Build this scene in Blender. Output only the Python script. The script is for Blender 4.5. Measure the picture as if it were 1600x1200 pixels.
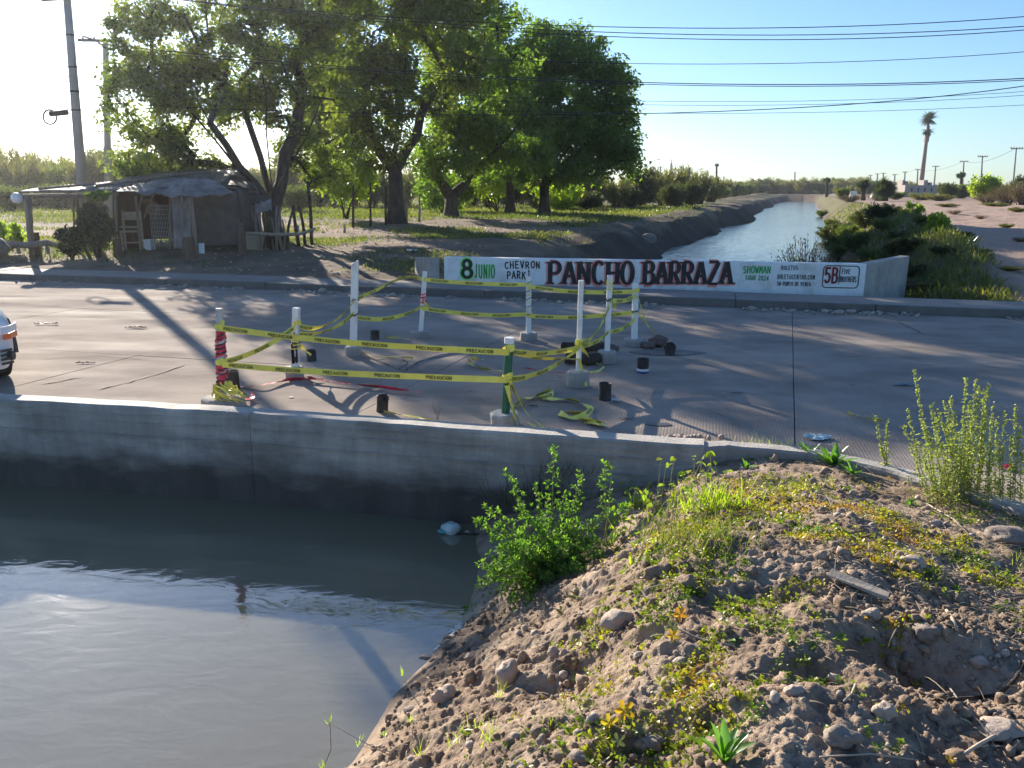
import bpy, math, random
import numpy as np
from mathutils import Vector, Matrix, noise as mnoise
random.seed(7); rng = np.random.default_rng(11)
R = math.radians
for o in list(bpy.data.objects): bpy.data.objects.remove(o)
scene = bpy.context.scene
COL = scene.collection

# ------------------------------------------------------------------ camera
FPX = 1250.0; CAMZ = 2.1; PITCH = math.atan((600-295.3)/FPX); ROLL = 0.0063
cd = bpy.data.cameras.new('camera'); cam = bpy.data.objects.new('camera', cd); COL.objects.link(cam)
cd.sensor_width = 36; cd.lens = 36*FPX/1600; cd.clip_start = .05; cd.clip_end = 6000
fw = Vector((0, math.cos(PITCH), -math.sin(PITCH))); up0 = Vector((0, math.sin(PITCH), math.cos(PITCH))); rt0 = Vector((1, 0, 0))
# horizon sinks to the right: camera rolled a little anticlockwise
rt = rt0*math.cos(ROLL) + up0*math.sin(ROLL); up = up0*math.cos(ROLL) - rt0*math.sin(ROLL)
m = Matrix((rt, up, -fw)).transposed().to_4x4(); m.translation = Vector((0, 0, CAMZ)); cam.matrix_world = m
scene.camera = cam
# ------------------------------------------------------------------ sky, sun, exposure
SUN_EL = R(19.0); SUN_AZ = R(-31.0)          # azimuth from +Y towards +X
sd = Vector((math.sin(SUN_AZ)*math.cos(SUN_EL), math.cos(SUN_AZ)*math.cos(SUN_EL), math.sin(SUN_EL)))
w = bpy.data.worlds.new('World'); scene.world = w; w.use_nodes = True
nt = w.node_tree; bg = nt.nodes['Background']; sk = nt.nodes.new('ShaderNodeTexSky')
sk.sky_type = 'NISHITA'; sk.sun_disc = False; sk.sun_elevation = SUN_EL; sk.sun_rotation = SUN_AZ
sk.air_density = 1.0; sk.dust_density = .3; sk.ozone_density = 4.5; sk.altitude = 50
tint = nt.nodes.new('ShaderNodeMix'); tint.data_type = 'RGBA'; tint.blend_type = 'MULTIPLY'; tint.inputs[0].default_value = 1; tint.inputs[7].default_value = (.84, .92, 1.0, 1)
nt.links.new(sk.outputs[0], tint.inputs[6]); nt.links.new(tint.outputs[2], bg.inputs[0]); bg.inputs[1].default_value = 0.080
sl = bpy.data.lights.new('sun', 'SUN'); sl.energy = 5.0; sl.angle = R(.53); sl.color = (1, .90, .76)
so = bpy.data.objects.new('sun', sl); COL.objects.link(so); so.rotation_euler = sd.to_track_quat('Z', 'Y').to_euler(); so.location = (-20, 30, 20)
vs = scene.view_settings; vs.view_transform = 'Standard'; vs.look = 'None'; vs.gamma = 1; vs.use_curve_mapping = False; vs.exposure = 1.32

# ------------------------------------------------------------------ helpers
def ray(px, py):
    return fw*FPX + rt*(px-800) + up*(600-py)
def G(px, py, z=0.0):                       # photo point on a level plane
    r = ray(px, py); t = (z-CAMZ)/r.z
    return Vector((0, 0, CAMZ)) + r*t
def S(px, py, Y):                           # photo point at a forward distance
    r = ray(px, py); return Vector((0, 0, CAMZ)) + r*(Y/r.y)
TH = R(13.4); cT, sT = math.cos(TH), math.sin(TH)
def uv(u, v, z=0): return Vector((u*cT+v*sT, -u*sT+v*cT, z))
def touv(x, y): return x*cT-y*sT, x*sT+y*cT

def smooth(t): t = np.clip(t, 0, 1); return t*t*(3-2*t)
def _h(ix, iy, seed):
    n = (ix.astype(np.int64)*374761393 + iy.astype(np.int64)*668265263 + seed*1442695041) & 0xffffffff
    n = ((n ^ (n >> 13))*1274126177) & 0xffffffff
    return ((n ^ (n >> 16)) & 0xffff)/65535.0
def vnoise(x, y, seed=0):
    ix = np.floor(x); iy = np.floor(y); fx = x-ix; fy = y-iy; ix = ix.astype(np.int64); iy = iy.astype(np.int64)
    fx = fx*fx*(3-2*fx); fy = fy*fy*(3-2*fy)
    a = _h(ix, iy, seed); b = _h(ix+1, iy, seed); c = _h(ix, iy+1, seed); d = _h(ix+1, iy+1, seed)
    return (a+(b-a)*fx)*(1-fy)+(c+(d-c)*fx)*fy
def fbm(x, y, sc, octv=4, seed=0, gain=.5):
    x = np.asarray(x, float); y = np.asarray(y, float)
    s = 0; amp = 1; tot = 0; f = sc
    for i in range(octv):
        ca, sa = math.cos(.6*i), math.sin(.6*i)
        s = s+amp*(vnoise((x*ca-y*sa)*f+17*i, (x*sa+y*ca)*f-9*i, seed+i)*2-1); tot += amp; amp *= gain; f *= 2.03
    return s/tot

def link(name, me, mat, parent=None, loc=None):
    o = bpy.data.objects.new(name, me); COL.objects.link(o)
    if mat is not None and len(me.materials) == 0: me.materials.append(mat)
    if parent is not None: o.parent = parent
    if loc is not None: o.location = loc
    return o
def npmesh(name, V, F, mat=None, parent=None, smoothf=False, rnd=None, loc=None):
    """V (n,3) F (m,3|4)"""
    V = np.asarray(V, np.float32); F = np.asarray(F, np.int32); k = F.shape[1]
    me = bpy.data.meshes.new(name); me.vertices.add(len(V)); me.vertices.foreach_set('co', V.ravel())
    me.loops.add(F.size); me.loops.foreach_set('vertex_index', F.ravel()); me.polygons.add(len(F))
    me.polygons.foreach_set('loop_start', np.arange(0, F.size, k, dtype=np.int32))
    if smoothf: me.polygons.foreach_set('use_smooth', np.ones(len(F), bool))
    if rnd is not None:
        a = me.attributes.new('rnd', 'FLOAT', 'FACE'); a.data.foreach_set('value', np.asarray(rnd, np.float32))
    me.update(calc_edges=True)
    return link(name, me, mat, parent, loc)
class MB:
    def __init__(s): s.v = []; s.f = []
    def add(s, vs_, fs): b = len(s.v); s.v += [tuple(p) for p in vs_]; s.f += [tuple(i+b for i in f) for f in fs]
    def box(s, c, size, ax=None, az=0, jit=0):
        """axis aligned box turned az about z, or with an explicit 3x3 basis ax"""
        c = Vector(c); h = [q/2 for q in size]
        B = ax if ax is not None else Matrix.Rotation(az, 3, 'Z')
        P = []
        for sx in (-1, 1):
            for sy in (-1, 1):
                for sz in (-1, 1):
                    q = Vector((sx*h[0], sy*h[1], sz*h[2]))
                    if jit: q += Vector([random.uniform(-jit, jit) for _ in range(3)])
                    P.append(c+B@q)
        s.add(P, [(0, 1, 3, 2), (4, 6, 7, 5), (0, 4, 5, 1), (2, 3, 7, 6), (0, 2, 6, 4), (1, 5, 7, 3)])
    def tube(s, pts, rad, n=6, cap=True, flat=1.0):
        pts = [Vector(p) for p in pts]; k = len(pts)
        if not hasattr(rad, '__len__'): rad = [rad]*k
        base = len(s.v); pr = None
        for i, p in enumerate(pts):
            d = (pts[min(i+1, k-1)]-pts[max(i-1, 0)])
            if d.length < 1e-9: d = Vector((0, 0, 1))
            d.normalize()
            if pr is None:
                pr = Vector((0, 0, 1)) if abs(d.z) < .9 else Vector((1, 0, 0))
            a = pr - d*pr.dot(d)
            if a.length < 1e-6: a = d.orthogonal()
            a.normalize(); pr = a; b = d.cross(a)
            for j in range(n):
                t = 2*math.pi*j/n; s.v.append(tuple(p+(a*math.cos(t)+b*math.sin(t)*flat)*rad[i]))
        for i in range(k-1):
            for j in range(n):
                q = (j+1) % n; s.f.append((base+i*n+j, base+i*n+q, base+(i+1)*n+q, base+(i+1)*n+j))
        if cap:
            s.f.append(tuple(base+j for j in reversed(range(n)))); s.f.append(tuple(base+(k-1)*n+j for j in range(n)))
    def lathe(s, c, prof, n=16):
        """prof: (radius, z) list"""
        c = Vector(c); b = len(s.v)
        for r, z in prof:
            for j in range(n):
                t = 2*math.pi*j/n; s.v.append((c.x+r*math.cos(t), c.y+r*math.sin(t), c.z+z))
        for i in range(len(prof)-1):
            for j in range(n):
                q = (j+1) % n; s.f.append((b+i*n+j, b+i*n+q, b+(i+1)*n+q, b+(i+1)*n+j))
        s.f.append(tuple(b+j for j in reversed(range(n)))); s.f.append(tuple(b+(len(prof)-1)*n+j for j in range(n)))
    def build(s, name, mat, parent=None, smoothf=False, loc=None, bevel=0):
        me = bpy.data.meshes.new(name)
        off = Vector(loc) if loc is not None else Vector((0, 0, 0))
        me.from_pydata([(p[0]-off.x, p[1]-off.y, p[2]-off.z) for p in s.v], [], s.f); me.update()
        if smoothf: me.polygons.foreach_set('use_smooth', [True]*len(me.polygons))
        o = link(name, me, mat, parent)
        if loc is not None and parent is None: o.location = loc
        if bevel:
            md = o.modifiers.new('bevel', 'BEVEL'); md.width = bevel; md.segments = 2; md.limit_method = 'ANGLE'
        return o
def tag(o, label=None, cat=None, group=None, kind=None):
    if label: o['label'] = label
    if cat: o['category'] = cat
    if group: o['group'] = group
    if kind: o['kind'] = kind
    return o
def thing(name, loc, label, cat, group=None, rz=0):
    o = bpy.data.objects.new(name, None); COL.objects.link(o); o.location = loc; o.rotation_euler = (0, 0, rz); o.empty_display_size = .1
    return tag(o, label, cat, group)
def copytree(o, loc=None, rz=None, scale=None, label=None, parent=None):
    c = o.copy(); COL.objects.link(c)
    if parent is not None: c.parent = parent
    if loc is not None: c.location = loc
    if rz is not None: c.rotation_euler = (0, 0, rz)
    if scale is not None: c.scale = scale if hasattr(scale, '__len__') else (scale,)*3
    if label: c['label'] = label
    for ch in list(o.children): copytree(ch, parent=c)
    return c

# leaf / stone templates ------------------------------------------------
DIAM = (np.array([(0, 0, 0), (.45, .5, .06), (1, 0, -.05), (.45, -.5, .06)]), np.array([(0, 1, 2), (0, 2, 3)]))
OVAL = (np.array([(0, 0, 0), (.55, 0, -.04), (1, 0, -.12), (.28, .42, .05), (.72, .4, .02), (.28, -.42, .05), (.72, -.4, .02)]),
        np.array([(0, 1, 3), (3, 1, 4), (4, 1, 2), (0, 5, 1), (5, 6, 1), (6, 2, 1)]))
BLADE = (np.array([(0, .5, 0), (0, -.5, 0), (.4, .42, .03), (.4, -.42, .03), (.75, .28, -.05), (.75, -.28, -.05), (1, 0, -.2)]),
         np.array([(0, 1, 3), (0, 3, 2), (2, 3, 5), (2, 5, 4), (4, 5, 6)]))
def nrm(a): return a/np.maximum(np.linalg.norm(a, axis=1, keepdims=True), 1e-9)
def rdir(n): return nrm(rng.normal(size=(n, 3)))
def scatter(T, P, A, N, L, W):
    """copies of template T at P with axis A, normal N, length L, width W"""
    t, f = T; P = np.asarray(P, float); n = len(P); A = nrm(np.asarray(A, float)); N = np.asarray(N, float)
    N = nrm(N-A*np.sum(N*A, 1, keepdims=True)); Sd = np.cross(N, A)
    L = np.broadcast_to(np.asarray(L, float), (n,))[:, None, None]; W = np.broadcast_to(np.asarray(W, float), (n,))[:, None, None]
    V = P[:, None, :] + A[:, None, :]*t[None, :, 0:1]*L + Sd[:, None, :]*t[None, :, 1:2]*W + N[:, None, :]*t[None, :, 2:3]*L
    F = f[None]+(np.arange(n)*len(t))[:, None, None]
    return V.reshape(-1, 3), F.reshape(-1, 3)
def ico(sub=1):
    import bmesh
    bm = bmesh.new(); bmesh.ops.create_icosphere(bm, subdivisions=sub, radius=1)
    V = np.array([v.co[:] for v in bm.verts]); F = np.array([[v.index for v in f.verts] for f in bm.faces]); bm.free(); return V, F
ICO1, ICO2, ICO3 = ico(1), ico(2), ico(3)
def rockshape(seed, amp=.35, base=ICO2, sc=1.3):
    V, F = base; out = np.zeros_like(V)
    for i, p in enumerate(V):
        n = mnoise.noise(Vector(p*sc)+Vector((seed*7.1, seed*3.3, 0)))+.5*mnoise.noise(Vector(p*sc*2.3)+Vector((seed*2.1, 0, seed)))
        out[i] = p*(1+amp*n)
    return out, F
def join(parts):
    """parts: list of (V,F)"""
    Vs, Fs, b = [], [], 0
    for V, F in parts: Vs.append(V); Fs.append(F+b); b += len(V)
    return np.concatenate(Vs), np.concatenate(Fs)

# materials -------------------------------------------------------------
def M(name, c1, c2=None, sc=3.0, rough=.8, bump=0, bsc=40, spec=.4, metal=0, detail=6, stretch=(1, 1, 1), c3=None, sc3=.6, coord='Object', contrast=(.35, .65), bdist=.02):
    m_ = bpy.data.materials.new(name); m_.use_nodes = True; n = m_.node_tree; b = n.nodes['Principled BSDF']
    b.inputs['Roughness'].default_value = rough; b.inputs['Specular IOR Level'].default_value = spec; b.inputs['Metallic'].default_value = metal
    b.inputs['Base Color'].default_value = (*c1, 1)
    tc = n.nodes.new('ShaderNodeTexCoord'); mp = n.nodes.new('ShaderNodeMapping'); n.links.new(tc.outputs[coord], mp.inputs[0]); mp.inputs['Scale'].default_value = stretch
    def nz(s, d=detail, rgh=.6):
        q = n.nodes.new('ShaderNodeTexNoise'); q.inputs['Scale'].default_value = s; q.inputs['Detail'].default_value = d; q.inputs['Roughness'].default_value = rgh
        n.links.new(mp.outputs[0], q.inputs['Vector']); return q
    if c2 is not None:
        q = nz(sc); r = n.nodes.new('ShaderNodeMapRange'); r.inputs[1].default_value = contrast[0]; r.inputs[2].default_value = contrast[1]
        n.links.new(q.outputs[0], r.inputs[0]); mx = n.nodes.new('ShaderNodeMix'); mx.data_type = 'RGBA'
        mx.inputs[6].default_value = (*c1, 1); mx.inputs[7].default_value = (*c2, 1); n.links.new(r.outputs[0], mx.inputs[0]); out = mx.outputs[2]
        if c3 is not None:
            q = nz(sc3); r = n.nodes.new('ShaderNodeMapRange'); r.inputs[1].default_value = .5; r.inputs[2].default_value = .68
            n.links.new(q.outputs[0], r.inputs[0]); m2 = n.nodes.new('ShaderNodeMix'); m2.data_type = 'RGBA'; n.links.new(r.outputs[0], m2.inputs[0])
            n.links.new(out, m2.inputs[6]); m2.inputs[7].default_value = (*c3, 1); out = m2.outputs[2]
        n.links.new(out, b.inputs['Base Color'])
    if bump:
        q = nz(bsc, 8, .65); bp = n.nodes.new('ShaderNodeBump'); bp.inputs['Strength'].default_value = bump; bp.inputs['Distance'].default_value = bdist
        n.links.new(q.outputs[0], bp.inputs['Height']); n.links.new(bp.outputs[0], b.inputs['Normal'])
    return m_
def LEAF(name, cols, trans=.5, gloss=.12, tcol=1.6):
    """cols: colour ramp over the per-leaf random value"""
    m_ = bpy.data.materials.new(name); m_.use_nodes = True; n = m_.node_tree; n.nodes.clear()
    at = n.nodes.new('ShaderNodeAttribute'); at.attribute_name = 'rnd'
    cr = n.nodes.new('ShaderNodeValToRGB'); e = cr.color_ramp.elements
    while len(e) < len(cols): e.new(.5)
    for i, c in enumerate(cols): e[i].position = i/(len(cols)-1); e[i].color = (*c, 1)
    n.links.new(at.outputs['Fac'], cr.inputs[0])
    d = n.nodes.new('ShaderNodeBsdfDiffuse'); t = n.nodes.new('ShaderNodeBsdfTranslucent'); g = n.nodes.new('ShaderNodeBsdfGlossy'); g.inputs['Roughness'].default_value = .35
    g.inputs['Color'].default_value = (.7, .7, .7, 1)
    n.links.new(cr.outputs[0], d.inputs[0])
    mu = n.nodes.new('ShaderNodeMix'); mu.data_type = 'RGBA'; mu.blend_type = 'MULTIPLY'; mu.inputs[0].default_value = 1; mu.inputs[7].default_value = (tcol*1.15, tcol*1.25, tcol*.45, 1)
    n.links.new(cr.outputs[0], mu.inputs[6]); n.links.new(mu.outputs[2], t.inputs[0])
    m1 = n.nodes.new('ShaderNodeMixShader'); m1.inputs[0].default_value = trans; n.links.new(d.outputs[0], m1.inputs[1]); n.links.new(t.outputs[0], m1.inputs[2])
    m2 = n.nodes.new('ShaderNodeMixShader'); m2.inputs[0].default_value = gloss*.5; n.links.new(m1.outputs[0], m2.inputs[1]); n.links.new(g.outputs[0], m2.inputs[2])
    o = n.nodes.new('ShaderNodeOutputMaterial'); n.links.new(m2.outputs[0], o.inputs[0]); return m_
m_pvc = M('white_pvc', (.76, .75, .73), (.46, .43, .39), 7, .4, .15, 60, contrast=(.5, .72), stretch=(2, 2, .7))
m_wood = M('grey_wood', (.30, .24, .19), (.18, .14, .11), 6, .85, .5, 30, stretch=(3, 3, .4))
m_conc = M('concrete', (.40, .375, .34), (.28, .26, .235), 3, .85, .4, 60)
m_bark = M('bark', (.085, .065, .05), (.04, .032, .026), 5, .95, 1, 14, stretch=(1, 1, .35), bdist=.06)
m_black = M('soot_black', (.02, .018, .017), (.05, .042, .038), 14, .6, .4, 60)
m_yellow = M('yellow_tape', (.84, .76, .12), (.72, .62, .11), 7, .4, .4, 14)
m_red = M('red_tape', (.75, .03, .10), (.55, .03, .05), 8, .35, .15, 30)
m_ink = M('black_ink', (.05, .045, .03), (.30, .26, .06), 26, .6, contrast=(.52, .70))
m_dark = M('dark_metal', (.03, .03, .03), (.06, .05, .045), 8, .5)
# ------------------------------------------------------------------ stroke lettering
def arc(cx, cy, rx, ry, a0, a1, n=9):
    return [(cx+rx*math.cos(R(a0+(a1-a0)*i/(n-1))), cy+ry*math.sin(R(a0+(a1-a0)*i/(n-1)))) for i in range(n)]
GL = {
 'A': [[(0, 0), (.5, 1)], [(.5, 1), (1, 0)], [(.2, .36), (.8, .36)]],
 'B': [[(.1, 0), (.1, 1)], [(.1, 1)]+arc(.5, .77, .36, .23, 90, -90)+[(.1, .54)], [(.1, .54)]+arc(.52, .27, .44, .27, 90, -90)+[(.1, 0)]],
 'C': [arc(.55, .5, .47, .5, 45, 315, 13)],
 'D': [[(.1, 0), (.1, 1)], [(.1, 1)]+arc(.4, .5, .55, .5, 90, -90, 11)+[(.1, 0)]],
 'E': [[(.1, 0), (.1, 1)], [(.1, 1), (.9, 1)], [(.1, .52), (.75, .52)], [(.1, 0), (.9, 0)]],
 'F': [[(.1, 0), (.1, 1)], [(.1, 1), (.9, 1)], [(.1, .52), (.75, .52)]],
 'H': [[(.1, 0), (.1, 1)], [(.9, 0), (.9, 1)], [(.1, .5), (.9, .5)]],
 'I': [[(.5, 0), (.5, 1)]],
 'J': [[(.65, 1), (.65, .25)]+arc(.38, .25, .27, .25, 0, -150, 7)],
 'K': [[(.1, 0), (.1, 1)], [(.9, 1), (.12, .42)], [(.35, .6), (.95, 0)]],
 'L': [[(.1, 1), (.1, 0)], [(.1, 0), (.9, 0)]],
 'M': [[(.05, 0), (.1, 1)], [(.1, 1), (.5, .3)], [(.5, .3), (.9, 1)], [(.9, 1), (.95, 0)]],
 'N': [[(.1, 0), (.1, 1)], [(.1, 1), (.9, 0)], [(.9, 0), (.9, 1)]],
 'O': [arc(.5, .5, .46, .5, 90, 450, 17)],
 'P': [[(.1, 0), (.1, 1)], [(.1, 1)]+arc(.5, .74, .42, .26, 90, -90)+[(.1, .48)]],
 'R': [[(.1, 0), (.1, 1)], [(.1, 1)]+arc(.5, .75, .38, .25, 90, -90)+[(.1, .5)], [(.45, .5), (.95, 0)]],
 'S': [arc(.5, .75, .4, .25, 30, 270, 9)+arc(.5, .25, .42, .25, 90, -150, 9)[1:]],
 'T': [[(0, 1), (1, 1)], [(.5, 1), (.5, 0)]],
 'U': [[(.1, 1), (.1, .35)]+arc(.5, .35, .4, .35, 180, 360, 9)+[(.9, 1)]],
 'V': [[(.05, 1), (.5, 0)], [(.5, 0), (.95, 1)]],
 'W': [[(0, 1), (.25, 0)], [(.25, 0), (.5, .7)], [(.5, .7), (.75, 0)], [(.75, 0), (1, 1)]],
 'Z': [[(.05, 1), (.95, 1)], [(.95, 1), (.05, 0)], [(.05, 0), (.95, 0)]],
 '0': [arc(.5, .5, .4, .5, 90, 450, 15)],
 '2': [arc(.5, .72, .4, .28, 160, -35, 9)+[(.05, 0)], [(.05, 0), (.95, 0)]],
 '4': [[(.7, 0), (.7, 1)], [(.7, 1), (.05, .3)], [(.05, .3), (.95, .3)]],
 '5': [[(.85, 1), (.15, 1)], [(.15, 1), (.12, .55)], [(.12, .55)]+arc(.45, .32, .43, .32, 110, -150, 11)],
 '8': [arc(.5, .76, .34, .24, 90, 450, 13), arc(.5, .26, .42, .27, 90, 450, 13)],
 ':': [[(.4, .1), (.4, .22)], [(.4, .6), (.4, .72)]], '.': [[(.4, 0), (.4, .1)]], '1': [[(.5, 0), (.5, 1)], [(.5, 1), (.25, .8)]], ' ': []}
NARROW = {'I': .35, ':': .3, '.': .3, '1': .5, ' ': .6, 'J': .8, 'L': .8}
SERIF = {'P': [(.1, 0), (.1, 1)], 'A': [(0, 0), (1, 0)], 'N': [(.1, 0), (.1, 1), (.9, 1)], 'C': [], 'H': [(.1, 0), (.1, 1), (.9, 0), (.9, 1)],
         'B': [(.1, 0), (.1, 1)], 'R': [(.1, 0), (.1, 1), (.95, 0)], 'Z': [], 'O': []}
class Ink:
    """flat strokes; the mapper turns (x, y, layer) into a world point"""
    def __init__(s, mapper): s.m = mapper; s.v = []; s.f = []; s.k = 0
    def stroke(s, pts, wd, contrast=0):
        P = [Vector((p[0], p[1])) for p in pts]; n = len(P); b = len(s.v); closed = (P[0]-P[-1]).length < 1e-6 and n > 3
        for i in range(n):
            if closed: a, c = P[(i-1) % (n-1)], P[(i+1) % (n-1)] if i < n-1 else P[1]
            else: a, c = P[max(i-1, 0)], P[min(i+1, n-1)]
            d = (c-a).normalized(); nn = Vector((-d.y, d.x)); ww = wd*(1-contrast*(abs(d.x)**1.5))/2
            q = P[i]
            if not closed and contrast == 0: q = P[i] + (d*(-wd*.3) if i == 0 else d*wd*.3 if i == n-1 else Vector((0, 0)))
            s.v.append(s.m(q.x+nn.x*ww, q.y+nn.y*ww, s.k)); s.v.append(s.m(q.x-nn.x*ww, q.y-nn.y*ww, s.k))
        for i in range(n-1): s.f.append((b+2*i+1, b+2*i+3, b+2*i+2, b+2*i))
        s.k += 1
    def text(s, t, x0, y0, wtot, h, wd, contrast=0, serif=0, gap=.28, wob=0):
        tot = sum(NARROW.get(c, 1) for c in t)+gap*(len(t)-1); cw = wtot/tot; x = x0
        for c in t:
            w_ = NARROW.get(c, 1)*cw; dy = random.uniform(-wob, wob)*h; sh = random.uniform(-wob, wob)*h; hs = h*(1+random.uniform(-wob, wob))
            f = lambda p: (x+p[0]*w_+p[1]*sh, y0+dy+p[1]*hs)
            for st in GL[c]: s.stroke([f(p) for p in st], wd, contrast)
            if serif:
                for p in SERIF.get(c, []):
                    q = f(p); s.stroke([(q[0]-serif, q[1]+(wd*.16 if p[1] == 0 else -wd*.16)), (q[0]+serif, q[1]+(wd*.16 if p[1] == 0 else -wd*.16))], wd*.34)
            x += w_+gap*cw
    def build(s, name, mat, parent):
        me = bpy.data.meshes.new(name); me.from_pydata(s.v, [], s.f); me.update(); return link(name, me, mat, parent)

# ------------------------------------------------------------------ ground heights
curb_px = [(-900, 573, .17), (-300, 603, .17), (0, 624, .17), (389, 646, .17), (700, 669, .17), (1100, 697, .17), (1139, 697, .15), (1263, 708, .13), (1335, 722, .12), (1394, 736, .12), (1462, 760, .12), (1566, 787, .12), (1640, 815, .12), (1900, 960, .12), (2500, 1350, .12)]
CURB = [G(a, b, c) for a, b, c in curb_px]
CX = np.array([p.x for p in CURB]); CY = np.array([p.y for p in CURB])
def curbY(x): return np.interp(x, CX, CY)
def dcurb(x, y):
    d = np.full(np.shape(x), 1e9)
    for i in range(len(CX)-1):
        ax, ay, bx, by = CX[i], CY[i], CX[i+1], CY[i+1]; l2 = (bx-ax)**2+(by-ay)**2
        t = np.clip(((x-ax)*(bx-ax)+(y-ay)*(by-ay))/l2, 0, 1)
        d = np.minimum(d, np.hypot(x-ax-t*(bx-ax), y-ay-t*(by-ay)))
    return d
WATER = -.67
def xwater(y): return np.interp(y, [-4, 0, 2, 3.4, 4.2, 4.94, 5.6, 6.3, 8], [-4.2, -2.3, -1.45, -.78, -.52, -.27, -.22, -.26, -.3])
DENTS = [(1450, 1050, .35, .26, .17, -.17), (1385, 1030, .35, .16, .10, -.06), (1255, 1080, .38, .15, .09, -.09), (1040, 1150, .38, .22, .14, -.08), (900, 1000, .2, .12, .28, -.07), (1560, 1010, .35, .3, .2, .06), (1130, 870, .3, .3, .2, .04), (1200, 940, .35, .28, .14, -.05), (845, 1010, .1, .07, .2, -.05)]
def hnear(x, y, fine=True):
    x = np.asarray(x, float); y = np.asarray(y, float)
    s = x-xwater(y)+.10*fbm(x, y, 1.6, 3, 5)
    dc = dcurb(x, y)
    top = .07+.40*smooth(dc/2.6)+.05*fbm(x, y, .9, 2, 3)*smooth(dc/.8)
    pr = np.interp(s, [-3, -.4, 0, .12, .5, 1.0, 1.6, 2.2, 9], [-1.2, -.25, 0, .09, .30, .56, .90, 1, 1])
    z = WATER+pr*(top-WATER)
    # hollow and rise in the loose soil
    for (px_, py_, z_, rx_, ry_, dz_) in DENTS:
        q_ = G(px_, py_, z_); z = z+dz_*np.exp(-(((x-q_.x)/rx_)**2+((y-q_.y)/ry_)**2)**1.5)
    if fine:
        m_ = smooth(s/.3)*smooth(dc/.35)
        rid = 1-np.abs(fbm(x, y, 4.5, 3, 21)); rr = np.abs(fbm(x*1.0, y, 13, 4, 31, .6))
        z = z+m_*(.05*fbm(x, y, 2.6, 3, 9)+.045*(rid-.7)+.035*(.35-rr)+.012*fbm(x, y, 45, 3, 41, .7))
        # washed gullies on the water side slope
        z = z-.11*smooth(s/.3)*(1-smooth((s-1.7)/.5))*np.abs(fbm(x*.5+y*.9, x*.2-y*.15, 6, 4, 77, .6))
    return z
# far canal: left water edge through CL with direction CD, width CWID
CD = Vector((.3387, .9409)); CL = Vector((-.35, 17.0)); CWID = 7.7
def canal(x, y):
    """(across from left edge, along)"""
    dx = x-CL.x; dy = y-CL.y
    return dx*CD.y-dy*CD.x, dx*CD.x+dy*CD.y
def hfar(x, y, fine=True):
    x = np.asarray(x, float); y = np.asarray(y, float)
    a, l = canal(x, y); u_, v_ = touv(x, y)
    wob = 1.1*fbm(x*0, l, .08, 3, 4)+.4*fbm(x, y, .5, 2, 8)
    wob = wob+1.7*np.exp(-((l-62)/9)**2)
    near = smooth((v_-16.3)/5)
    topL = .13+.30*near+.25*smooth((v_-24)/16)+.06*fbm(x, y, .35, 3, 2)
    sl = -a+wob*smooth((l-5)/10)
    zl = WATER+np.interp(sl, [-3, -.3, 0, .3, 1.3, 2.3, 4, 6], [-1, -.3, 0, .2, .82, 1.0, 1.03, 1])*(topL-WATER)
    topR = .1+.72*smooth((v_-17)/14)+.25*smooth((v_-32)/25)+.06*fbm(x, y, .3, 3, 12)
    hump = .48*np.exp(-((a-CWID-1.8)/.95)**2)*smooth((v_-17.5)/6)*(1-.8*smooth((l-22)/16))+.05*fbm(x, y, 1.3, 3, 44)*smooth((v_-17)/3)
    sr = a-CWID-.6*fbm(x, y, .4, 2, 15)
    zr = WATER+np.interp(sr, [-3, -.3, 0, .3, 1.2, 2.2, 3.2, 9], [-1, -.3, 0, .15, .62, .95, 1.0, 1])*(topR-WATER)+hump
    z = np.where(a < CWID*.5, zl, zr)
    end = smooth((l-215)/8)
    z = z*(1-end)+end*(1.0+.3*fbm(x, y, .02, 2, 6))
    z = z+.3*smooth((np.hypot(x, y)-150)/100)*(np.abs(a-4) > 10)
    if fine: z = z+.035*fbm(x, y, 1.7, 4, 33)*smooth((v_-16.3)/1.0)+.02*fbm(x, y, 6, 3, 35)*smooth((v_-16.3)/1.0)
    return z
def grid(name, X, Y, Z, mat, keep=None, **kw):
    ni, nj = X.shape; V = np.stack([X, Y, Z], -1).reshape(-1, 3)
    I = np.arange(ni*nj).reshape(ni, nj); F = np.stack([I[:-1, :-1], I[1:, :-1], I[1:, 1:], I[:-1, 1:]], -1).reshape(-1, 4)
    if keep is not None: F = F[keep[:-1, :-1].ravel()]
    return npmesh(name, V, F, mat, smoothf=True, **kw)

# soil materials
def soil(name, ca, cb, cc, sc, bump=.8, wet=None, bd=.03):
    m_ = M(name, ca, cb, sc, .95, bump, sc*9, .15, c3=cc, sc3=sc*.35, coord='Object', bdist=bd); return m_
m_soil = soil('loose_soil', (.385, .285, .205), (.20, .145, .105), (.46, .36, .27), 8.0, 1, bd=.016)
m_far = soil('bank_soil', (.23, .17, .12), (.14, .105, .075), (.28, .21, .155), 1.1, .8, bd=.05)
# far ground: dirt with green where grass grows and pale dust on the right
n = m_far.node_tree; b = n.nodes['Principled BSDF']; old = b.inputs['Base Color'].links[0].from_socket
vc = n.nodes.new('ShaderNodeAttribute'); vc.attribute_name = 'green'; mx = n.nodes.new('ShaderNodeMix'); mx.data_type = 'RGBA'
n.links.new(vc.outputs['Fac'], mx.inputs[0]); n.links.new(old, mx.inputs[6]); mx.inputs[7].default_value = (.085, .09, .035, 1)
v2 = n.nodes.new('ShaderNodeAttribute'); v2.attribute_name = 'dust'; m2 = n.nodes.new('ShaderNodeMix'); m2.data_type = 'RGBA'
n.links.new(v2.outputs['Fac'], m2.inputs[0]); n.links.new(mx.outputs[2], m2.inputs[6]); m2.inputs[7].default_value = (.38, .27, .21, 1); n.links.new(m2.outputs[2], b.inputs['Base Color'])

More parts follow.
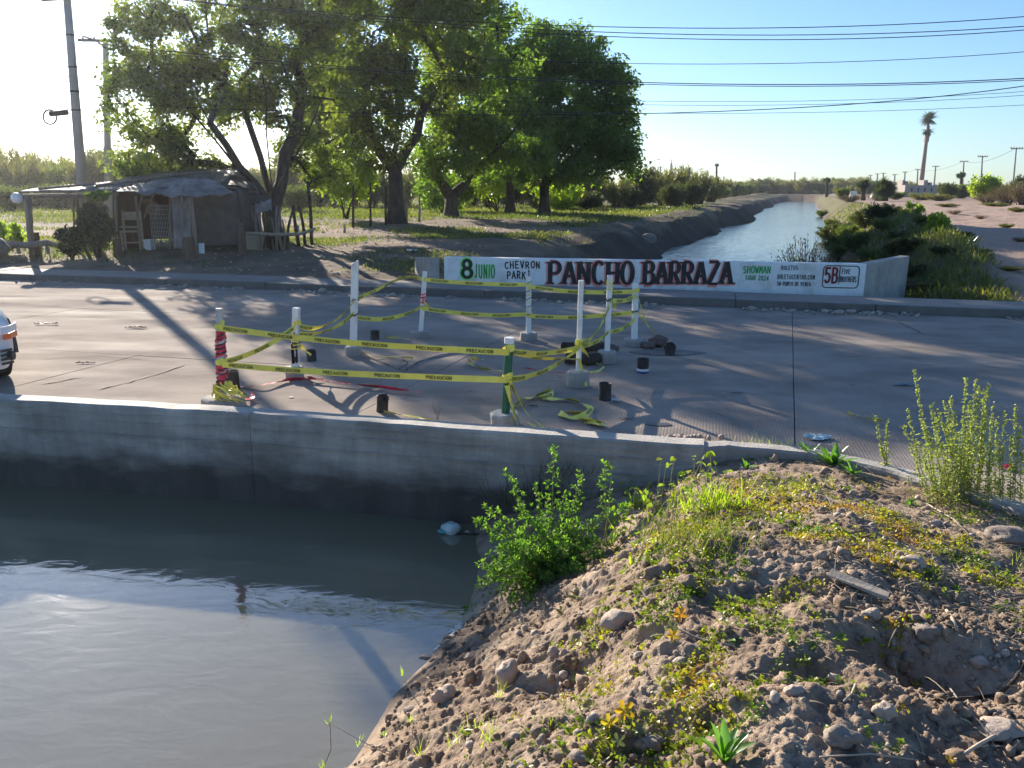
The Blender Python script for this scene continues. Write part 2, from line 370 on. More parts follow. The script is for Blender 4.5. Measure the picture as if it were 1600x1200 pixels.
v3 = n.nodes.new('ShaderNodeAttribute'); v3.attribute_name = 'wet'; m3 = n.nodes.new('ShaderNodeMix'); m3.data_type = 'RGBA'
n.links.new(v3.outputs['Fac'], m3.inputs[0]); n.links.new(m2.outputs[2], m3.inputs[6]); m3.inputs[7].default_value = (.07, .052, .042, 1); n.links.new(m3.outputs[2], b.inputs['Base Color'])
# near bank: polar sheet round the photographer
rr = np.concatenate([np.geomspace(.25, 1.3, 25)[:-1], np.geomspace(1.3, 9.5, 620)]); aa = np.radians(np.concatenate([np.linspace(-75, -32, 60)[:-1], np.linspace(-32, 52, 560), np.linspace(52, 110, 60)[1:]]))
RR, AA = np.meshgrid(rr, aa, indexing='ij'); X = RR*np.sin(AA); Y = RR*np.cos(AA)
Z = hnear(X, Y); over = smooth((Y-(curbY(X)+.03))/.05); Z = Z*(1-over)-1.6*over
keep = (Y < curbY(X)+.35) & (X > xwater(Y)-1.2)
bank = grid('ground', X, Y, Z, m_soil, keep); tag(bank, kind='structure')
# far ground: sheet out to the horizon
rr = np.concatenate([np.geomspace(14, 90, 330), np.geomspace(91, 3500, 90)]); aa = np.radians(np.concatenate([np.linspace(-85, -36, 50)[:-1], np.linspace(-36, 36, 460), np.linspace(36, 85, 50)[1:]]))
RR, AA = np.meshgrid(rr, aa, indexing='ij'); X = RR*np.sin(AA); Y = RR*np.cos(AA); Z = hfar(X, Y)
U, Vv = touv(X, Y); cut = smooth((16.46-Vv)/.06)
Z = Z*(1-cut)-1.8*cut
far = grid('ground', X, Y, Z, m_far, Vv > 15.9); tag(far, kind='structure')
def greenness(x, y):
    a, l = canal(x, y); u_, v_ = touv(x, y)
    g = smooth((fbm(x, y, .35, 4, 51)+.22+.25*(np.asarray(y) > 40))/.35)
    left = g*np.where(a < 2, 1, 0)*smooth((v_-17)/2)*(1-.9*np.exp(-(((x+9)/3.6)**2+((y-20.5)/2.6)**2)))*(1-smooth((-a-.2)/.8)*(1-smooth((-a+0.2-1.3)/.5))*0.0)
    slope = np.where((a < .2) & (a > -2.0), .12, 1.0)
    sr = a-CWID
    right = np.where(sr > 0, smooth((fbm(x, y, .5, 3, 53)+.75)/.4)*(1-smooth((sr-2.1-.9*fbm(x, y, .6, 2, 99))/.7)), 0)
    right = right+np.where(sr > 6, .25*smooth((y-60)/30)*smooth(fbm(x, y, .1, 3, 58)+.5), 0)
    return np.clip(np.where(a < CWID*.5, left*slope, right), 0, 1)
a_, l_ = canal(X, Y)
at = far.data.attributes.new('green', 'FLOAT', 'POINT'); at.data.foreach_set('value', (greenness(X, Y)*.75).astype(np.float32).ravel())
dust = np.where(a_ > CWID+2, smooth((a_-CWID-2.3)/.9), 0)*(1-.6*smooth((Y-60)/60))
dust = dust+np.where(a_ < 0, .55*np.exp(-((Y-34-.2*X)/3.0)**2)*smooth((-X-3)/4), 0)
at = far.data.attributes.new('dust', 'FLOAT', 'POINT'); at.data.foreach_set('value', np.clip(dust, 0, 1).astype(np.float32).ravel())

wet = np.clip(np.where(a_ < CWID*.5, smooth((a_+1.35+.9*fbm(X, Y, .5, 3, 6))/.6), .75*smooth((CWID+.7-a_)/.5)), 0, 1)*.85
at = far.data.attributes.new('wet', 'FLOAT', 'POINT'); at.data.foreach_set('value', wet.astype(np.float32).ravel())
# ------------------------------------------------------------------ water
def water_mat(name, col, sc, bs, rough):
    m_ = M(name, col, rough=rough, spec=.5); n = m_.node_tree; b = n.nodes['Principled BSDF']; b.inputs['IOR'].default_value = 1.33
    tc = n.nodes.new('ShaderNodeTexCoord'); mp = n.nodes.new('ShaderNodeMapping'); mp.inputs['Rotation'].default_value = (0, 0, R(20)); mp.inputs['Scale'].default_value = (1, 2.2, 1)
    n.links.new(tc.outputs['Object'], mp.inputs[0]); q = n.nodes.new('ShaderNodeTexNoise'); q.inputs['Scale'].default_value = sc; q.inputs['Detail'].default_value = 4; q.inputs['Distortion'].default_value = .6
    n.links.new(mp.outputs[0], q.inputs['Vector']); bp = n.nodes.new('ShaderNodeBump'); bp.inputs['Strength'].default_value = bs; bp.inputs['Distance'].default_value = .05
    n.links.new(q.outputs[0], bp.inputs['Height']); n.links.new(bp.outputs[0], b.inputs['Normal']); return m_
m_wn = water_mat('near_water', (.165, .148, .095), 3.4, .06, .04)
m_wn.node_tree.nodes['Principled BSDF'].inputs['IOR'].default_value = 1.7; m_wn.node_tree.nodes['Principled BSDF'].inputs['Specular IOR Level'].default_value = 1.0
m_wf = water_mat('far_water', (.10, .11, .10), 1.6, .55, .08)
mb = MB(); mb.add([(-40, -15, WATER), (3.2, -15, WATER), (3.2, 9.2, WATER), (-40, 9.2, WATER)], [(0, 1, 2, 3)]); tag(mb.build('water', m_wn), kind='structure')
mb = MB(); pl = CL-CD*3; q = Vector((CD.y, -CD.x)); e = CL+CD*260
P = [pl-q*4, pl+q*(CWID+4), e+q*(CWID+4), e-q*4]; mb.add([(p.x, p.y, WATER) for p in P], [(0, 1, 2, 3)]); tag(mb.build('water', m_wf), kind='structure')

# ------------------------------------------------------------------ road slabs, kerb, sidewalk
def road_mat():
    m_ = M('road_concrete', (.375, .315, .265), (.26, .218, .185), 1.1, .5, 0, spec=.01, c3=(.42, .355, .30), sc3=.3, stretch=(1, 1.8, 1))
    n = m_.node_tree; b = n.nodes['Principled BSDF']
    tc = n.nodes.new('ShaderNodeTexCoord'); mp = n.nodes.new('ShaderNodeMapping'); mp.inputs['Rotation'].default_value = (0, 0, TH); n.links.new(tc.outputs['Object'], mp.inputs[0])
    wv = n.nodes.new('ShaderNodeTexWave'); wv.inputs['Scale'].default_value = 11; wv.inputs['Distortion'].default_value = 1.2; wv.inputs['Detail'].default_value = 3; wv.inputs['Detail Scale'].default_value = 3; n.links.new(mp.outputs[0], wv.inputs['Vector'])
    q = n.nodes.new('ShaderNodeTexNoise'); q.inputs['Scale'].default_value = 55; q.inputs['Detail'].default_value = 6; n.links.new(mp.outputs[0], q.inputs['Vector'])
    ad = n.nodes.new('ShaderNodeMath'); ad.operation = 'MULTIPLY_ADD'; n.links.new(wv.outputs['Fac'], ad.inputs[0]); ad.inputs[1].default_value = .35; n.links.new(q.outputs[0], ad.inputs[2])
    bp = n.nodes.new('ShaderNodeBump'); bp.inputs['Strength'].default_value = .5; bp.inputs['Distance'].default_value = .008; n.links.new(ad.outputs[0], bp.inputs['Height']); n.links.new(bp.outputs[0], b.inputs['Normal'])
    # worn, polished patches
    q2 = n.nodes.new('ShaderNodeTexNoise'); q2.inputs['Scale'].default_value = .8; q2.inputs['Detail'].default_value = 7
    m3 = n.nodes.new('ShaderNodeMapping'); m3.inputs['Rotation'].default_value = (0, 0, TH); m3.inputs['Scale'].default_value = (.35, 1.6, 1); n.links.new(tc.outputs['Object'], m3.inputs[0]); n.links.new(m3.outputs[0], q2.inputs['Vector'])
    mr = n.nodes.new('ShaderNodeMapRange'); mr.inputs[1].default_value = .35; mr.inputs[2].default_value = .65; mr.inputs[3].default_value = .7; mr.inputs[4].default_value = .95; n.links.new(q2.outputs[0], mr.inputs[0]); n.links.new(mr.outputs[0], b.inputs['Roughness'])
    return m_
m_road = road_mat(); m_joint = M('joint_dirt', (.12, .105, .09), (.18, .16, .135), 20, .95)
road = bpy.data.objects.new('road', None); COL.objects.link(road); tag(road, kind='structure')
mb = MB(); P = [uv(-60, 6.2, -.03), uv(60, 6.2, -.03), uv(60, 15.3, -.03), uv(-60, 15.3, -.03)]; mb.add(P, [(0, 1, 2, 3)]); mb.build('road_bed', m_joint, road)
rows = [(6.27, 8.65), (8.65, 11.9), (11.9, 15.22)]; g = .005
US = [1.0+4*k for k in range(-12, 10)]
for ri, (v0, v1) in enumerate(rows):
    for u0 in US:
        u1 = u0+4; zz = random.uniform(-.004, .003)
        nearpts = []
        for k in range(9):
            u = u0+g+(u1-u0-2*g)*k/8; vv = v0+g
            if ri == 0:
                # follow the kerb where it bends towards the camera
                x, y = uv(u, 6.3).x, uv(u, 6.3).y
                p = uv(u, 6.05); 
                yy = float(curbY(p.x))+.1
                d = yy-p.y
                if p.x > 1.6: vv = max(.5, min(6.27, 6.05+d*.9))
            nearpts.append((u, vv))
        SK = .09; poly = [uv(a+(b_-8.65)*SK, b_, zz) for a, b_ in nearpts]+[uv(u1-g+(v1-8.65)*SK, v1-g, zz), uv(u0+g+(v1-8.65)*SK, v1-g, zz)]
        low = [Vector((p.x, p.y, -.045)) for p in poly]; k = len(poly)
        mb = MB(); mb.add(poly+low, [tuple(range(k))]+[(i, i+k, (i+1) % k+k, (i+1) % k) for i in range(k)]); mb.build('slab', m_road, road)
def ribbon(pts, w_, name, mat, z=.006):
    P = [G(a, b_, z) for a, b_ in pts]; Q = []
    for i in range(len(P)-1):
        for k in range(5): q = P[i].lerp(P[i+1], k/5); Q.append(q+Vector((random.gauss(0, .012), random.gauss(0, .02), 0)))
    Q.append(P[-1]); V = []
    for i, q in enumerate(Q):
        d = Q[min(i+1, len(Q)-1)]-Q[max(i-1, 0)]; d.normalize(); nn = Vector((-d.y, d.x, 0)); ww = w_*random.uniform(.3, 1)/2*(0.2 if i in (0, len(Q)-1) else 1); V += [q+nn*ww, q-nn*ww]
    mb = MB(); mb.add(V, [(2*i, 2*i+1, 2*i+3, 2*i+2) for i in range(len(Q)-1)]); return mb.build(name, mat, road)
m_crack = M('crack_dirt', (.06, .052, .045), rough=.95)
for pts, w_ in (((( 545, 565), (575, 558), (610, 572), (632, 580), (640, 574), (660, 562), (700, 556)), .025), (((618, 578), (636, 568), (630, 561)), .03), (((1080, 474), (1100, 478), (1135, 474), (1170, 480)), .05), (((985, 452+25), (1010, 482), (1045, 480)), .04), (((1400, 500), (1440, 520), (1500, 530)), .02), (((60, 560), (150, 556), (240, 562)), .02)): ribbon(pts, w_, 'crack', m_crack)
m_scuff = M('pale_scuff', (.46, .39, .33), (.36, .30, .255), 9, .9, spec=.01)
for pts, w_ in ((((150, 608), (200, 596), (250, 582), (290, 568)), .05), (((60, 600), (130, 588)), .05), (((1110, 640), (1150, 655)), .03)): ribbon(pts, w_, 'scuff_mark', m_scuff, .0055)
m_oil = M('oil_mark', (.17, .145, .125), (.22, .19, .165), 6, .6)
for px, py, r_ in ((1150, 612, .07), (735, 610, .03), (1330, 600, .05), (455, 620, .03)):
    c = G(px, py, .0058); mb = MB(); mb.add([c+Vector((math.cos(a)*r_*random.uniform(.6, 1.1), math.sin(a)*r_*random.uniform(.5, 1), 0)) for a in np.linspace(0, 6.28, 17)[:-1]], [tuple(range(16))]); mb.build('oil_mark', m_oil, road)
m_kface = M('stained_kerb', (.12, .11, .10), (.17, .155, .14), 2.5, .9, .4, 40)  # far kerb: shade on its road face put into the dark colour
m_kerb = M('kerb_concrete', (.34, .31, .28), (.25, .225, .20), 1.5, .85, .5, 50)
kerb = bpy.data.objects.new('kerb', None); COL.objects.link(kerb); tag(kerb, kind='structure')
side = bpy.data.objects.new('sidewalk', None); COL.objects.link(side); tag(side, kind='structure')
m_side = M('sidewalk_concrete', (.31, .275, .24), (.235, .205, .18), 1.2, .85, .4, 50, c3=(.25, .21, .17), sc3=.5)
for k in range(-22, 16):
    u0 = k*2.4+.6; u1 = u0+2.4; j = .006
    mb = MB(); dz = random.uniform(-.006, .006)
    for a, b_ in ((u0+j, u1-j),):
        c = uv((a+b_)/2, 15.285, .035+dz); mb.box(c, (b_-a, .10, .22), az=-TH)
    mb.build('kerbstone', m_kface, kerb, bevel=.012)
    mb = MB(); c = uv((u0+u1)/2, 15.345+.56, .03+dz); mb.box(c, (u1-u0-2*j, 1.12, .225), az=-TH); mb.build('slab', m_side, side, bevel=.006)
mb = MB()
mb.add([uv(-55, 15.4, .1), uv(40, 15.4, .1), uv(40, 16.45, .1), uv(-55, 16.45, .1)], [(0, 1, 2, 3)]); mb.build('bedding', m_joint, side)

# dirt and litter along the far gutter (stuff)
def onroad(n_, u0, u1, v0, v1):
    u = rng.uniform(u0, u1, n_); v = v0+(v1-v0)*rng.power(.9, n_); return u, v
parts = []; u = rng.uniform(-22, 14, 2600); v = 15.2-np.abs(rng.normal(0, .16, 2600))-.02
keepm = fbm(u, v*0, .8, 3, 3) > -.15; u, v = u[keepm], v[keepm]
sz = rng.gamma(2, .010, len(u))+.006
sh = [rockshape(i, .5, ICO1) for i in range(6)]
for i in range(6):
    s_ = slice(i, None, 6); P = np.stack([u[s_]*cT+v[s_]*sT, -u[s_]*sT+v[s_]*cT, sz[s_]*.3], 1)
    parts.append(scatter((sh[i][0]*np.array([1, 1, .6]), sh[i][1]), P, rdir(len(P))*[1, 1, .2], np.tile([0, 0, 1.], (len(P), 1))+rdir(len(P))*.3, sz[s_], sz[s_]*.8))
V, F = join(parts); tag(npmesh('gutter_gravel', V, F, M('pale_rubble', (.42, .37, .32), (.25, .21, .18), 8, .9)), 'pale crumbled rubble strewn in the gutter along the far kerb', 'gravel', kind='stuff')

# ------------------------------------------------------------------ near parapet and kerb strip
m_par = M('wall_concrete', (.46, .42, .37), (.27, .245, .215), 2.6, .85, .8, 22, c3=(.52, .47, .41), sc3=1.3, stretch=(.6, .6, 1.8), contrast=(.38, .62))
n = m_par.node_tree; b = n.nodes['Principled BSDF']; old = b.inputs['Base Color'].links[0].from_socket
tc = n.nodes.new('ShaderNodeTexCoord'); sx = n.nodes.new('ShaderNodeSeparateXYZ'); n.links.new(tc.outputs['Object'], sx.inputs[0])
nz = n.nodes.new('ShaderNodeTexNoise'); nz.inputs['Scale'].default_value = 2.4; nz.inputs['Detail'].default_value = 8
mpz = n.nodes.new('ShaderNodeMapping'); mpz.inputs['Scale'].default_value = (1, 1, 3); n.links.new(tc.outputs['Object'], mpz.inputs[0]); n.links.new(mpz.outputs[0], nz.inputs['Vector'])
ad = n.nodes.new('ShaderNodeMath'); ad.operation = 'MULTIPLY_ADD'; n.links.new(nz.outputs[0], ad.inputs[0]); ad.inputs[1].default_value = .42; n.links.new(sx.outputs[2], ad.inputs[2])
mr = n.nodes.new('ShaderNodeMapRange'); mr.inputs[1].default_value = -.24; mr.inputs[2].default_value = .04; mr.inputs[3].default_value = 1; mr.inputs[4].default_value = 0; n.links.new(ad.outputs[0], mr.inputs[0])
mx = n.nodes.new('ShaderNodeMix'); mx.data_type = 'RGBA'; n.links.new(mr.outputs[0], mx.inputs[0]); n.links.new(old, mx.inputs[6]); mx.inputs[7].default_value = (.085, .074, .064, 1); n.links.new(mx.outputs[2], b.inputs['Base Color'])
st_ = n.nodes.new('ShaderNodeTexNoise'); st_.inputs['Scale'].default_value = 1; st_.inputs['Detail'].default_value = 9; st_.inputs['Roughness'].default_value = .7
ms_ = n.nodes.new('ShaderNodeMapping'); ms_.inputs['Scale'].default_value = (4, 4, 1.2); n.links.new(tc.outputs['Object'], ms_.inputs[0]); n.links.new(ms_.outputs[0], st_.inputs['Vector'])
rs_ = n.nodes.new('ShaderNodeMapRange'); rs_.inputs[1].default_value = .38; rs_.inputs[2].default_value = .66; rs_.inputs[3].default_value = .76; rs_.inputs[4].default_value = 1.12; n.links.new(st_.outputs[0], rs_.inputs[0])
vm_ = n.nodes.new('ShaderNodeVectorMath'); vm_.operation = 'SCALE'; n.links.new(mx.outputs[2], vm_.inputs[0]); n.links.new(rs_.outputs[0], vm_.inputs['Scale']); n.links.new(vm_.outputs[0], b.inputs['Base Color'])
m_suntop = M('wtop_sunlit_concrete', (.52, .47, .41), (.36, .33, .29), 6, .8, .5, 50)  # top faces of the wall, paler colour carrying the sunlight on them
par = thing('parapet_wall', (0, 0, 0), 'long low concrete parapet wall rising straight from the dark canal water, sunlit along its top', 'wall')
def strip(path, th, zb, name, parent, mat, wob=.006, sub=10, botoff=0):
    """wall of thickness th behind (away from camera) a front top edge"""
    pts = []
    for i in range(len(path)-1):
        k = sub if i < len(path)-2 else sub+1
        for j in range(k): pts.append(path[i].lerp(path[i+1], j/sub))
    fr, bk = [], []
    for i, p in enumerate(pts):
        d = (pts[min(i+1, len(pts)-1)]-pts[max(i-1, 0)]); d.z = 0; d.normalize(); nn = Vector((-d.y, d.x, 0))
        o1 = wob*math.sin(i*2.3)+random.uniform(-wob, wob); p1 = Vector((p.x, p.y, p.z+random.uniform(-wob, wob)*.7))
        fr.append(p1+nn*o1*.5); bk.append(p1+nn*(th+random.uniform(-wob, wob)))
    V = []; F = []
    for f_, b__ in zip(fr, bk):
        d = (b__-f_).normalized(); c = .018
        V += [(f_.x-d.x*botoff, f_.y-d.y*botoff, zb), (f_.x, f_.y, f_.z-c), tuple(f_+d*c), tuple(b__-d*c), (b__.x, b__.y, b__.z-c), (b__.x, b__.y, zb)]
    for i in range(len(fr)-1):
        for j in range(5): a = i*6+j; F.append((a, a+6, a+7, a+1))
    me = bpy.data.meshes.new(name); me.from_pydata(V, [], F+[(0, 1, 2, 3, 4, 5), tuple(range(len(V)-1, len(V)-7, -1))]); me.update(); me.materials.append(mat); me.materials.append(m_suntop)
    for i in range(len(F)): me.polygons[i].material_index = 1 if i % 5 == 2 else 0
    return link(name, me, mat, parent)
j1 = CURB[3]; gap = (CURB[4]-CURB[3]).normalized()*.003
strip([CURB[0], CURB[1], CURB[2], CURB[3]-gap], .205, -1.5, 'wall_section', par, m_par)
strip([CURB[3]+gap, CURB[4], CURB[5]], .205, -1.5, 'wall_section', par, m_par)
# formwork board ledge lines on the water face
for z, d_ in ((-.10, .010), (.03, .004), (-.36, .006), (.10, .003)):
    for si, sec in enumerate(((CURB[1], CURB[2]), (CURB[2], CURB[3]), (CURB[3], CURB[4]), (CURB[4], CURB[4].lerp(CURB[5], .8)))):
        mb = MB(); k = 8; a = sec[0].lerp(sec[1], .003); b_ = sec[1].lerp(sec[0], .003); d = (b_-a).normalized(); nn = Vector((d.y, -d.x, 0))
        for q in range(k):
            if z != -.10 and (q*7+si*3+int(z*100)) % 5 == 0: continue
            p0 = a.lerp(b_, q/k); p1 = a.lerp(b_, (q+.98)/k); c = (p0+p1)/2; ax = Matrix((d, -nn, Vector((0, 0, 1)))).transposed()
            mb.box((c.x, c.y, z+random.uniform(-.006, .006)), ((p1-p0).length, .02+d_*2, .008), ax=ax)
        mb.build('formwork_ridge', m_par, par)
curb = thing('kerb_strip', (0, 0, 0), 'narrow pale concrete kerb curving between the road and the weedy dirt mound at right', 'kerb')
strip([CURB[5]+Vector((.004, 0, -.01))]+CURB[6:], .16, -.25, 'kerb_body', curb, m_kerb, .004, 6)
# ------------------------------------------------------------------ painted wall beyond the road
m_white = M('white_paint', (.82, .82, .80), (.70, .69, .66), 5, .75, .5, 30, contrast=(.5, .75), c3=(.62, .59, .54), sc3=2.6)
ML = G(694, 441, .14); MR = G(1350, 454, .14); WH = .535
wd_ = (MR-ML).normalized(); wn = Vector((wd_.y, -wd_.x, 0)); WLEN = (MR-ML).length
mural = thing('painted_wall', (0, 0, 0), 'low white wall with hand painted black concert lettering beyond the road, in front of the far canal', 'wall')
mural.location = ML
def wall_local(x, y, d): return wd_*x+Vector((0, 0, y))+wn*d
mb = MB(); ax = Matrix((wd_, -wn, Vector((0, 0, 1)))).transposed()
mb.box(wall_local(WLEN/2, (WH-1.2)/2, -.125), (WLEN, .25, WH+1.2), ax=ax); mb.build('wall_body', m_white, mural, bevel=.012)
def wing(a, b_, ha, hb, name='wing_wall'):
    d = (b_-a); d.z = 0; L = d.length; d.normalize(); nn = Vector((d.y, -d.x, 0))
    if nn.y > 0: nn = -nn
    mb = MB(); P = []
    for q in (a, b_):
        h_ = ha if q is a else hb
        P += [q+Vector((0, 0, -1.2)), q-nn*.22+Vector((0, 0, -1.2)), q+Vector((0, 0, h_)), q-nn*.22+Vector((0, 0, h_))]
    mb.add([p-ML for p in P], [(0, 4, 6, 2), (1, 3, 7, 5), (2, 6, 7, 3), (0, 2, 3, 1), (4, 5, 7, 6)]); return mb.build(name, m_conc, mural, bevel=.01)
a = MR+wd_*.004; wing(a, S(1418, 427, a.y+1.6), WH, .38)
a = ML-wd_*.22; wing(a-wd_*.1, S(648, 415, a.y+1.7), WH-.02, .2)
def wx(px):                                    # photo column -> metres along the wall
    r = ray(px, 430); o = Vector((0, 0, CAMZ)); t = (ML-o).dot(wn)/r.dot(wn); return (o+r*t-ML).dot(wd_)
def wy(px, py):
    r = ray(px, py); o = Vector((0, 0, CAMZ)); t = (ML-o).dot(wn)/r.dot(wn); return (o+r*t-ML).z
def mapper(layer): return lambda x, y, k: tuple(wall_local(x, y, .0025+layer+k*.00006))
p_black = M('black_letter_paint', (.018, .018, .02), (.07, .065, .065), 9, .6, contrast=(.5, .8))
p_coral = M('coral_letter_paint', (.85, .20, .16), (.8, .32, .26), 6, .6); p_green = M('green_letter_paint', (.20, .78, .12), (.3, .8, .25), 6, .6)
p_dgreen = M('dark_green_paint', (.02, .20, .07), (.03, .3, .1), 6, .6); p_redp = M('red_letter_paint', (.45, .03, .05), (.5, .06, .07), 6, .6)
def wtext(t, x0, x1, ytop, ybot, mat, wdp, layer=.004, name='lettering', **kw):
    if len(t) > 1 and kw.pop('split', False):
        g_ = kw.get('gap', .28); tot = sum(NARROW.get(c, 1) for c in t)+g_*(len(t)-1); x = 0
        for c in t:
            w_ = NARROW.get(c, 1); wtext(c, x0+(x1-x0)*x/tot, x0+(x1-x0)*(x+w_)/tot, ytop, ybot, mat, wdp, layer, 'letter' if name == 'lettering' else name, **kw); x += w_+g_
        return
    ink = Ink(mapper(layer)); a, b_ = wx(x0), wx(x1); yb = wy((x0+x1)/2, ybot); yt = wy((x0+x1)/2, ytop)
    ink.text(t, a, yb, b_-a, yt-yb, wdp, **kw); return ink.build(name, mat, mural)
st = random.getstate()
for (t, a, b_) in (('PANCHO', 858, 989), ('BARRAZA', 1006, 1143)):
    st = random.getstate(); wtext(t, a-1.3, b_-1.3, 409, 445.4, p_coral, .135, .0045, 'letter_outline', contrast=.3, serif=.09, gap=.26, split=True)
    random.setstate(st); wtext(t, a, b_, 409.2, 443.4, p_black, .098, .009, contrast=.45, serif=.075, gap=.26, split=True)
wtext('8', 720, 738, 405.5, 434, p_green, .115, .0045, 'letter_outline'); wtext('8', 721.5, 738.5, 406.5, 433.5, p_black, .082, .009, contrast=.2)
wtext('JUNIO', 741.6, 772.4, 413.6, 434.8, p_green, .034, .0045, 'letter_outline', gap=.45, wob=.03, split=True); wtext('JUNIO', 742, 773, 413, 434, p_dgreen, .022, .009, gap=.45, wob=.03, split=True)
wtext('CHEVRON', 789, 843, 408.5, 419, p_black, .026, gap=.5, wob=.06, split=True); wtext('PARK', 792.5, 821, 424.5, 435.5, p_black, .026, gap=.5, wob=.06, split=True)
wtext('1', 824, 829, 422, 436, p_black, .02)
wtext('SHOWMAN', 1160.6, 1202.6, 416.3, 427, p_green, .024, .0045, 'letter_outline', gap=.35, wob=.02, split=True); wtext('SHOWMAN', 1161, 1203, 415.6, 426.4, p_dgreen, .015, .009, gap=.35, wob=.02, split=True)
wtext('TOUR 2024', 1165, 1201, 430.8, 437.6, p_dgreen, .015, gap=.4, wob=.04)
wtext('BOLETOS:', 1220, 1247, 415.2, 421.4, p_black, .012, gap=.5, wob=.05); wtext('BOLETOCENTRO.COM', 1215, 1273, 429.3, 436, p_black, .012, gap=.45, wob=.06); wtext('5B PUNTO DE VENTA', 1215.5, 1268, 440.6, 446.6, p_black, .012, gap=.45, wob=.06)
wtext('5B', 1289, 1308.6, 418.8, 441.6, p_redp, .045, .0045, 'letter_outline', gap=.3); wtext('5B', 1290, 1309, 418.6, 440.8, p_black, .022, .009, gap=.3)
wtext('FIVE', 1315, 1328, 420.5, 427.5, p_black, .013, gap=.4, wob=.05); wtext('BROTHERS', 1313, 1338.5, 432.5, 440.5, p_black, .013, gap=.4, wob=.05)
ink = Ink(mapper(.006)); x0, x1 = wx(1286), wx(1342); y0, y1 = wy(1314, 449.6), wy(1314, 415.5); r = .07
pts = arc(x1-r, y1-r, r, r, 0, 90, 5)+arc(x0+r, y1-r, r, r, 90, 180, 5)+arc(x0+r, y0+r, r, r, 180, 270, 5)+arc(x1-r, y0+r, r, r, 270, 360, 5); pts.append(pts[0])
ink.stroke(pts, .02); ink.stroke([(wx(1311.5), wy(1311, 443)), (wx(1311.5), wy(1311, 417))], .018); ink.build('lettering_frame', p_black, mural)

# ------------------------------------------------------------------ posts
POSTS = {}
def blockmesh(mb, c, w_, h_, az):
    P = []; 
    for k, (s, z) in enumerate(((1.0, 0), (1.0, h_*.86), (.9, h_))):
        for j in range(8):
            t = math.pi/8+j*math.pi/4; q = max(abs(math.cos(t)), abs(math.sin(t))); rr_ = w_/2/q*.96*s*(1+random.uniform(-.05, .05)); P.append((c[0]+rr_*math.cos(t+az), c[1]+rr_*math.sin(t+az), c[2]+z+random.uniform(-.004, .004)*(z > 0)))
    F = [(k*8+j, k*8+(j+1) % 8, (k+1)*8+(j+1) % 8, (k+1)*8+j) for k in range(2) for j in range(8)]+[tuple(range(16, 24))]
    mb.add(P, F)
def post(key, top, base, w_, bw, bh, mat, label, broken=False, kind='square', blockmat=None, collar=None):
    b0 = G(base[0], base[1]-1, 0.0); t0 = S(top[0], top[1], b0.y); r_ = thing('barrier_post', b0, label, 'post', 'tape barrier posts standing in the road')
    d = t0-b0; L = d.length; dn = d.normalized(); mb = MB(); a = Vector((1, 0, 0)); a = (a-dn*a.dot(dn)).normalized(); bb = dn.cross(a)
    az = random.uniform(-.3, .3); A = a*math.cos(az)+bb*math.sin(az); B = dn.cross(A); h = w_/2
    if kind == 'round':
        mb.tube([dn*(bh*.4), dn*(L*.5), dn*L], h, 12)
    else:
        prof = [(-1, -1), (1, -1), (1, 1), (-1, 1)]
        V = []
        zs = [bh*.4, L*.35, L*.7, L]
        for i, z in enumerate(zs):
            for j, (p, q) in enumerate(prof):
                e = 0
                if broken and i == 3: e = (-.07, .0, -.02, -.05)[j]
                V.append(dn*(z+e)+A*p*h+B*q*h)
        mb.add(V, [(i*4+j, i*4+(j+1) % 4, (i+1)*4+(j+1) % 4, (i+1)*4+j) for i in range(3) for j in range(4)]+[(12, 13, 14, 15)])
    mb.build('post_shaft', mat, r_, bevel=.004 if kind != 'round' else 0)
    mb = MB(); blockmesh(mb, (0, 0, 0), bw, bh, random.uniform(-.25, .25)); mb.build('base_block', blockmat or m_conc, r_, bevel=.008)
    if collar is not None: c = MB(); c.tube([dn*(L-.05), dn*(L+.004)], h+.006, 12); c.build('white_cap', m_pvc, r_)
    POSTS[key] = (b0, t0); return r_
m_paleblock = M('pale_block', (.5, .48, .44), (.36, .34, .31), 9, .85, .5, 60)
m_greenp = M('green_paint', (.01, .12, .065), (.015, .09, .05), 8, .35)
m_greyp = M('weathered_white_paint', (.55, .53, .50), (.38, .35, .32), 10, .7, .3, 40, stretch=(2, 2, .5))
m_drip = M('dripped_paint', (.08, .075, .07), (.6, .57, .52), 12, .7, .3, 40, stretch=(2, 2, .6), contrast=(.45, .55))
post('A', (342, 482), (350, 636), .066, .40, .10, m_greyp, 'grey white post at the left corner, wrapped in red and yellow tape', kind='round')
post('B', (463, 481), (461, 591), .072, .20, .13, m_pvc, 'white post second from left, lower half splashed with black drips')
post('C', (555, 405), (552, 556), .088, .21, .12, m_pvc, 'tallest white post with a broken jagged top', broken=True)
post('D', (664, 424), (657, 527), .066, .27, .085, m_pvc, 'white post in the back row with a red and yellow tape knot halfway up')
post('E', (826, 432), (826, 532), .070, .25, .11, m_pvc, 'white post in the back row wound with twisted yellow tape along its length')
post('F', (908, 438), (903, 604), .058, .25, .17, m_pvc, 'slim white post nearest on the right side, where several tapes cross', kind='round')
post('G', (953, 430), (948, 567), .062, .24, .15, m_pvc, 'white post between two others on the right side with yellow tape knotted on top')
post('H', (993, 443), (991, 541), .072, .30, .10, m_pvc, 'white post at the far right corner of the taped area')
post('I', (796, 528), (789, 664), .078, .27, .115, m_greenp, 'dark green round post at the front corner with a pale base block', kind='round', blockmat=m_paleblock, collar=True)
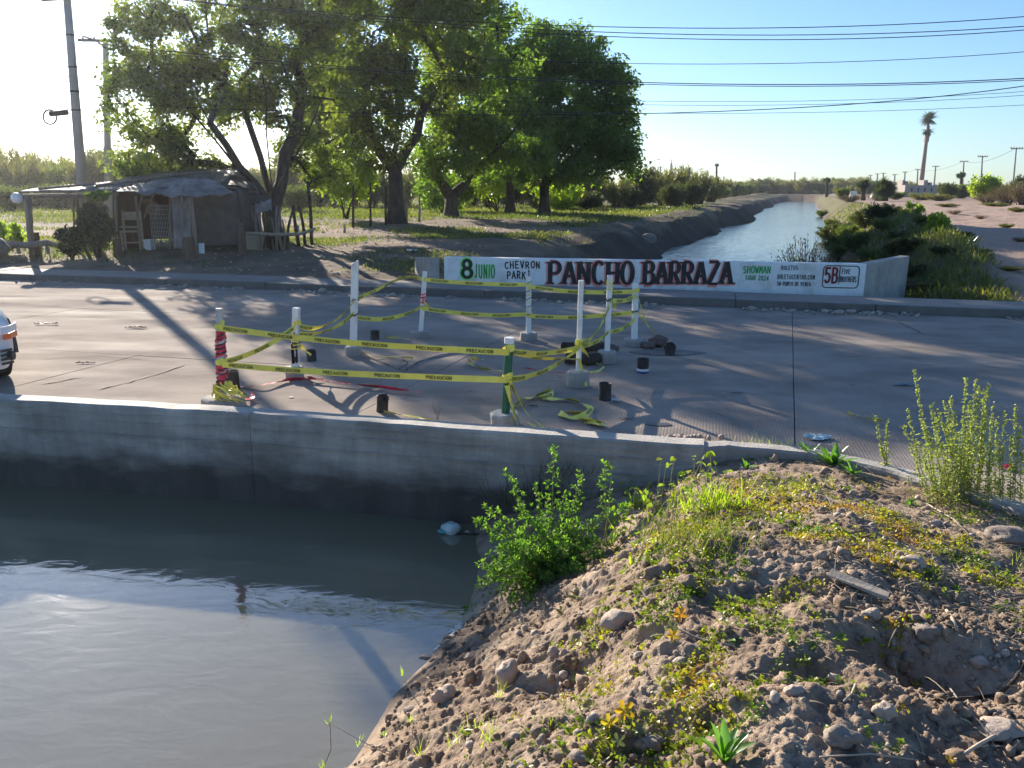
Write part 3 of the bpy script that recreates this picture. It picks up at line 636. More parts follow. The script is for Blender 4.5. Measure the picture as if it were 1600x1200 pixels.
# black drips on post B and white sleeve marks
def onpost(k, py):
    b0, t0 = POSTS[k]; r_ = ray(0, py); 
    lo, hi = 0., 1.3
    def yproj(t):
        p = b0.lerp(t0, t)-Vector((0, 0, CAMZ)); return 600-FPX*p.dot(up)/p.dot(fw)
    for _ in range(40):
        mid = (lo+hi)/2
        if yproj(mid) > py: lo = mid
        else: hi = mid
    return b0.lerp(t0, lo)
for o in bpy.data.objects:
    if o.name.startswith('barrier_post') and o['label'].startswith('white post second'):
        b0, t0 = POSTS['B']; mb = MB(); d = t0-b0
        for k in range(9):
            z0 = .14+random.uniform(0, .22); z1 = z0+random.uniform(.05, .3); a = random.uniform(-.03, .03)
            mb.box(Vector((a, -.040, 0))+d.normalized()*(z0+z1)/2, (random.uniform(.006, .022), .006, z1-z0))
        mb.build('paint_drips', m_black, o)

# ------------------------------------------------------------------ caution tape
TW = .058
def frames(path, nrm0=None):
    P = [Vector(p) for p in path]; L = [0]
    for i in range(1, len(P)): L.append(L[-1]+(P[i]-P[i-1]).length)
    return P, L
def tape(name, path, label, roll=None, text=True, mat=None, group='caution tape strung between the posts', width=TW, cat='tape', start=.1, parent=None, step=.06, rollf=None, flip=False, spacing=.49):
    """path: list of points; roll: list of (fraction, angle) - 0 is upright"""
    mat = mat or m_yellow
    P0, L0 = frames(path); tot = L0[-1]; n_ = max(4, int(tot/step)); Ls = np.array(L0)
    A = np.array([tuple(p) for p in P0]); ss = np.linspace(0, tot, n_+1)
    C = np.stack([np.interp(ss, Ls, A[:, k]) for k in range(3)], 1)
    if n_ > 6:
        for _ in range(2): C[1:-1] = (C[:-2]+2*C[1:-1]+C[2:])/4
    rl = np.zeros(n_+1) if roll is None else np.interp(ss/tot, [q[0] for q in roll], [q[1] for q in roll])
    rl = rl+13*fbm(ss*1.0, ss*0+len(label), 2.2, 3, len(label)); C[:, 2] += .012*fbm(ss, ss*0+len(label), 1.6, 2, 5)*np.sin(np.pi*ss/tot)
    o0 = Vector(C[0])
    tang = nrm(np.gradient(C, axis=0)); Wv = []; Nv = []
    for i in range(n_+1):
        t = Vector(tang[i]); z = Vector((0, 0, 1)); a = z-t*z.dot(t)
        if a.length < .15: a = Vector((1, 0, 0))-t*t.x
        a.normalize(); b_ = t.cross(a); r_ = R(rl[i]); Wv.append(a*math.cos(r_)+b_*math.sin(r_)); Nv.append(b_*math.cos(r_)-a*math.sin(r_))
    def at(s, w_, off):
        q = min(max(s/tot*n_, 0), n_-1e-6); i = int(q); f = q-i
        return Vector(C[i])*(1-f)+Vector(C[i+1])*f+(Wv[i]*(1-f)+Wv[i+1]*f)*w_+(Nv[i]*(1-f)+Nv[i+1]*f)*off-o0
    V = []; cr = [random.uniform(-.004, .004) for _ in range(n_+1)]
    for i in range(n_+1):
        for k, q in enumerate((-.5, -.17, .17, .5)):
            V.append(at(ss[i], q*width, (.004*math.sin(i*.5)*math.cos(k*1.3)+cr[i]*(abs(q) > .3))))
    F = [(i*4+k, (i+1)*4+k, (i+1)*4+k+1, i*4+k+1) for i in range(n_) for k in range(3)]
    me = bpy.data.meshes.new(name); me.from_pydata([tuple(v) for v in V], [], F); me.update(); me.polygons.foreach_set('use_smooth', [True]*len(F))
    if parent is None:
        o = thing(name, o0, label, cat, group); bd = link('tape_band', me, mat, o)
    else:
        o = parent; bd = link('tape_band', me, mat, parent); bd.location = o0-parent.location
    if text:
        ks = start; V, F_ = [], []
        inks = []
        while ks+.26 < tot:
            for sgn in (1, -1):
                ink = Ink(lambda x, y, k, s0=ks, sg=sgn: tuple(at(s0+(x if not flip else .25-x), y-.015, sg*(.0065+k*.00003))))
                ink.text('PRECAUCION', 0, 0, .245, .028, .0062, gap=.3); inks.append(ink)
            ks += spacing*random.uniform(.93, 1.07)
        for ink in inks:
            b_ = len(V); V += ink.v; F_ += [tuple(i+b_ for i in f) for f in ink.f]
        if V:
            me = bpy.data.meshes.new('lettering'); me.from_pydata(V, [], F_); me.update(); q = link('lettering', me, m_ink, bd)
    return o
def span(k1, y1, k2, y2, sag=.03, off=(0, -.045), n_=10, mid=None):
    a = onpost(k1, y1)+Vector((0, off[1], 0)); b_ = onpost(k2, y2)+Vector((0, off[1], 0)); out = []
    for i in range(n_+1):
        t = i/n_; p = a.lerp(b_, t); p.z -= sag*4*t*(1-t); out.append(p)
    return out
W0 = 'caution_tape'
tape(W0, span('A', 511, 'I', 549, .035), 'upper yellow tape across the front between the red wrapped post and the green post', roll=[(0, 0), (.5, 12), (1, 0)], start=.06)
tape(W0, span('A', 568, 'I', 592, .02), 'lower yellow tape across the front between the red wrapped post and the green post', roll=[(0, 5), (1, -4)], start=.1)
tape(W0, span('A', 566, 'B', 510, .05, (0, -.06)), 'yellow tape climbing from the middle of the red wrapped post to the dripped post', roll=[(0, 15), (1, -10)])
tape(W0, span('B', 506, 'C', 470, .16), 'upper yellow tape sagging between the dripped post and the tallest post', roll=[(0, 0), (.6, 50), (1, 20)], flip=True)
tape(W0, span('B', 520, 'C', 489, .10), 'lower yellow tape between the dripped post and the tallest post', roll=[(0, 10), (.5, 45), (1, 0)], flip=True)
tape(W0, [onpost('C', 468)+Vector((0, -.06, 0)), S(585, 455, 10.9), S(613, 440, 11.4), S(636, 432, 12.0), onpost('D', 436)+Vector((0, -.05, 0))], 'upper yellow tape arching from the tallest post up to the back row', roll=[(0, 0), (.7, 40), (1, 10)], flip=True)
tape(W0, span('C', 494, 'D', 478, .10), 'lower yellow tape between the tallest post and the knotted back post', roll=[(0, -5), (1, 20)], flip=True)
tape(W0, span('D', 436, 'E', 444, .03, (0, -.04)), 'upper yellow tape in the back row below the painted 8', flip=True)
tape(W0, span('D', 481, 'E', 490, .05, (0, -.04)), 'lower yellow tape in the back row between the two left posts of that row', flip=True)
tape(W0, span('E', 447, 'H', 455, .04, (0, -.04)), 'upper yellow tape in the back row ending at the far right corner post', flip=True)
tape(W0, span('E', 493, 'H', 487, .04, (0, -.04)), 'lower yellow tape in the back row ending at the far right corner post', flip=True)
tape(W0, span('G', 468, 'H', 462, .03, (0, -.05)), 'short tape between the two rightmost posts near their tops', text=True, flip=True, start=.3)
tape(W0, span('F', 535, 'G', 478, .12, (0, -.05)), 'tape rising from the slim crossing post to the upper part of its knotted neighbour', roll=[(0, 30), (.5, 10), (1, 0)], flip=True)
tape(W0, span('F', 538, 'G', 517, .05, (0, -.05))[:-1]+span('G', 517, 'H', 498, .04, (0, -.05)), 'tape rising in two spans from the slim crossing post to the far right corner', roll=[(0, 15), (1, 5)], flip=True)
tape(W0, span('I', 548, 'F', 542, .03, (0, -.05)), 'tape running level from the top of the green post to the slim crossing post', roll=[(0, 0), (.5, 35), (1, 0)], flip=True, text=True)
tape(W0, span('I', 590, 'F', 541, .08, (0, -.07)), 'tape climbing from the middle of the green post to the slim crossing post', roll=[(0, 0), (.5, 15), (1, 30)], text=True)
tape(W0, [onpost('I', 545)+Vector((0, -.05, 0)), S(822, 556, 7.4), S(842, 561, 7.7), S(868, 560, 8.0), onpost('F', 560)+Vector((0, -.04, 0))], 'slack tape drooping from the top of the green post to the crossing post', roll=[(0, 20), (.5, 60), (1, 70)], flip=True)
def coil(k, y0, y1, mat, w_=.05, turns=4, rad=.045, jit=.01):
    """tape wound round a post between two photo rows"""
    a, b_ = onpost(k, y1), onpost(k, y0); pts = []; n_ = turns*10
    for i in range(n_+1):
        t = i/n_; p = a.lerp(b_, t); q = t*turns*2*math.pi; r_ = rad+random.uniform(-jit, jit)
        pts.append(p+Vector((math.cos(q)*r_, math.sin(q)*r_, random.uniform(-jit, jit))))
    V = []; 
    for i, p in enumerate(pts):
        ww = w_*random.uniform(.5, 1)/2; tw = random.uniform(-.4, .4); V += [(p.x, p.y+tw*ww*.4, p.z-ww), (p.x+random.uniform(-.004, .004), p.y-tw*ww*.4, p.z+ww)]
    F = [(2*i, 2*i+2, 2*i+3, 2*i+1) for i in range(len(pts)-1)]
    return V, F
def wrapthing(k, rows, label):
    b0 = POSTS[k][0]; t_ = thing('tape_wrapping', onpost(k, rows[0][1]), label, 'tape', 'tape wound round posts')
    for (y0, y1, mat, w_, turns, rad, nm) in rows:
        V, F = coil(k, y0, y1, mat, w_, turns, rad); me = bpy.data.meshes.new(nm); L_ = t_.location
        me.from_pydata([(v[0]-L_.x, v[1]-L_.y, v[2]-L_.z) for v in V], [], F); me.update(); link(nm, me, mat, t_)
    return t_
ra = POSTS['A']
t_ = wrapthing('A', [(505, 516, m_yellow, .07, 1, .042, 'yellow_band'), (517, 560, m_red, .05, 6, .046, 'red_band'), (521, 556, m_black, .02, 5, .052, 'dark_band'), (562, 570, m_yellow, .07, 1, .055, 'yellow_band'), (571, 608, m_red, .06, 6, .05, 'red_band'), (575, 605, m_black, .018, 5, .056, 'dark_band'), (528, 600, m_greyp, .03, 3, .054, 'pale_band')], 'thick wrapping of crumpled red tape up the left corner post')
mb = MB(); c0 = onpost('A', 600)-t_.location
for i in range(26):
    a = random.uniform(0, 6.28); r0 = random.uniform(.03, .08); pts = []
    for j in range(6):
        t = j/5; a += random.uniform(.2, .7); pts.append(c0+Vector((math.cos(a)*(r0+.10*t)+.07*t, math.sin(a)*(r0+.08*t)-.03, .02-.16*t+random.uniform(-.02, .02))))
    mb.tube(pts, [.012]*6, 3, flat=.3)
mb.build('loose_tangle', m_yellow, t_)
wrapthing('E', [(438, 500, m_yellow, .022, 6, .046, 'yellow_band'), (438, 500, m_black, .012, 5, .05, 'dark_band')], 'thin twisted yellow tape spiralling down the middle back post')
wrapthing('D', [(458, 472, m_red, .03, 3, .044, 'red_band'), (470, 484, m_red, .03, 2, .046, 'red_band')], 'red tape knot tied round a back row post')
wrapthing('G', [(438, 456, m_yellow, .03, 3, .04, 'yellow_band'), (466, 472, m_black, .02, 2, .044, 'dark_band')], 'yellow knot tied near the top of the right side middle post')
wrapthing('B', [(503, 512, m_yellow, .06, 1, .05, 'yellow_band'), (522, 545, m_black, .014, 5, .052, 'dark_band'), (524, 548, m_yellow, .018, 4, .054, 'yellow_band')], 'yellow band and dark strands tied round the dripped post')
wrapthing('I', [(540, 553, m_yellow, .07, 1, .048, 'yellow_band'), (584, 595, m_yellow, .07, 1, .048, 'yellow_band')], 'two yellow bands wrapped round the green post')
wrapthing('C', [(466, 470, m_wood, .012, 2, .058, 'cord'), (490, 497, m_black, .03, 1, .058, 'dark_band')], 'thin ties round the tallest broken topped post')
wrapthing('H', [(484, 492, m_black, .02, 1, .05, 'dark_band'), (452, 458, m_yellow, .07, 1, .05, 'yellow_band')], 'ties round the far right corner post')
wrapthing('F', [(530, 545, m_yellow, .04, 3, .04, 'yellow_band')], 'yellow knot where tapes cross on the slim post')
# hanging ends
def hang(k, pts, label, mat=m_yellow, w_=.03, text=False):
    return tape('tape_end', pts, label, roll=[(0, 0), (.5, 60), (1, 110)], mat=mat, width=w_, text=text, group='loose tape ends', start=.05)
hang('D', [onpost('D', 470)+Vector((.02, -.05, 0)), S(668, 478, 11.6), S(671, 487, 11.6), S(672, 494, 11.6)], 'yellow tape end hanging from the red knot of the back post', w_=.05)
hang('D', [onpost('D', 466)+Vector((.02, -.05, 0)), S(667, 474, 11.6), S(673, 486, 11.6)], 'short red tape end hanging from the back post knot', m_red, .04)
hang('G', [onpost('G', 470)+Vector((.02, -.05, 0)), S(961, 476, 10.1), S(962, 483, 10.1), S(960, 482, 10.1)], 'yellow tape end dangling from the right middle post', w_=.05)
hang('F', [onpost('F', 541)+Vector((0, -.05, 0)), S(912, 548, 8.8), S(920, 558, 8.8)], 'forked yellow tape end hanging beside the crossing knot', w_=.05)
hang('F', [onpost('F', 560)+Vector((0, -.05, 0)), S(909, 575, 8.5), S(913, 590, 8.5), S(916, 603, 8.4)], 'yellow and black strand hanging down the slim post to its block', w_=.03)
hang('B', [onpost('B', 533)+Vector((.02, -.05, 0)), S(475, 545, 9), S(486, 555, 9)], 'yellow strand trailing from the dripped post to the can behind it', w_=.05)
hang('H', [onpost('H', 463)+Vector((.03, -.05, 0)), S(1003, 484, 11), S(1007, 500, 11), S(1020, 516, 11), G(1026, 524, .01)], 'thin strand trailing from the far corner post to the road', w_=.02)
hang('H', [onpost('H', 487)+Vector((.03, -.05, 0)), S(1003, 498, 11), S(1014, 511, 10.9)], 'short strand below the first one on the far corner post', w_=.02)
hang('I', [onpost('I', 592)+Vector((.02, -.06, 0)), S(808, 620, 6.95), S(824, 648, 6.85), G(850, 669, .02)], 'yellow strip falling from the green post to the road edge on its right', w_=.035, text=True)
hang('I', [onpost('I', 597)+Vector((.02, -.06, 0)), S(799, 630, 6.95), S(806, 655, 6.85), G(812, 668, .02)], 'yellow strip falling straight beside the green post', w_=.05)
hang('I', [onpost('I', 600)+Vector((.0, -.06, 0)), S(800, 640, 6.95), S(815, 656, 6.85), G(838, 667, .02)], 'crumpled middle yellow strip at the foot of the green post', w_=.06)
def ground_tape(pts, label, mat=m_yellow, w_=.06, text=True, name='fallen_tape', lift=.03):
    P = [G(a, b_, .012+lift*abs(math.sin(i*1.7))) for i, (a, b_) in enumerate(pts)]
    rl = [(i/(len(pts)-1), 60+45*math.sin(i*2.1+len(pts))) for i in range(len(pts))]
    return tape(name, P, label, roll=rl, mat=mat, width=w_, text=text, group='tape lying on the road', start=.1, step=.04)
ground_tape([(798, 638), (815, 625), (832, 620), (850, 613), (860, 608), (862, 616), (850, 620), (840, 620), (862, 622), (890, 623), (912, 630), (925, 638), (915, 648), (895, 655), (885, 650), (874, 645)], 'long yellow tape curling across the road right of the green post')
ground_tape([(874, 646), (895, 645), (918, 646), (908, 656), (928, 658), (948, 661), (940, 664), (914, 655)], 'looped end of yellow tape lying right of the long curl')
ground_tape([(732, 560), (735, 568), (748, 574), (765, 577), (785, 580)], 'faded yellow tape snaking on the road behind the front tapes', w_=.035)
ground_tape([(735, 558), (745, 560), (756, 562)], 'small yellow scrap behind the front tapes', w_=.05, text=False)
ground_tape([(905, 560), (925, 564), (945, 572), (935, 580), (900, 583)], 'thin strand of tape curving round behind the slim post', w_=.02, text=False)
ground_tape([(600, 643), (625, 648), (655, 653), (680, 658)], 'thin yellow strand lying by the near can', w_=.025, text=False)
ground_tape([(560, 548), (580, 556), (610, 557), (645, 559)], 'yellow strand trailing from the tallest post block', w_=.03)
ground_tape([(600, 526), (615, 527), (640, 530)], 'small faded yellow strip behind the tallest post', w_=.03, text=False)
ground_tape([(1326, 644), (1340, 648), (1352, 652), (1365, 656), (1388, 658)], 'thin yellow strip lying alone on the open road at right', w_=.04, text=False)
ground_tape([(375, 604), (410, 602), (452, 593), (485, 592), (540, 600), (600, 605), (655, 613)], 'long pink red tape lying across the road inside the barrier', m_red, .045)
ground_tape([(478, 589), (490, 591), (505, 593)], 'short pink red piece beside the dripped post block', m_red, .04, False)
ground_tape([(366, 622), (382, 626), (396, 622), (392, 616)], 'curl of pink red tape at the foot of the wrapped post', m_red, .07, False)
ground_tape([(820, 574), (850, 582), (880, 583), (900, 580)], 'thin dark red cord between the green post and the slim post', m_red, .012, False)

# ------------------------------------------------------------------ soot blackened cans
def can(px, py, hpx, label, band=False, lean=0, cut=False, rpx=None):
    b0 = G(px, py, 0); sc_ = (b0-Vector((0, 0, CAMZ))).length/FPX; h = hpx*sc_; r_ = (rpx or 9)*sc_
    t_ = thing('burnt_can', b0, label, 'can', 'soot blackened cans used as road flares'); mb = MB(); n_ = 18
    prof = [(r_*1.02, 0), (r_*1.04, .006), (r_, .015), (r_, h*.3), (r_*.985, h*.5), (r_, h*.7), (r_*.99, h-.008), (r_*1.03, h-.003), (r_*1.03, h), (r_*.94, h), (r_*.93, h*.6), (0.001, h*.58)]
    V = []; 
    for rr_, z in prof:
        for j in range(n_):
            a = 2*math.pi*j/n_; q = 1+.03*math.sin(3*a+z*20); zz = z-(cut and z > h*.75)*.05*max(0, math.cos(a+.6))+0
            V.append((rr_*q*math.cos(a)+lean*z, rr_*q*math.sin(a), zz))
    mb.add(V, [(i*n_+j, i*n_+(j+1) % n_, (i+1)*n_+(j+1) % n_, (i+1)*n_+j) for i in range(len(prof)-1) for j in range(n_)]); mb.build('can_body', m_black, t_, True)
    if band:
        mb = MB(); mb.lathe((0, 0, 0), [(r_*1.01, h*.14), (r_*1.035, h*.15), (r_*1.035, h*.30), (r_*1.01, h*.31)], n_); mb.build('white_band', m_pvc, t_, True)
        mb = MB(); mb.lathe((0, 0, 0), [(r_*1.03, .0), (r_*1.045, .004), (r_*1.045, h*.10), (r_*1.01, h*.11)], n_); mb.build('blue_band', M('blue_band_paint', (.04, .09, .30), rough=.5), t_, True)
    return t_
can(366, 606, 26, 'black can just right of the red wrapped post', rpx=8)
can(487, 564, 17, 'black can behind the dripped white post', rpx=7)
can(586, 530, 13, 'black can right of the tallest post, farthest on the left', rpx=7)
can(597, 642, 25, 'near black can with a torn tilted rim, close to the parapet', lean=.08, cut=True, rpx=9)
can(945, 624, 26, 'largest black can standing right of the slim post block', rpx=9.5)
can(1004, 582, 22, 'black can with a white band round its foot', True, rpx=9)
can(1047, 554, 18, 'black can at the right beside the broken rocks', rpx=8, cut=True)

# ------------------------------------------------------------------ rocks, logs and litter on the road
m_rock = M('red_rock', (.20, .13, .11), (.12, .085, .075), 7, .9, .8, 30); m_stone = M('grey_stone', (.29, .235, .19), (.19, .15, .125), 6, .85, .5, 40)
m_pale = M('pale_stone', (.44, .35, .28), (.32, .25, .20), 7, .85, .5, 40)
def stone(name, p, size, label, mat=m_stone, cat='stone', group=None, seed=None, rz=None, amp=.3, sink=.3, base=ICO3, parent=None):
    seed = seed if seed is not None else random.random()*50; V, F = rockshape(seed, amp, base); V = V*np.array(size)*.5
    o = npmesh(name, V, F, mat, smoothf=True); o.location = Vector(p)+Vector((0, 0, size[2]*(.5-sink))); o.rotation_euler = (random.uniform(-.1, .1), random.uniform(-.1, .1), rz if rz is not None else random.uniform(0, 6))
    return tag(o, label, cat, group)
stone('broken_rock', G(1028, 541), (.26, .22, .17), 'brownish broken rock on the road beside the small black can', m_rock, 'rock', 'rocks on the road', 3, .3, .45, .12)
stone('broken_rock', G(1014, 544), (.18, .16, .10), 'flatter brown rock left of the taller broken rock', m_rock, 'rock', 'rocks on the road', 4, .8, .4, .12)
stone('broken_rock', G(1044, 546), (.13, .12, .09), 'small brown rock wedged behind the far right can', m_rock, 'rock', 'rocks on the road', 6, .8, .4, .12)
def log(name, pts, rad, label, mat=m_bark, cat='log', group=None, n_=9):
    p0 = Vector(pts[0]); mb = MB(); Q = []; k = 8
    for i in range(k+1):
        t = i/k*(len(pts)-1); j = min(int(t), len(pts)-2); Q.append(Vector(pts[j]).lerp(Vector(pts[j+1]), t-j)-p0+Vector([random.uniform(-.1, .1)*(rad if not hasattr(rad, '__len__') else rad[0]) for _ in range(3)]))
    rs = [(rad if not hasattr(rad, '__len__') else np.interp(i/k, np.linspace(0, 1, len(rad)), rad))*random.uniform(.9, 1.1) for i in range(k+1)]
    mb.tube(Q, rs, n_); o = mb.build(name, mat, None, True); o.location = p0; return tag(o, label, cat, group)
log('log', [G(878, 541, .06), G(910, 543, .07), G(944, 542, .06)], .055, 'dark log lying behind the slim post, farther of the two', group='logs on the road')
log('log', [G(884, 560, .07), G(912, 562, .07), G(936, 560, .07)], .07, 'dark log lying nearer behind the slim post', group='logs on the road')
log('log', [G(930, 540, .05), G(950, 543, .055), G(966, 544, .04)], [.06, .07, .03], 'rounded brown log end between the two right posts', group='logs on the road', mat=m_rock)
m_bag = M('blue_grey_plastic', (.40, .55, .55), (.55, .66, .64), 6, .35, .6, 15)
def rag(name, p, sx_, sy_, label, mat, cat, h=.02, seed=1, group=None, rz=0):
    n_ = 14; X, Y = np.meshgrid(np.linspace(-1, 1, n_), np.linspace(-1, 1, n_), indexing='ij'); rmax = 1+.25*fbm(X*0+np.arctan2(Y, X), Y*0, 1.2, 2, seed)
    q = np.maximum(np.abs(X), np.abs(Y))/np.maximum(np.hypot(X, Y), 1e-6); x = X*q*rmax*sx_/2; y = Y*q*rmax*sy_/2
    z = h*(.6+.8*fbm(X+seed, Y, 2.2, 3, seed)) + .004
    ni, nj = X.shape; V = np.stack([x, y, z], -1).reshape(-1, 3); I = np.arange(ni*nj).reshape(ni, nj); F = np.stack([I[:-1, :-1], I[1:, :-1], I[1:, 1:], I[:-1, 1:]], -1).reshape(-1, 4)
    o = npmesh(name, V, F, mat, smoothf=True); o.location = p; o.rotation_euler = (0, 0, rz); return tag(o, label, cat, group)
rag('plastic_bag', G(1277, 685), .26, .16, 'pale blue green crumpled plastic sheet lying near the kerb at right', m_bag, 'plastic sheet', .03, 3)
rag('plastic_scrap', G(1412, 602), .28, .06, 'small blue plastic scrap on the open road', M('blue_plastic', (.05, .22, .32), rough=.4), 'plastic scrap', .02, 5)
rag('crushed_cup', G(962, 627), .10, .09, 'flattened pale lid beside the largest black can', m_bag, 'litter', .02, 6)
rag('paper_scrap', G(978, 654), .16, .04, 'thin pale paper scrap on the road below the long tape', m_pale, 'litter', .01, 7)
rag('paper_scrap', G(875, 590), .07, .05, 'tiny pale paper scrap left of the slim post block', m_pale, 'litter', .01, 8)
rag('oil_stain', G(1030, 663), .28, .12, 'dark damp stain on the road near the parapet', M('stain', (.07, .06, .055), rough=.5), 'stain', .0, 8)
rag('oil_stain', G(1040, 551), .95, .42, 'round dark stain under the far right can', M('soot_stain', (.11, .095, .085), (.18, .16, .14), 6, .7), 'stain', .0, 9)
rag('dark_scrap', G(72, 507), .42, .06, 'dark flat scrap on the sunlit road at far left', m_dark, 'litter', .03, 10)
rag('dark_scrap', G(213, 513), .36, .06, 'dark flat scrap on the sunlit road left of the pole shadow', m_dark, 'litter', .03, 12)
rag('dark_scrap', G(132, 568), .26, .03, 'thin dark splinter on the road behind the parapet at left', m_dark, 'litter', .02, 13)
rag('dark_scrap', G(834, 635), .09, .03, 'tiny dark scrap inside the tape loop', m_dark, 'litter', .01, 14)
rag('orange_scrap', G(1572, 733, .0), .12, .08, 'red and white wrapper lying behind the tall weeds', m_red, 'litter', .03, 15)
# small dry sprig growing at the joint and dry leaf heap at the parapet end
mb = MB()
for i in range(9):
    a = random.uniform(0, 6.28); mb.tube([(0, 0, 0), (.03*math.cos(a), .02*math.sin(a), .07), (.05*math.cos(a+.5), .03*math.sin(a), .10+.02*i)], .0018, 3)
o = mb.build('dry_sprig', m_wood); o.location = G(684, 656); tag(o, 'tiny dry sprig growing from the road left of the green post', 'plant')
sh6 = [rockshape(60+i, .6, ICO1) for i in range(3)]; P = np.array([G(1060+random.gauss(12, 16), 684+random.gauss(0, 1.0), .02+abs(random.gauss(0, .012))) for _ in range(60)])
V, F = scatter(sh6[0], P, rdir(60), rdir(60), rng.uniform(.01, .035, 60), .02)
tag(npmesh('dry_leaf_heap', V, F, m_pale), 'little heap of dry leaves on the road at the right end of the parapet', 'litter')
# ------------------------------------------------------------------ car nosing in at the far left
m_carp = M('silver_white_paint', (.60, .63, .67), rough=.25, spec=.6); m_glass = M('car_glass', (.02, .025, .03), rough=.05, spec=.8); m_tyre = M('tyre_rubber', (.025, .025, .025), rough=.85)
m_lamp = M('clear_lamp', (.7, .72, .74), rough=.1, spec=.8); m_amber = M('amber_lens', (.75, .16, .05), rough=.2, spec=.7)
FU, FV = None, None
p = S(14, 560, 8.75); FU, FV = touv(p.x, p.y)
car = thing('parked_car', (-5.80, 7.78, 0), 'pale silver white car of which only the rounded front corner enters at the left edge', 'car', rz=R(-45))
# local: x forward (nose at 0), y across
def carbody():
    st_ = [(-4.3, .70, .35, .80, .82), (-4.15, .82, .22, .95, 1.0), (-3.6, .86, .2, .98, 1.28), (-3.0, .87, .2, .98, 1.46), (-2.1, .87, .2, .96, 1.48), (-1.6, .87, .2, .94, 1.30), (-1.1, .87, .2, .90, .96), (-.6, .86, .2, .84, .86), (-.28, .82, .2, .74, .78), (-.1, .72, .2, .64, .68), (-.02, .58, .22, .56, .58), (0, .40, .24, .52, .54)]
    V = []
    for x, hw, zb, zs, zr in st_:
        for y, z in ((-hw*.92, zb), (-hw, zb+.12), (-hw*1.01, (zb+zs)/2), (-hw*.98, zs), (-hw*.74, zr-.03), (-hw*.4, zr), (hw*.4, zr), (hw*.74, zr-.03), (hw*.98, zs), (hw*1.01, (zb+zs)/2), (hw, zb+.12), (hw*.92, zb)):
            V.append((x, y, z))
    F = [(i*12+j, i*12+j+1, (i+1)*12+j+1, (i+1)*12+j) for i in range(len(st_)-1) for j in range(11)]+[tuple(range(11, -1, -1)), tuple((len(st_)-1)*12+j for j in range(12))]
    return V, F
V, F = carbody(); me = bpy.data.meshes.new('body'); me.from_pydata(V, [], F); me.update(); me.polygons.foreach_set('use_smooth', [True]*len(F)); b_ = link('body', me, m_carp, car); md = b_.modifiers.new('s', 'SUBSURF'); md.levels = md.render_levels = 2
for sx_ in (-1, 1):
    for x in (-.78, -3.45):
        mb = MB(); 
        mb.tube([(x, sx_*.64, .31), (x, sx_*.83, .31)], .31, 24); wq = mb.build('tyre', m_tyre, car, bevel=.02)
        mb = MB(); mb.tube([(x, sx_*.825, .31), (x, sx_*.845, .31)], .19, 16); mb.build('rim', m_pvc, wq)
        mb = MB(); pts = [(x+.37*math.cos(a), sx_*.845, .31+.37*math.sin(a)) for a in np.linspace(0, math.pi, 12)]; mb.tube(pts, .035, 6); mb.build('wheel_arch', m_dark, car)
    mb = MB(); mb.add([(-1.55, sx_*.83, .98), (-1.75, sx_*.70, 1.30), (-2.1, sx_*.67, 1.40), (-3.0, sx_*.67, 1.38), (-3.4, sx_*.84, 1.0)], [(0, 1, 2, 3, 4) if sx_ < 0 else (4, 3, 2, 1, 0)]); mb.build('side_window', m_glass, car)
def patch(name, mat, pts, off=.0):
    mb = MB(); mb.add(pts, [tuple(range(len(pts)))]); return mb.build(name, mat, car)
for s in (-1, 1):
    # headlamp, amber indicator, fog light and grille slots wrapped on the corner
    def lampstrip(nm, mat, x0, x1, z0, z1, off=.003, n_=5):
        V = []
        for i in range(n_+1):
            x = x0+(x1-x0)*i/n_; hw = np.interp(x, [-.6, -.28, -.1, -.02, 0], [.87, .845, .74, .60, .42]); V += [(x+off, s*(hw+off), z0), (x+off, s*(hw+off), z1)]
        me = bpy.data.meshes.new(nm); me.from_pydata(V, [], [(2*i, 2*i+2, 2*i+3, 2*i+1) for i in range(n_)]); me.update(); o = link(nm, me, mat, car); q = o.modifiers.new('t', 'SOLIDIFY'); q.thickness = .012
    lampstrip('headlight', m_lamp, -.34, -.05, .585, .66); lampstrip('indicator', m_amber, -.33, -.06, .52, .58)
    for k in range(4): lampstrip('grille_slot', m_dark, -.10, -.03, .26+.045*k, .285+.045*k)
    mb = MB(); mb.tube([(-.115, s*.715, .34), (-.085, s*.755, .34)], .05, 14); mb.build('fog_light', m_dark, car)
mb = MB(); mb.add([(-1.08, -.62, .98), (-1.08, .62, .98), (-1.66, .60, 1.36), (-1.66, -.60, 1.36)], [(0, 1, 2, 3)]); mb.build('windscreen', m_glass, car)

# ------------------------------------------------------------------ utility poles and wires by the road
m_pole = M('pole_concrete', (.40, .37, .35), (.32, .29, .27), 4, .85, .2, 30, stretch=(1, 1, .3)); m_cable = M('cable_black', (.03, .03, .035), rough=.6)
def hz(x, y): return float(hfar(np.array([x]), np.array([y]), False)[0])
p1b = S(131, 340, 25.6); p1b.z = hz(p1b.x, p1b.y); p1m = S(105, 0, 25.6); d = (p1m-p1b); p1t = p1b+d*1.14
t_ = thing('utility_pole', p1b, 'tall pale concrete pole rising behind the shack roof, nearest and leaning slightly', 'pole'); mb = MB(); mb.tube([(0, 0, 0), (p1m-p1b)*.5, p1t-p1b], [.165, .135, .095], 14); sh_ = mb.build('pole_shaft', m_pole, t_, True)
def bandat(t, w_=.05): q = (p1t-p1b)*t; m_ = MB(); m_.tube([q-Vector((0, 0, w_/2)), q+Vector((0, 0, w_/2))], .165-.07*t+.008, 12); m_.build('strap', m_dark, t_)
for py in (55, 105, 143, 172):
    q = S(115, py, 25.6); bandat((q.z-p1b.z)/(p1t.z-p1b.z))
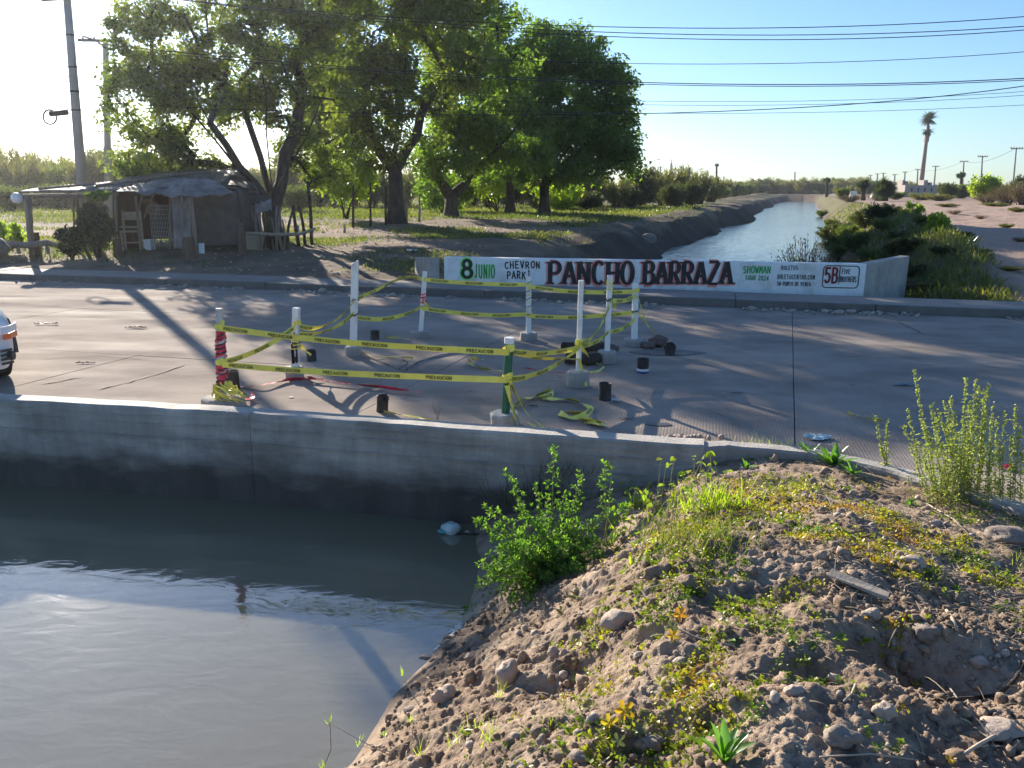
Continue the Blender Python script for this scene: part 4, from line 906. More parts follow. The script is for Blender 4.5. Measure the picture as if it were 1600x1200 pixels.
for k in range(3):
    mb = MB(); z = p1t.z-p1b.z-.35-.3*k; q = (p1t-p1b)*(z/(p1t.z-p1b.z)); mb.box(q+Vector((0, -.12, 0)), (1.6, .1, .1), az=-TH); mb.build('crossarm', m_dark, t_)
mb = MB(); q = S(108, 118, 25.5)-p1b; mb.tube([q, q+Vector((-.06, -.1, -.15)), q+Vector((-.02, -.1, -.3))], .012, 5); mb.build('drop_loop', m_cable, t_)
p2b = S(170, 335, 42); p2b.z = hz(p2b.x, p2b.y); p2t = S(165, 63, 42)
t_ = thing('utility_pole', p2b, 'second concrete pole with a crossarm, right of the leaning pole and partly behind leaves', 'pole'); mb = MB(); mb.tube([(0, 0, 0), p2t-p2b], [.19, .13], 12); mb.build('pole_shaft', m_pole, t_, True)
q = p2t-p2b; mb = MB(); mb.box(q+Vector((0, -.2, -.05)), (2.4, .1, .12), az=.1); mb.build('crossarm', m_dark, t_)
for k in (-1.0, -.45, .45, 1.0): mb = MB(); mb.lathe(q+Vector((k, -.2, 0)), [(.03, 0), (.06, .04), (.03, .08), (.05, .12), (.02, .16)], 8); mb.build('insulator', m_dark, t_)
mb = MB(); mb.tube([S(131, 57, 41.7)-p2b, S(150, 63, 41.7)-p2b, S(165, 75, 41.8)-p2b], .04, 6); mb.build('arm_brace', m_dark, t_)
def wire(pts, label, rad=.012, sag=0, group='overhead wires crossing the sky', name='overhead_wire'):
    """pts: photo points with distance, joined by a smooth sagging curve"""
    P = [S(*p) for p in pts]; o0 = P[0]; Q = []; n_ = 24
    for i in range(n_+1):
        t = i/n_
        if len(P) == 2: q = P[0].lerp(P[1], t); q.z -= sag*4*t*(1-t)
        else: q = P[0]*((1-t)*(1-2*t))+P[1]*(4*t*(1-t))+P[2]*(t*(2*t-1))
        Q.append(q-o0)
    mb = MB(); mb.tube(Q, rad*(.78 if Q[0].length+P[0].y < 60 else 1), 5); o = mb.build(name, m_cable); o.location = o0; return tag(o, label, 'wire', group)
def yl(px): # distance of the wire line at a column
    r_ = px-800; return (25.6*cT+13.5*0-sT*13.5*-1*-1)/(cT+sT*r_/1290) if False else 22.0/(cT+sT*r_/1290)
def wr(y_l, x_l, y_m, y_r, label, rad=.012, x_r=1700, dx=0):
    xm = (x_l+x_r)/2; return wire([(x_l, y_l, yl(x_l)+dx), (xm, y_m, yl(xm)+dx), (x_r, y_r, yl(x_r)+dx)], label, rad)
wr(-9, 200, 42, 17, 'topmost overhead wire, meeting the right edge of the sky highest', .013)
wr(-6, 230, 51, 33, 'second overhead wire from the top at the right edge', .013, dx=-.2)
wr(-4, 250, 58, 38, 'third overhead wire from the top, just under the second', .013, dx=.2)
wr(46, 130, 98, 72, 'single overhead wire midway between the upper and middle bundles', .010)
wr(66, 130, 126, 116, 'upper strand of the thick paired wires in the middle of the sky', .015)
wr(71, 130, 129, 119, 'lower strand of the thick paired wires in the middle of the sky', .012)
wr(104, 130, 156, 135, 'thin pale wire just below the thick pair', .007)
wr(112, 130, 162, 141, 'thin pale wire second below the thick pair', .007)
wr(143, 130, 176, 158, 'thin wire, lowest that runs nearly level', .007, dx=.2)
wire([(130, 160, yl(130)), (985, 178, yl(985)), (1700, 118, yl(1700))], 'thick wire climbing to the right across the lowest wires', .014)
for (a, b_, c, d_, lb) in ((-40, 59, 112, 67, 'wire reaching the crossarm from the left edge'), (-40, 131, 112, 127, 'wire left of the leaning pole at the height of the strap'), (-40, 150, 112, 142, 'wire just above the splice case'), (-40, 172, 112, 171, 'lowest wire left of the leaning pole, carrying the splice case')):
    wire([(a, b_, 27), (c, d_, 25.5)], lb, .009, .03, 'wires running left from the leaning pole')
q = S(92, 177, 25.3); t_ = thing('splice_case', q, 'dark cylindrical cable splice case with a coiled loop hanging left of the leaning pole', 'cable splice')
mb = MB(); a = S(78, 178, 25.3)-q; b_ = S(106, 175, 25.3)-q; mb.tube([a, a*.98, b_*.9, b_], [.055, .085, .085, .06], 12); mb.build('case', m_dark, t_, True)
mb = MB(); c = S(78, 183, 25.3)-q; mb.tube([c+Vector((.2*math.cos(x), .03*math.sin(x), .21*math.sin(x))) for x in np.linspace(.6, 6.5, 22)], .026, 5); mb.build('cable_loop', m_cable, t_)
mb = MB(); mb.tube([b_+Vector((0, 0, 0)), b_+Vector((.0, 0, .12))], .01, 4); mb.tube([a+Vector((.03, 0, .05)), a+Vector((.03, 0, .14))], .01, 4); mb.build('hanger', m_cable, t_)

# ------------------------------------------------------------------ the shack
m_tarp = M('grey_tarp', (.23, .205, .195), (.145, .13, .125), 4, .75, .7, 8, c3=(.34, .30, .29), sc3=1.4); m_cloth = M('brown_shade_cloth', (.15, .125, .11), (.10, .082, .072), 3, .9, .5, 60)
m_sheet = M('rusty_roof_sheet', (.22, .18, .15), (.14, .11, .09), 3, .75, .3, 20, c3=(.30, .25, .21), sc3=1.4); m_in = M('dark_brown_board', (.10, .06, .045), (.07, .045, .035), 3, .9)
SH = S(250, 385, 22.6); SH.z = hz(SH.x, SH.y); GZ = SH.z
shack = thing('shack', SH, 'low makeshift shack of corrugated sheet roof, grey tarps and rough posts under the big tree', 'shack')
def q3(px, py, Y): return S(px, py, Y)-SH
def gz(px, Y):
    p = S(px, 360, Y); return hz(p.x, p.y)
def lpost(px, pyt, pyb, Y, rad=.045, name='post', mat=m_wood, pxt=None, par_=None):
    a = S(px, pyb, Y); a.z = min(a.z, hz(a.x, a.y))-.03; t = S(pxt if pxt is not None else px, pyt, Y); mb = MB(); o_ = SH if par_ is None else par_.location
    mb.tube([a-o_, (a+t)/2-o_+Vector((random.uniform(-.02, .02), 0, 0)), t-o_], [rad*1.1, rad, rad*.9], 7); return mb.build(name, mat, par_ or shack, True)
def cloth(name, corners, mat, nu=24, nv=14, sag=.12, wr_=.03, seed=1, par_=None, hem=.0, thick=.006):
    """corners: four world points a b (upper) d c (lower)"""
    a, b_, c, d_ = corners; V = []
    o_ = SH
    for i in range(nu+1):
        for j in range(nv+1):
            u_, v_ = i/nu, j/nv; p = a.lerp(b_, u_).lerp(d_.lerp(c, u_), v_)
            f = float(fbm(np.array([u_*5.]), np.array([v_*4.]), 1, 3, seed)[0]); p = p+Vector((f*wr_*.5, -f*wr_, -sag*16*u_*(1-u_)*v_*(1-v_)*.5+f*wr_))
            if j == nv: p.z += hem*math.sin(u_*17+seed)
            V.append(p-o_)
    F = [(i*(nv+1)+j, (i+1)*(nv+1)+j, (i+1)*(nv+1)+j+1, i*(nv+1)+j+1) for i in range(nu) for j in range(nv)]
    me = bpy.data.meshes.new(name); me.from_pydata(V, [], F); me.update(); me.polygons.foreach_set('use_smooth', [True]*len(F)); o = link(name, me, mat, par_ or shack)
    md = o.modifiers.new('t', 'SOLIDIFY'); md.thickness = thick; return o
def csheet(a, b_, c, d_, name='roof_sheet', mat=m_sheet, waves=6, amp=.02):
    """corrugated sheet; a,b eave, d,c ridge"""
    n_ = waves*4; V = []
    for i in range(n_+1):
        u_ = i/n_
        for k in range(4):
            v_ = k/3; p = a.lerp(b_, u_).lerp(d_.lerp(c, u_), v_); p.z += amp*math.sin(u_*waves*2*math.pi)+.008*math.sin(v_*5+u_*3); V.append(p-SH)
    F = [(i*4+k, (i+1)*4+k, (i+1)*4+k+1, i*4+k+1) for i in range(n_) for k in range(3)]
    me = bpy.data.meshes.new(name); me.from_pydata(V, [], F); me.update(); me.polygons.foreach_set('use_smooth', [True]*len(F)); o = link(name, me, mat, shack); md = o.modifiers.new('t', 'SOLIDIFY'); md.thickness = .006; return o
# porch roof: long and flat, eave from x=22 to 180
e0, e1 = S(22, 302, 21.8), S(185, 299, 21.8); r0, r1 = S(60, 294, 24.8), S(200, 283, 24.8)
for k in range(5):
    a, b_ = k/5, (k+1)/5+.02; dz = Vector((0, 0, .012*(k % 2)+random.uniform(0, .02))); csheet(e0.lerp(e1, a)+dz, e0.lerp(e1, b_)+dz, r0.lerp(r1, b_)+dz, r0.lerp(r1, a)+dz, waves=5, amp=.012)
# main roof rising to the ridge
e0, e1 = S(130, 298, 22.6), S(335, 292, 22.6); r0, r1 = S(250, 267, 25.6), S(372, 264, 25.6)
for k in range(8):
    a, b_ = k/8, (k+1)/8+.02; dz = Vector((0, 0, .014*(k % 2)+random.uniform(0, .03))); csheet(e0.lerp(e1, a)+dz, e0.lerp(e1, b_)+dz, r0.lerp(r1, b_)+dz, r0.lerp(r1, a)+dz, waves=5, amp=.016)
for k in range(5):
    a, b_ = k/5, (k+1)/5+.02; A0, A1 = S(330, 290, 22.8), S(405, 302, 23.4); B0, B1 = S(355, 264, 25.6), S(390, 275, 25.8); csheet(A0.lerp(A1, a), A0.lerp(A1, b_), B0.lerp(B1, b_), B0.lerp(B1, a), waves=4)
for (a, b_) in (((150, 293, 22.9), (300, 272, 24.6)), ((205, 285, 23.4), (330, 270, 25.2)), ((60, 298, 22.3), (150, 290, 22.8)), ((245, 276, 24.4), (375, 268, 25.2))):
    mb = MB(); mb.tube([q3(*a)+Vector((0, 0, .05)), q3(*b_)+Vector((0, 0, .05))], .035, 6); mb.build('roof_pole', m_wood, shack, True)
# dark cover on the right shoulder of the roof
cloth('dark_roof_cover', [S(335, 265, 24.6), S(372, 268, 24.8), S(402, 298, 23.1), S(318, 284, 23.2)], m_dark, sag=.05, wr_=.06, seed=9)
# tarp awning: left part and right part
cloth('tarp_awning', [S(215, 284, 23.1), S(290, 279, 23.1), S(286, 307, 21.6), S(180, 299, 21.6)], m_tarp, sag=.3, wr_=.09, seed=2, hem=.03)
cloth('tarp_awning', [S(286, 277, 23.0), S(340, 284, 23.1), S(368, 302, 21.9), S(284, 308, 21.6)], m_tarp, sag=-.15, wr_=.10, seed=5, hem=.03)
# walls
cloth('cloth_wall', [S(276, 302, 22.5), S(372, 296, 22.7), S(378, 384, 22.7), S(280, 386, 22.5)], m_cloth, sag=.0, wr_=.06, seed=6)
cloth('cloth_wall', [S(370, 293, 22.75), S(404, 300, 23.9), S(408, 372, 23.9), S(376, 384, 22.75)], m_cloth, sag=.0, wr_=.05, seed=7)
cloth('cloth_flap', [S(268, 305, 22.0), S(296, 305, 22.0), S(300, 388, 22.1), S(272, 390, 22.1)], m_tarp, sag=0, wr_=.05, seed=11)
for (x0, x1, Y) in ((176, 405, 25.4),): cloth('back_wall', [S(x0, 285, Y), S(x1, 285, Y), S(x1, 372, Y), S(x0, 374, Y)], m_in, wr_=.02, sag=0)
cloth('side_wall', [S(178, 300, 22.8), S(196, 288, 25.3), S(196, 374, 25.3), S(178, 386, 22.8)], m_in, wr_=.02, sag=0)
# planks at the inner opening
for k in range(7):
    px = 266+k*4.5; mb = MB(); a = S(px, 302, 22.9); b_ = S(px+random.uniform(-2, 2), 384, 22.9); b_.z = GZ-.05
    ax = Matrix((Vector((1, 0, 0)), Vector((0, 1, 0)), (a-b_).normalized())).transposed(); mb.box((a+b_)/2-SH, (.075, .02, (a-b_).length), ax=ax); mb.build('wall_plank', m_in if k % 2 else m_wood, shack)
lpost(181, 300, 392, 21.9, .04, pxt=180); lpost(219, 306, 380, 22.4, .035, pxt=212, mat=m_wood); lpost(285, 305, 390, 21.7, .03, pxt=284); lpost(307, 300, 390, 21.9, .06, pxt=297); lpost(298, 300, 388, 22.2, .025, mat=m_dark, pxt=285)
lpost(383, 296, 385, 22.4, .03, mat=m_dark, pxt=370); lpost(50, 305, 396, 21.8, .07, pxt=41); lpost(45, 305, 340, 21.9, .035, pxt=47, mat=m_wood); lpost(130, 300, 360, 23.4, .05, pxt=118); lpost(114, 300, 370, 24, .03, mat=m_wood)
mb = MB(); a = q3(28, 306, 21.85); b_ = q3(184, 303, 21.85); mb.tube([a, b_], .045, 7); mb.build('eave_beam', m_wood, shack, True)
mb = MB(); mb.box((q3(60, 307, 21.9)+q3(130, 306, 21.9))/2, ((q3(60, 307, 21.9)-q3(130, 306, 21.9)).length, .02, .12)); mb.build('eave_board', m_sheet, shack)
# things at the shack
mb = MB(); c = S(26, 309, 21.6); mb.lathe((0, 0, 0), [(.03, -.14), (.10, -.12), (.14, -.04), (.13, .05), (.08, .11), (.04, .13)], 14); o = mb.build('lamp_globe', m_pvc, smoothf=True); o.location = c; tag(o, 'white round lamp globe fixed under the left end of the porch roof', 'lamp')
def chair(px, pyb, Y, rz, label, s=1.0, lift=0, mat=m_wood, tilt=0):
    b0 = S(px, pyb, Y); b0.z = GZ+lift; t_ = thing('wooden_chair', b0, label, 'chair', 'chairs stacked in the shack opening', rz); t_.rotation_euler = (tilt, 0, rz)
    for x in (-.2, .2):
        for y in (-.18, .18):
            mb = MB(); h = .45 if y < 0 else .95; mb.box((x*s, y*s, h/2*s), (.045*s, .045*s, h*s)); mb.build('leg', mat, t_)
    mb = MB(); mb.box((0, 0, .46*s), (.46*s, .42*s, .035*s)); mb.build('seat', mat, t_); mb = MB(); mb.box((0, .19*s, .82*s), (.40*s, .02*s, .20*s)); mb.build('backrest', mat, t_)
    mb = MB(); mb.box((0, -.19*s, .2*s), (.4*s, .02*s, .03*s)); mb.build('stretcher', mat, t_); return t_
m_palewood = M('pale_wood', (.42, .35, .27), (.32, .26, .20), 6, .8, .3, 30)
chair(208, 385, 22.7, .25, 'pale wooden chair standing in the dark opening of the shack, lower of the pile', 1.15, mat=m_palewood)
chair(230, 350, 23.0, 2.9, 'wooden chair raised upside on the pile beside the metal rack', .85, lift=.95, tilt=.5)
t_ = thing('wire_rack', S(254, 380, 22.9), 'tall grey wire grille rack standing in the shack opening', 'rack'); t_.location.z = GZ
w_, h_ = .56, 1.25
for k in range(13): mb = MB(); x = -w_/2+w_*k/12; mb.box((x, 0, h_/2), (.012, .012, h_)); mb.build('wire', m_pole, t_)
for k in range(11): mb = MB(); z = .02+(h_-.03)*k/10; mb.box((0, .008, z), (w_, .014, .014)); mb.build('crossbar', m_pole, t_)
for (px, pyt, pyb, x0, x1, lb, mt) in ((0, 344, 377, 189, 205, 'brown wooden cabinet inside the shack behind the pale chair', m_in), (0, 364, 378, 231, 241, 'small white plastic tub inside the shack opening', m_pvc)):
    a, b_ = S(x0, pyb, 22.9), S(x1, pyt, 22.9); mb = MB(); wq_ = b_.x-a.x; hq = b_.z-a.z
    o = thing('cabinet' if mt is m_in else 'tub', Vector(((a.x+b_.x)/2, 23.1 if mt is m_in else 22.75, GZ)), lb, 'cabinet' if mt is m_in else 'tub')
    mb.box((0, 0, hq/2+.02), (wq_, .3, hq)); mb.build('carcass', mt, o, bevel=.01); mb = MB(); mb.box((0, 0, hq+.04), (wq_*1.06, .33, .04)); mb.build('top', m_palewood if mt is m_in else m_pvc, o)
a = S(314, 380, 22.0); mb = MB(); mb.box((0, 0, .14), (.15, .04, .28)); o = mb.build('white_sign_card', m_white, bevel=.004); o.location = (a.x, a.y, hz(a.x, a.y)); o.rotation_euler = (-.12, 0, .1); tag(o, 'small white card leaning against the foot of the cloth wall', 'card')
def stump(px, pyt, pyb, Y, r_, label):
    a = S(px, pyb, Y); a.z = hz(a.x, a.y); t = S(px, pyt, Y); mb = MB(); h = max(.15, t.z-a.z); mb.tube([(0, 0, -.05), (0, 0, h*.5), (0, 0, h)], [r_*1.1, r_, r_*1.02], 12); o = mb.build('stump', M('stump_bark', (.16, .10, .075), (.10, .065, .05), 8, .95, 1, 20, stretch=(1, 1, .3)), bevel=.01); o.location = a; return tag(o, label, 'stump', 'wooden stump blocks around the shack')
stump(297, 371, 396, 21.2, .13, 'reddish wooden stump in front of the tarp flap'); stump(378, 348, 382, 22.0, .11, 'tall stump at the right corner of the shack beside the board'); stump(57, 363, 393, 22.2, .12, 'stump behind the fallen log on the left'); stump(184, 372, 390, 21.9, .11, 'split stump at the right edge of the leafy bush')
log('fallen_log', [S(-30, 386, 21.7), S(20, 382, 21.7), S(45, 383, 21.7), S(75, 379, 21.8), S(103, 388, 21.9)], [.11, .10, .09, .08, .06], 'crooked fallen log raised on stubs left of the bush', m_wood)
for (a_0, b_0) in ((27, 30), (72, 76)): log('log_stub', [S(a_0, 382, 21.7), S(b_0, 396, 21.6)], .045, 'left stub propping the crooked fallen log' if a_0 == 27 else 'right stub propping the crooked fallen log', m_wood, 'log', 'stubs under the fallen log')
log('pole_log', [S(385, 364, 22.0), S(430, 367, 22.0), S(470, 366, 22.4), S(492, 357, 22.8)], [.05, .05, .045, .03], 'long thin crooked pole lying low at the right of the shack', m_wood)
a = S(395, 357, 22.6); mb = MB(); mb.box((0, 0, .26), (.62, .03, .50)); o = mb.build('leaning_board', M('tan_board', (.36, .29, .18), (.30, .24, .15), 3, .8), bevel=.004); o.location = (a.x, a.y, hz(a.x, a.y)); o.rotation_euler = (-.35, .05, .15); tag(o, 'tan plywood board leaning by the branch pile', 'board')
rg = cloth('hung_cloth', [S(398, 318, 22.7), S(424, 312, 22.7), S(425, 329, 22.6), S(400, 333, 22.6)], m_tarp, 10, 8, .05, .05, 21); rg.parent = None; rg.location = SH; tag(rg, 'pale grey rag hung on the branch pile beside the shack', 'cloth')
a = S(405, 310, 22.9); stone('dark_bundle', a-Vector((0, 0, .25)), (.55, .4, .35), 'dark bundle on top of the branch pile', m_dark, 'bundle', None, 5, 0, .5, 0)
bp = thing('branch_pile', S(420, 370, 22.9), 'pile of upright leaning cut branches against the big tree by the shack', 'branches'); bp.location.z = GZ
for k in range(26):
    px = random.uniform(400, 452); a = S(px, 372, 22.9+random.uniform(-.5, .6)); a.z = GZ-.02; b_ = S(px+random.uniform(-16, 14), random.uniform(318, 345), a.y+random.uniform(-.2, .4)); mb = MB()
    mid = (a+b_)/2+Vector((random.uniform(-.08, .08), 0, 0)); mb.tube([a-bp.location, mid-bp.location, b_-bp.location], [.045, .04, .025], 6); mb.build('branch', m_wood if k % 2 else m_bark, bp, True)
def fpost(px, pyt, pyb, Y, rad, label, pxt=None, mat=m_bark, grp='rough wooden fence posts under the trees', fork=False):
    a = S(px, pyb, Y); a.z = hz(a.x, a.y)-.05; t = S(px if pxt is None else pxt, pyt, Y); d = t-a; mb = MB(); mb.tube([(0, 0, 0), d*.5+Vector((random.uniform(-.03, .03), 0, 0)), d], [rad*1.1, rad, rad*.8], 7)
    if fork: mb.tube([d*.9, d+Vector((.12, 0, .06))], rad*.6, 5); mb.tube([d*.93, d+Vector((-.1, 0, .08))], rad*.5, 5)
    o = mb.build('fence_post', mat, None, True); o.location = a; return tag(o, label, 'post', grp)
fpost(486, 284, 362, 24.5, .05, 'forked dark post standing right of the branch pile', 481, fork=True); fpost(476, 322, 362, 24.3, .045, 'short bent dark stake beside the forked post', 468)
fpost(466, 325, 364, 24.0, .05, 'leaning dark stake nearest the branch pile', 458)
fpost(552, 290, 357, 33, .05, 'thin dark fence post between the shack tree and the thick trunk'); fpost(579, 285, 355, 34, .045, 'thin fence post in front of the bright leaves'); fpost(603, 290, 353, 35, .05, 'thin fence post just left of the thick trunk')
fpost(635, 300, 350, 36, .05, 'pale fence post just right of the thick trunk', mat=m_wood); fpost(655, 305, 348, 37, .045, 'pale fence post second right of the thick trunk', mat=m_wood)
fpost(538, 350, 361, 30, .05, 'very short pale stake on the sunlit dirt', mat=m_palewood); fpost(465, 352, 364, 24.6, .05, 'very short pale stake beside the dirt track near the shack', mat=m_palewood)
mb = MB(); o = stone('boulder', S(-8, 392, 21), (.7, .6, .5), 'grey boulder at the left edge beside the fallen log', m_stone, 'boulder', None, 8)

# ------------------------------------------------------------------ far structures and poles
def tpole(px, pyt, Ht, label, arms=1, arm=1.0, mat=m_pole, grp='distant power poles on the right', pxt=None):
    """distance follows from the pole's real height Ht"""
    up_px = (295.3+.0063*(px-800))-pyt; Y = (Ht-1.2)*FPX/up_px; a = S(px, 297, Y); z = hz(a.x, a.y); a.z = z; t = S(px if pxt is None else pxt, pyt, Y); sc_ = Y/FPX
    o = thing('power_pole', a, label, 'power pole', grp); mb = MB(); mb.tube([(0, 0, -.3), t-a], [max(.16, sc_*1.5), max(.12, sc_*1.1)], 8); mb.build('pole_shaft', mat, o, True)
    for k in range(arms):
        mb = MB(); mb.box(t-a+Vector((0, -.15, -.25-.9*k)), (arm*2, .14, .16)); ca = mb.build('crossarm', m_dark, o)
        for s in (-.9, -.45, .45, .9): mb = MB(); mb.box(t-a+Vector((arm*s, -.15, -.05-.9*k)), (.12, .12, .22)); mb.build('insulator', m_dark, ca)
    return Y
for (px, pyt, pxt, lb, arm, H_) in ((1583, 230, 1588, 'nearest power pole with a wide crossarm at the right edge', 1.1, 9.5), (1533, 243, 1535, 'power pole second from the right edge', 1.1, 9.5), (1504, 251, 1506, 'power pole third from the right edge above the small palm', 1.1, 9.5), (1459, 259, 1462, 'power pole just right of the tall mast palm', 1.1, 9.5), (1433, 264, 1434, 'power pole just left of the tall mast palm', 1, 9.5), (1413, 268, 1414, 'power pole above the left end of the grey block building', 1, 9.5), (1398, 272, 1398, 'small far power pole right of the fan palms', 1.2, 9.5), (1380, 270, 1380, 'small far power pole above the larger fan palm', 1.2, 9.5), (1370, 271, 1371, 'small far power pole between the fan palms', 1.2, 9.5), (1360, 273, 1360, 'small far power pole over the smaller fan palm', 1.2, 9.5), (1335, 280, 1335, 'tiny farthest power pole right of the round palm', 1.2, 9.5)):
    tpole(px, pyt, H_, lb, 1, arm, pxt=pxt)
tpole(1242, 269, 11, 'lone thin pole standing at the far end of the canal', 0, grp=None)
tpole(1032, 260, 9.5, 'power pole with a crossarm right of the street lamp above the left bushes', 1, 1.1, grp='distant poles on the left'); tpole(1060, 264, 9.5, 'power pole above the bushes left of the tall thin palm', 1, 1.1, grp='distant poles on the left')
tpole(1131, 276, 9, 'small far pole right of the tall thin palm', 1, 1.2, grp='distant poles on the left'); tpole(1185, 285, 9, 'tiny far pole near the canal end on the left', 0, grp='distant poles on the left')
def lamp(px, pyt, pxa, pya, label, H_=9):
    up_px = (295.3+.0063*(px-800))-pyt; Y = (H_-1.2)*FPX/up_px; a = S(px, 297, Y); a.z = hz(a.x, a.y); t = S(px, pyt, Y); e = S(pxa, pya, Y); o = thing('street_lamp', a, label, 'street lamp', 'distant street lamps')
    mb = MB(); mb.tube([(0, 0, 0), t-a], [.14, .10], 7); mb.build('lamp_post', m_pole, o, True); mb = MB(); mb.tube([t-a, (t+e)/2-a+Vector((0, 0, .25)), e-a], .07, 6); mb.build('lamp_arm', m_pole, o, True)
    mb = MB(); mb.box(e-a+Vector((.35, 0, 0)), (.8, .3, .16)); mb.build('lamp_head', m_dark, o)
lamp(1011, 258, 1028, 249, 'street lamp nearest, beside the right edge of the big tree'); lamp(1087, 268, 1096, 264, 'street lamp above the bushes between the poles'); lamp(1112, 274, 1120, 269, 'street lamp just left of the tall thin palm'); lamp(1122, 277, 1127, 273, 'smallest street lamp at the palm')
# thin lattice mast far left
Y = 420; a = S(1049, 297, Y); a.z = hz(a.x, a.y); mb = MB(); t = S(1049, 255, Y)-a; mb.tube([(0, 0, 0), t*.55, t], [1.1, .9, .5], 6); mb.tube([t, t+Vector((0, 0, 2))], .2, 5); o = mb.build('far_tower', m_pole); o.location = a; tag(o, 'pale square tower far behind the left bushes', 'tower')
# cell mast dressed as a palm
m_mast = M('mast_brown', (.30, .22, .18), (.24, .18, .15), .6, .8); Y = 235; a = S(1438, 299, Y); a.z = hz(a.x, a.y); t = S(1451, 188, Y)-a
mast = thing('palm_mast', a, 'very tall tapering mast disguised as a palm tree, highest thing on the right skyline', 'mast'); mb = MB(); mb.tube([(0, 0, 0), t*.5, t], [.68, .54, .38], 12); mb.build('mast_shaft', m_mast, mast, True)
m_frond = LEAF('frond', [(.05, .065, .03), (.07, .085, .035)], .3)
def frond(mb, c, az, el, L, w_, droop=.8, n_=9):
    pts = []; p = Vector(c); 
    for i in range(n_+1):
        e = el-droop*i/n_*1.6; pts.append(p.copy()); p = p+Vector((math.cos(az)*math.cos(e), math.sin(az)*math.cos(e), math.sin(e)))*L/n_
    sdv = Vector((-math.sin(az), math.cos(az), 0))
    for i in range(1, n_+1):
        ww = w_*math.sin(math.pi*min(.97, .12+i/n_*.85)); 
        for s in (-1, 1): a0 = pts[i-1]; a1 = pts[i]; mb.add([a0, a1, a1+sdv*s*ww+(a1-a0)*.8+Vector((0, 0, -ww*.35))], [(0, 1, 2)])
def crownmb(c, R_, n_, L, w_, elr=(-.6, 1.3), droop=.8):
    mb = MB()
    for i in range(n_): frond(mb, c, i*2.4+random.uniform(-.2, .2), random.uniform(*elr), L*random.uniform(.8, 1.15), w_, droop)
    return mb
mb = crownmb(t+Vector((0, 0, .3)), 0, 60, 2.6, .9, (-.5, 1.5), .5); mb.build('fronds', m_frond, mast)
mb = crownmb(t-Vector((0, 0, 2.6)), 0, 40, 2.0, .7, (-1.3, .4), .4); mb.build('fronds', m_frond, mast)
for k in range(6): mb = MB(); q = random.uniform(0, 6.28); mb.box(t+Vector((math.cos(q)*.55, math.sin(q)*.55, -2.4-k % 3*1.3)), (.25, .25, 1.6)); mb.build('antenna_panel', m_mast, mast)
def palm(px, pyt, pyb, Y, r_, label, cw, n_=30, trunk=.2, skirt=False, grp=None, low=False):
    a = S(px, pyb, Y); a.z = hz(a.x, a.y); t = S(px, pyt, Y)-a; sc_ = Y/FPX; R_ = cw*sc_/2; o = thing('palm_tree', a, label, 'palm', grp); mb = MB(); c = t-Vector((0, 0, R_)); 
    if c.z < .3: c.z = .3
    mb.tube([(0, 0, -.2), c*.5, c], [trunk*1.2, trunk, trunk], 8); mb.build('trunk', m_bark, o, True)
    P = []; A = []; N_ = []; L = []
    for i in range(n_):
        d = Vector((random.gauss(0, 1), random.gauss(0, 1), random.gauss(.25, .8))).normalized(); fc = d*R_*random.uniform(.05, .5); sdv = d.orthogonal().normalized(); up_ = d.cross(sdv)
        for j in range(13):
            t = (j/12-.5)*4.2; a = d*math.cos(t*.6)+sdv*math.sin(t*.6); P.append(tuple(c+fc)); A.append(tuple(a)); N_.append(tuple(up_)); L.append(R_*random.uniform(.5, .7))
    V, F = scatter(BLADE, np.array(P), np.array(A), np.array(N_), np.array(L), R_*.085); npmesh('crown', V, F, m_frond, o, rnd=np.repeat(rng.uniform(0, 1, len(P)), 5))
palm(1120, 254, 293, 190, 0, 'tall thin palm with a small round head above the left bushes', 8, 34, .22); palm(1293, 275, 298, 170, 0, 'round headed palm near the end of the canal', 14, 40, .3)
palm(1350, 277, 304, 95, 0, 'smaller fan palm left of its bigger neighbour', 24, 46, .25); palm(1384, 274, 307, 88, 0, 'large bushy fan palm standing before the skyline', 42, 70, .3); palm(1503, 266, 300, 150, 0, 'slim palm between the power poles', 16, 36, .25)
# grey block building at the foot of the mast
Y = 150; a = S(1430, 300, Y); a.z = hz(a.x, a.y); bl = thing('block_building', a, 'low pale block wall building at the foot of the tall mast', 'building'); scb = Y/FPX
m_blk = M('block_wall', (.36, .32, .29), (.30, .265, .24), 1, .9)
mb = MB(); mb.box((0, 0, 1.0), (48*scb, 4, 2.2)); mb.build('wall', m_blk, bl)
for (dx, w_, h_) in ((-22, 3, 3.0), (-17, 4, 2.8), (12, 6, 3.0), (20, 3, 2.6)): mb = MB(); mb.box((dx*scb, .4, h_/2), (w_*scb, 2, h_)); mb.build('roof_block', m_blk, bl)
for dx in (-14, -4, 6, 16): mb = MB(); mb.box((dx*scb, -2.02, 1.3), (2*scb, .06, .7)); mb.build('window', m_dark, bl)
Y = 120; a = S(1332, 308, Y); a.z = hz(a.x, a.y); o = thing('white_tank', a, 'small white box shaped tank far on the right bank', 'tank'); mb = MB(); mb.box((0, 0, .6), (.85, .8, .9)); mb.build('tank_body', m_white, o, bevel=.08); mb = MB(); mb.box((0, 0, .08), (.9, .85, .15)); mb.build('plinth', m_conc, o)
for i, (x0, y0, Y0, x1, y1, Y1, lb) in enumerate(((1588, 231, 127, 1506, 252, 190, 'far power line between the pole tops at the right edge'), (1506, 252, 190, 1434, 265, 260, 'far power line running past the tall mast'), (1434, 265, 260, 1335, 281, 520, 'far power line over the fan palms'), (1242, 270, 430, 1335, 281, 520, 'far power line right of the lone canal end pole'), (1242, 270, 430, 1131, 277, 460, 'far power line left of the lone canal end pole'), (1700, 200, 95, 1588, 231, 127, 'far power line leaving the frame at right'))):
    wire([(x0, y0, Y0), (x1, y1, Y1)], lb, .03, 1.0, 'distant power lines')
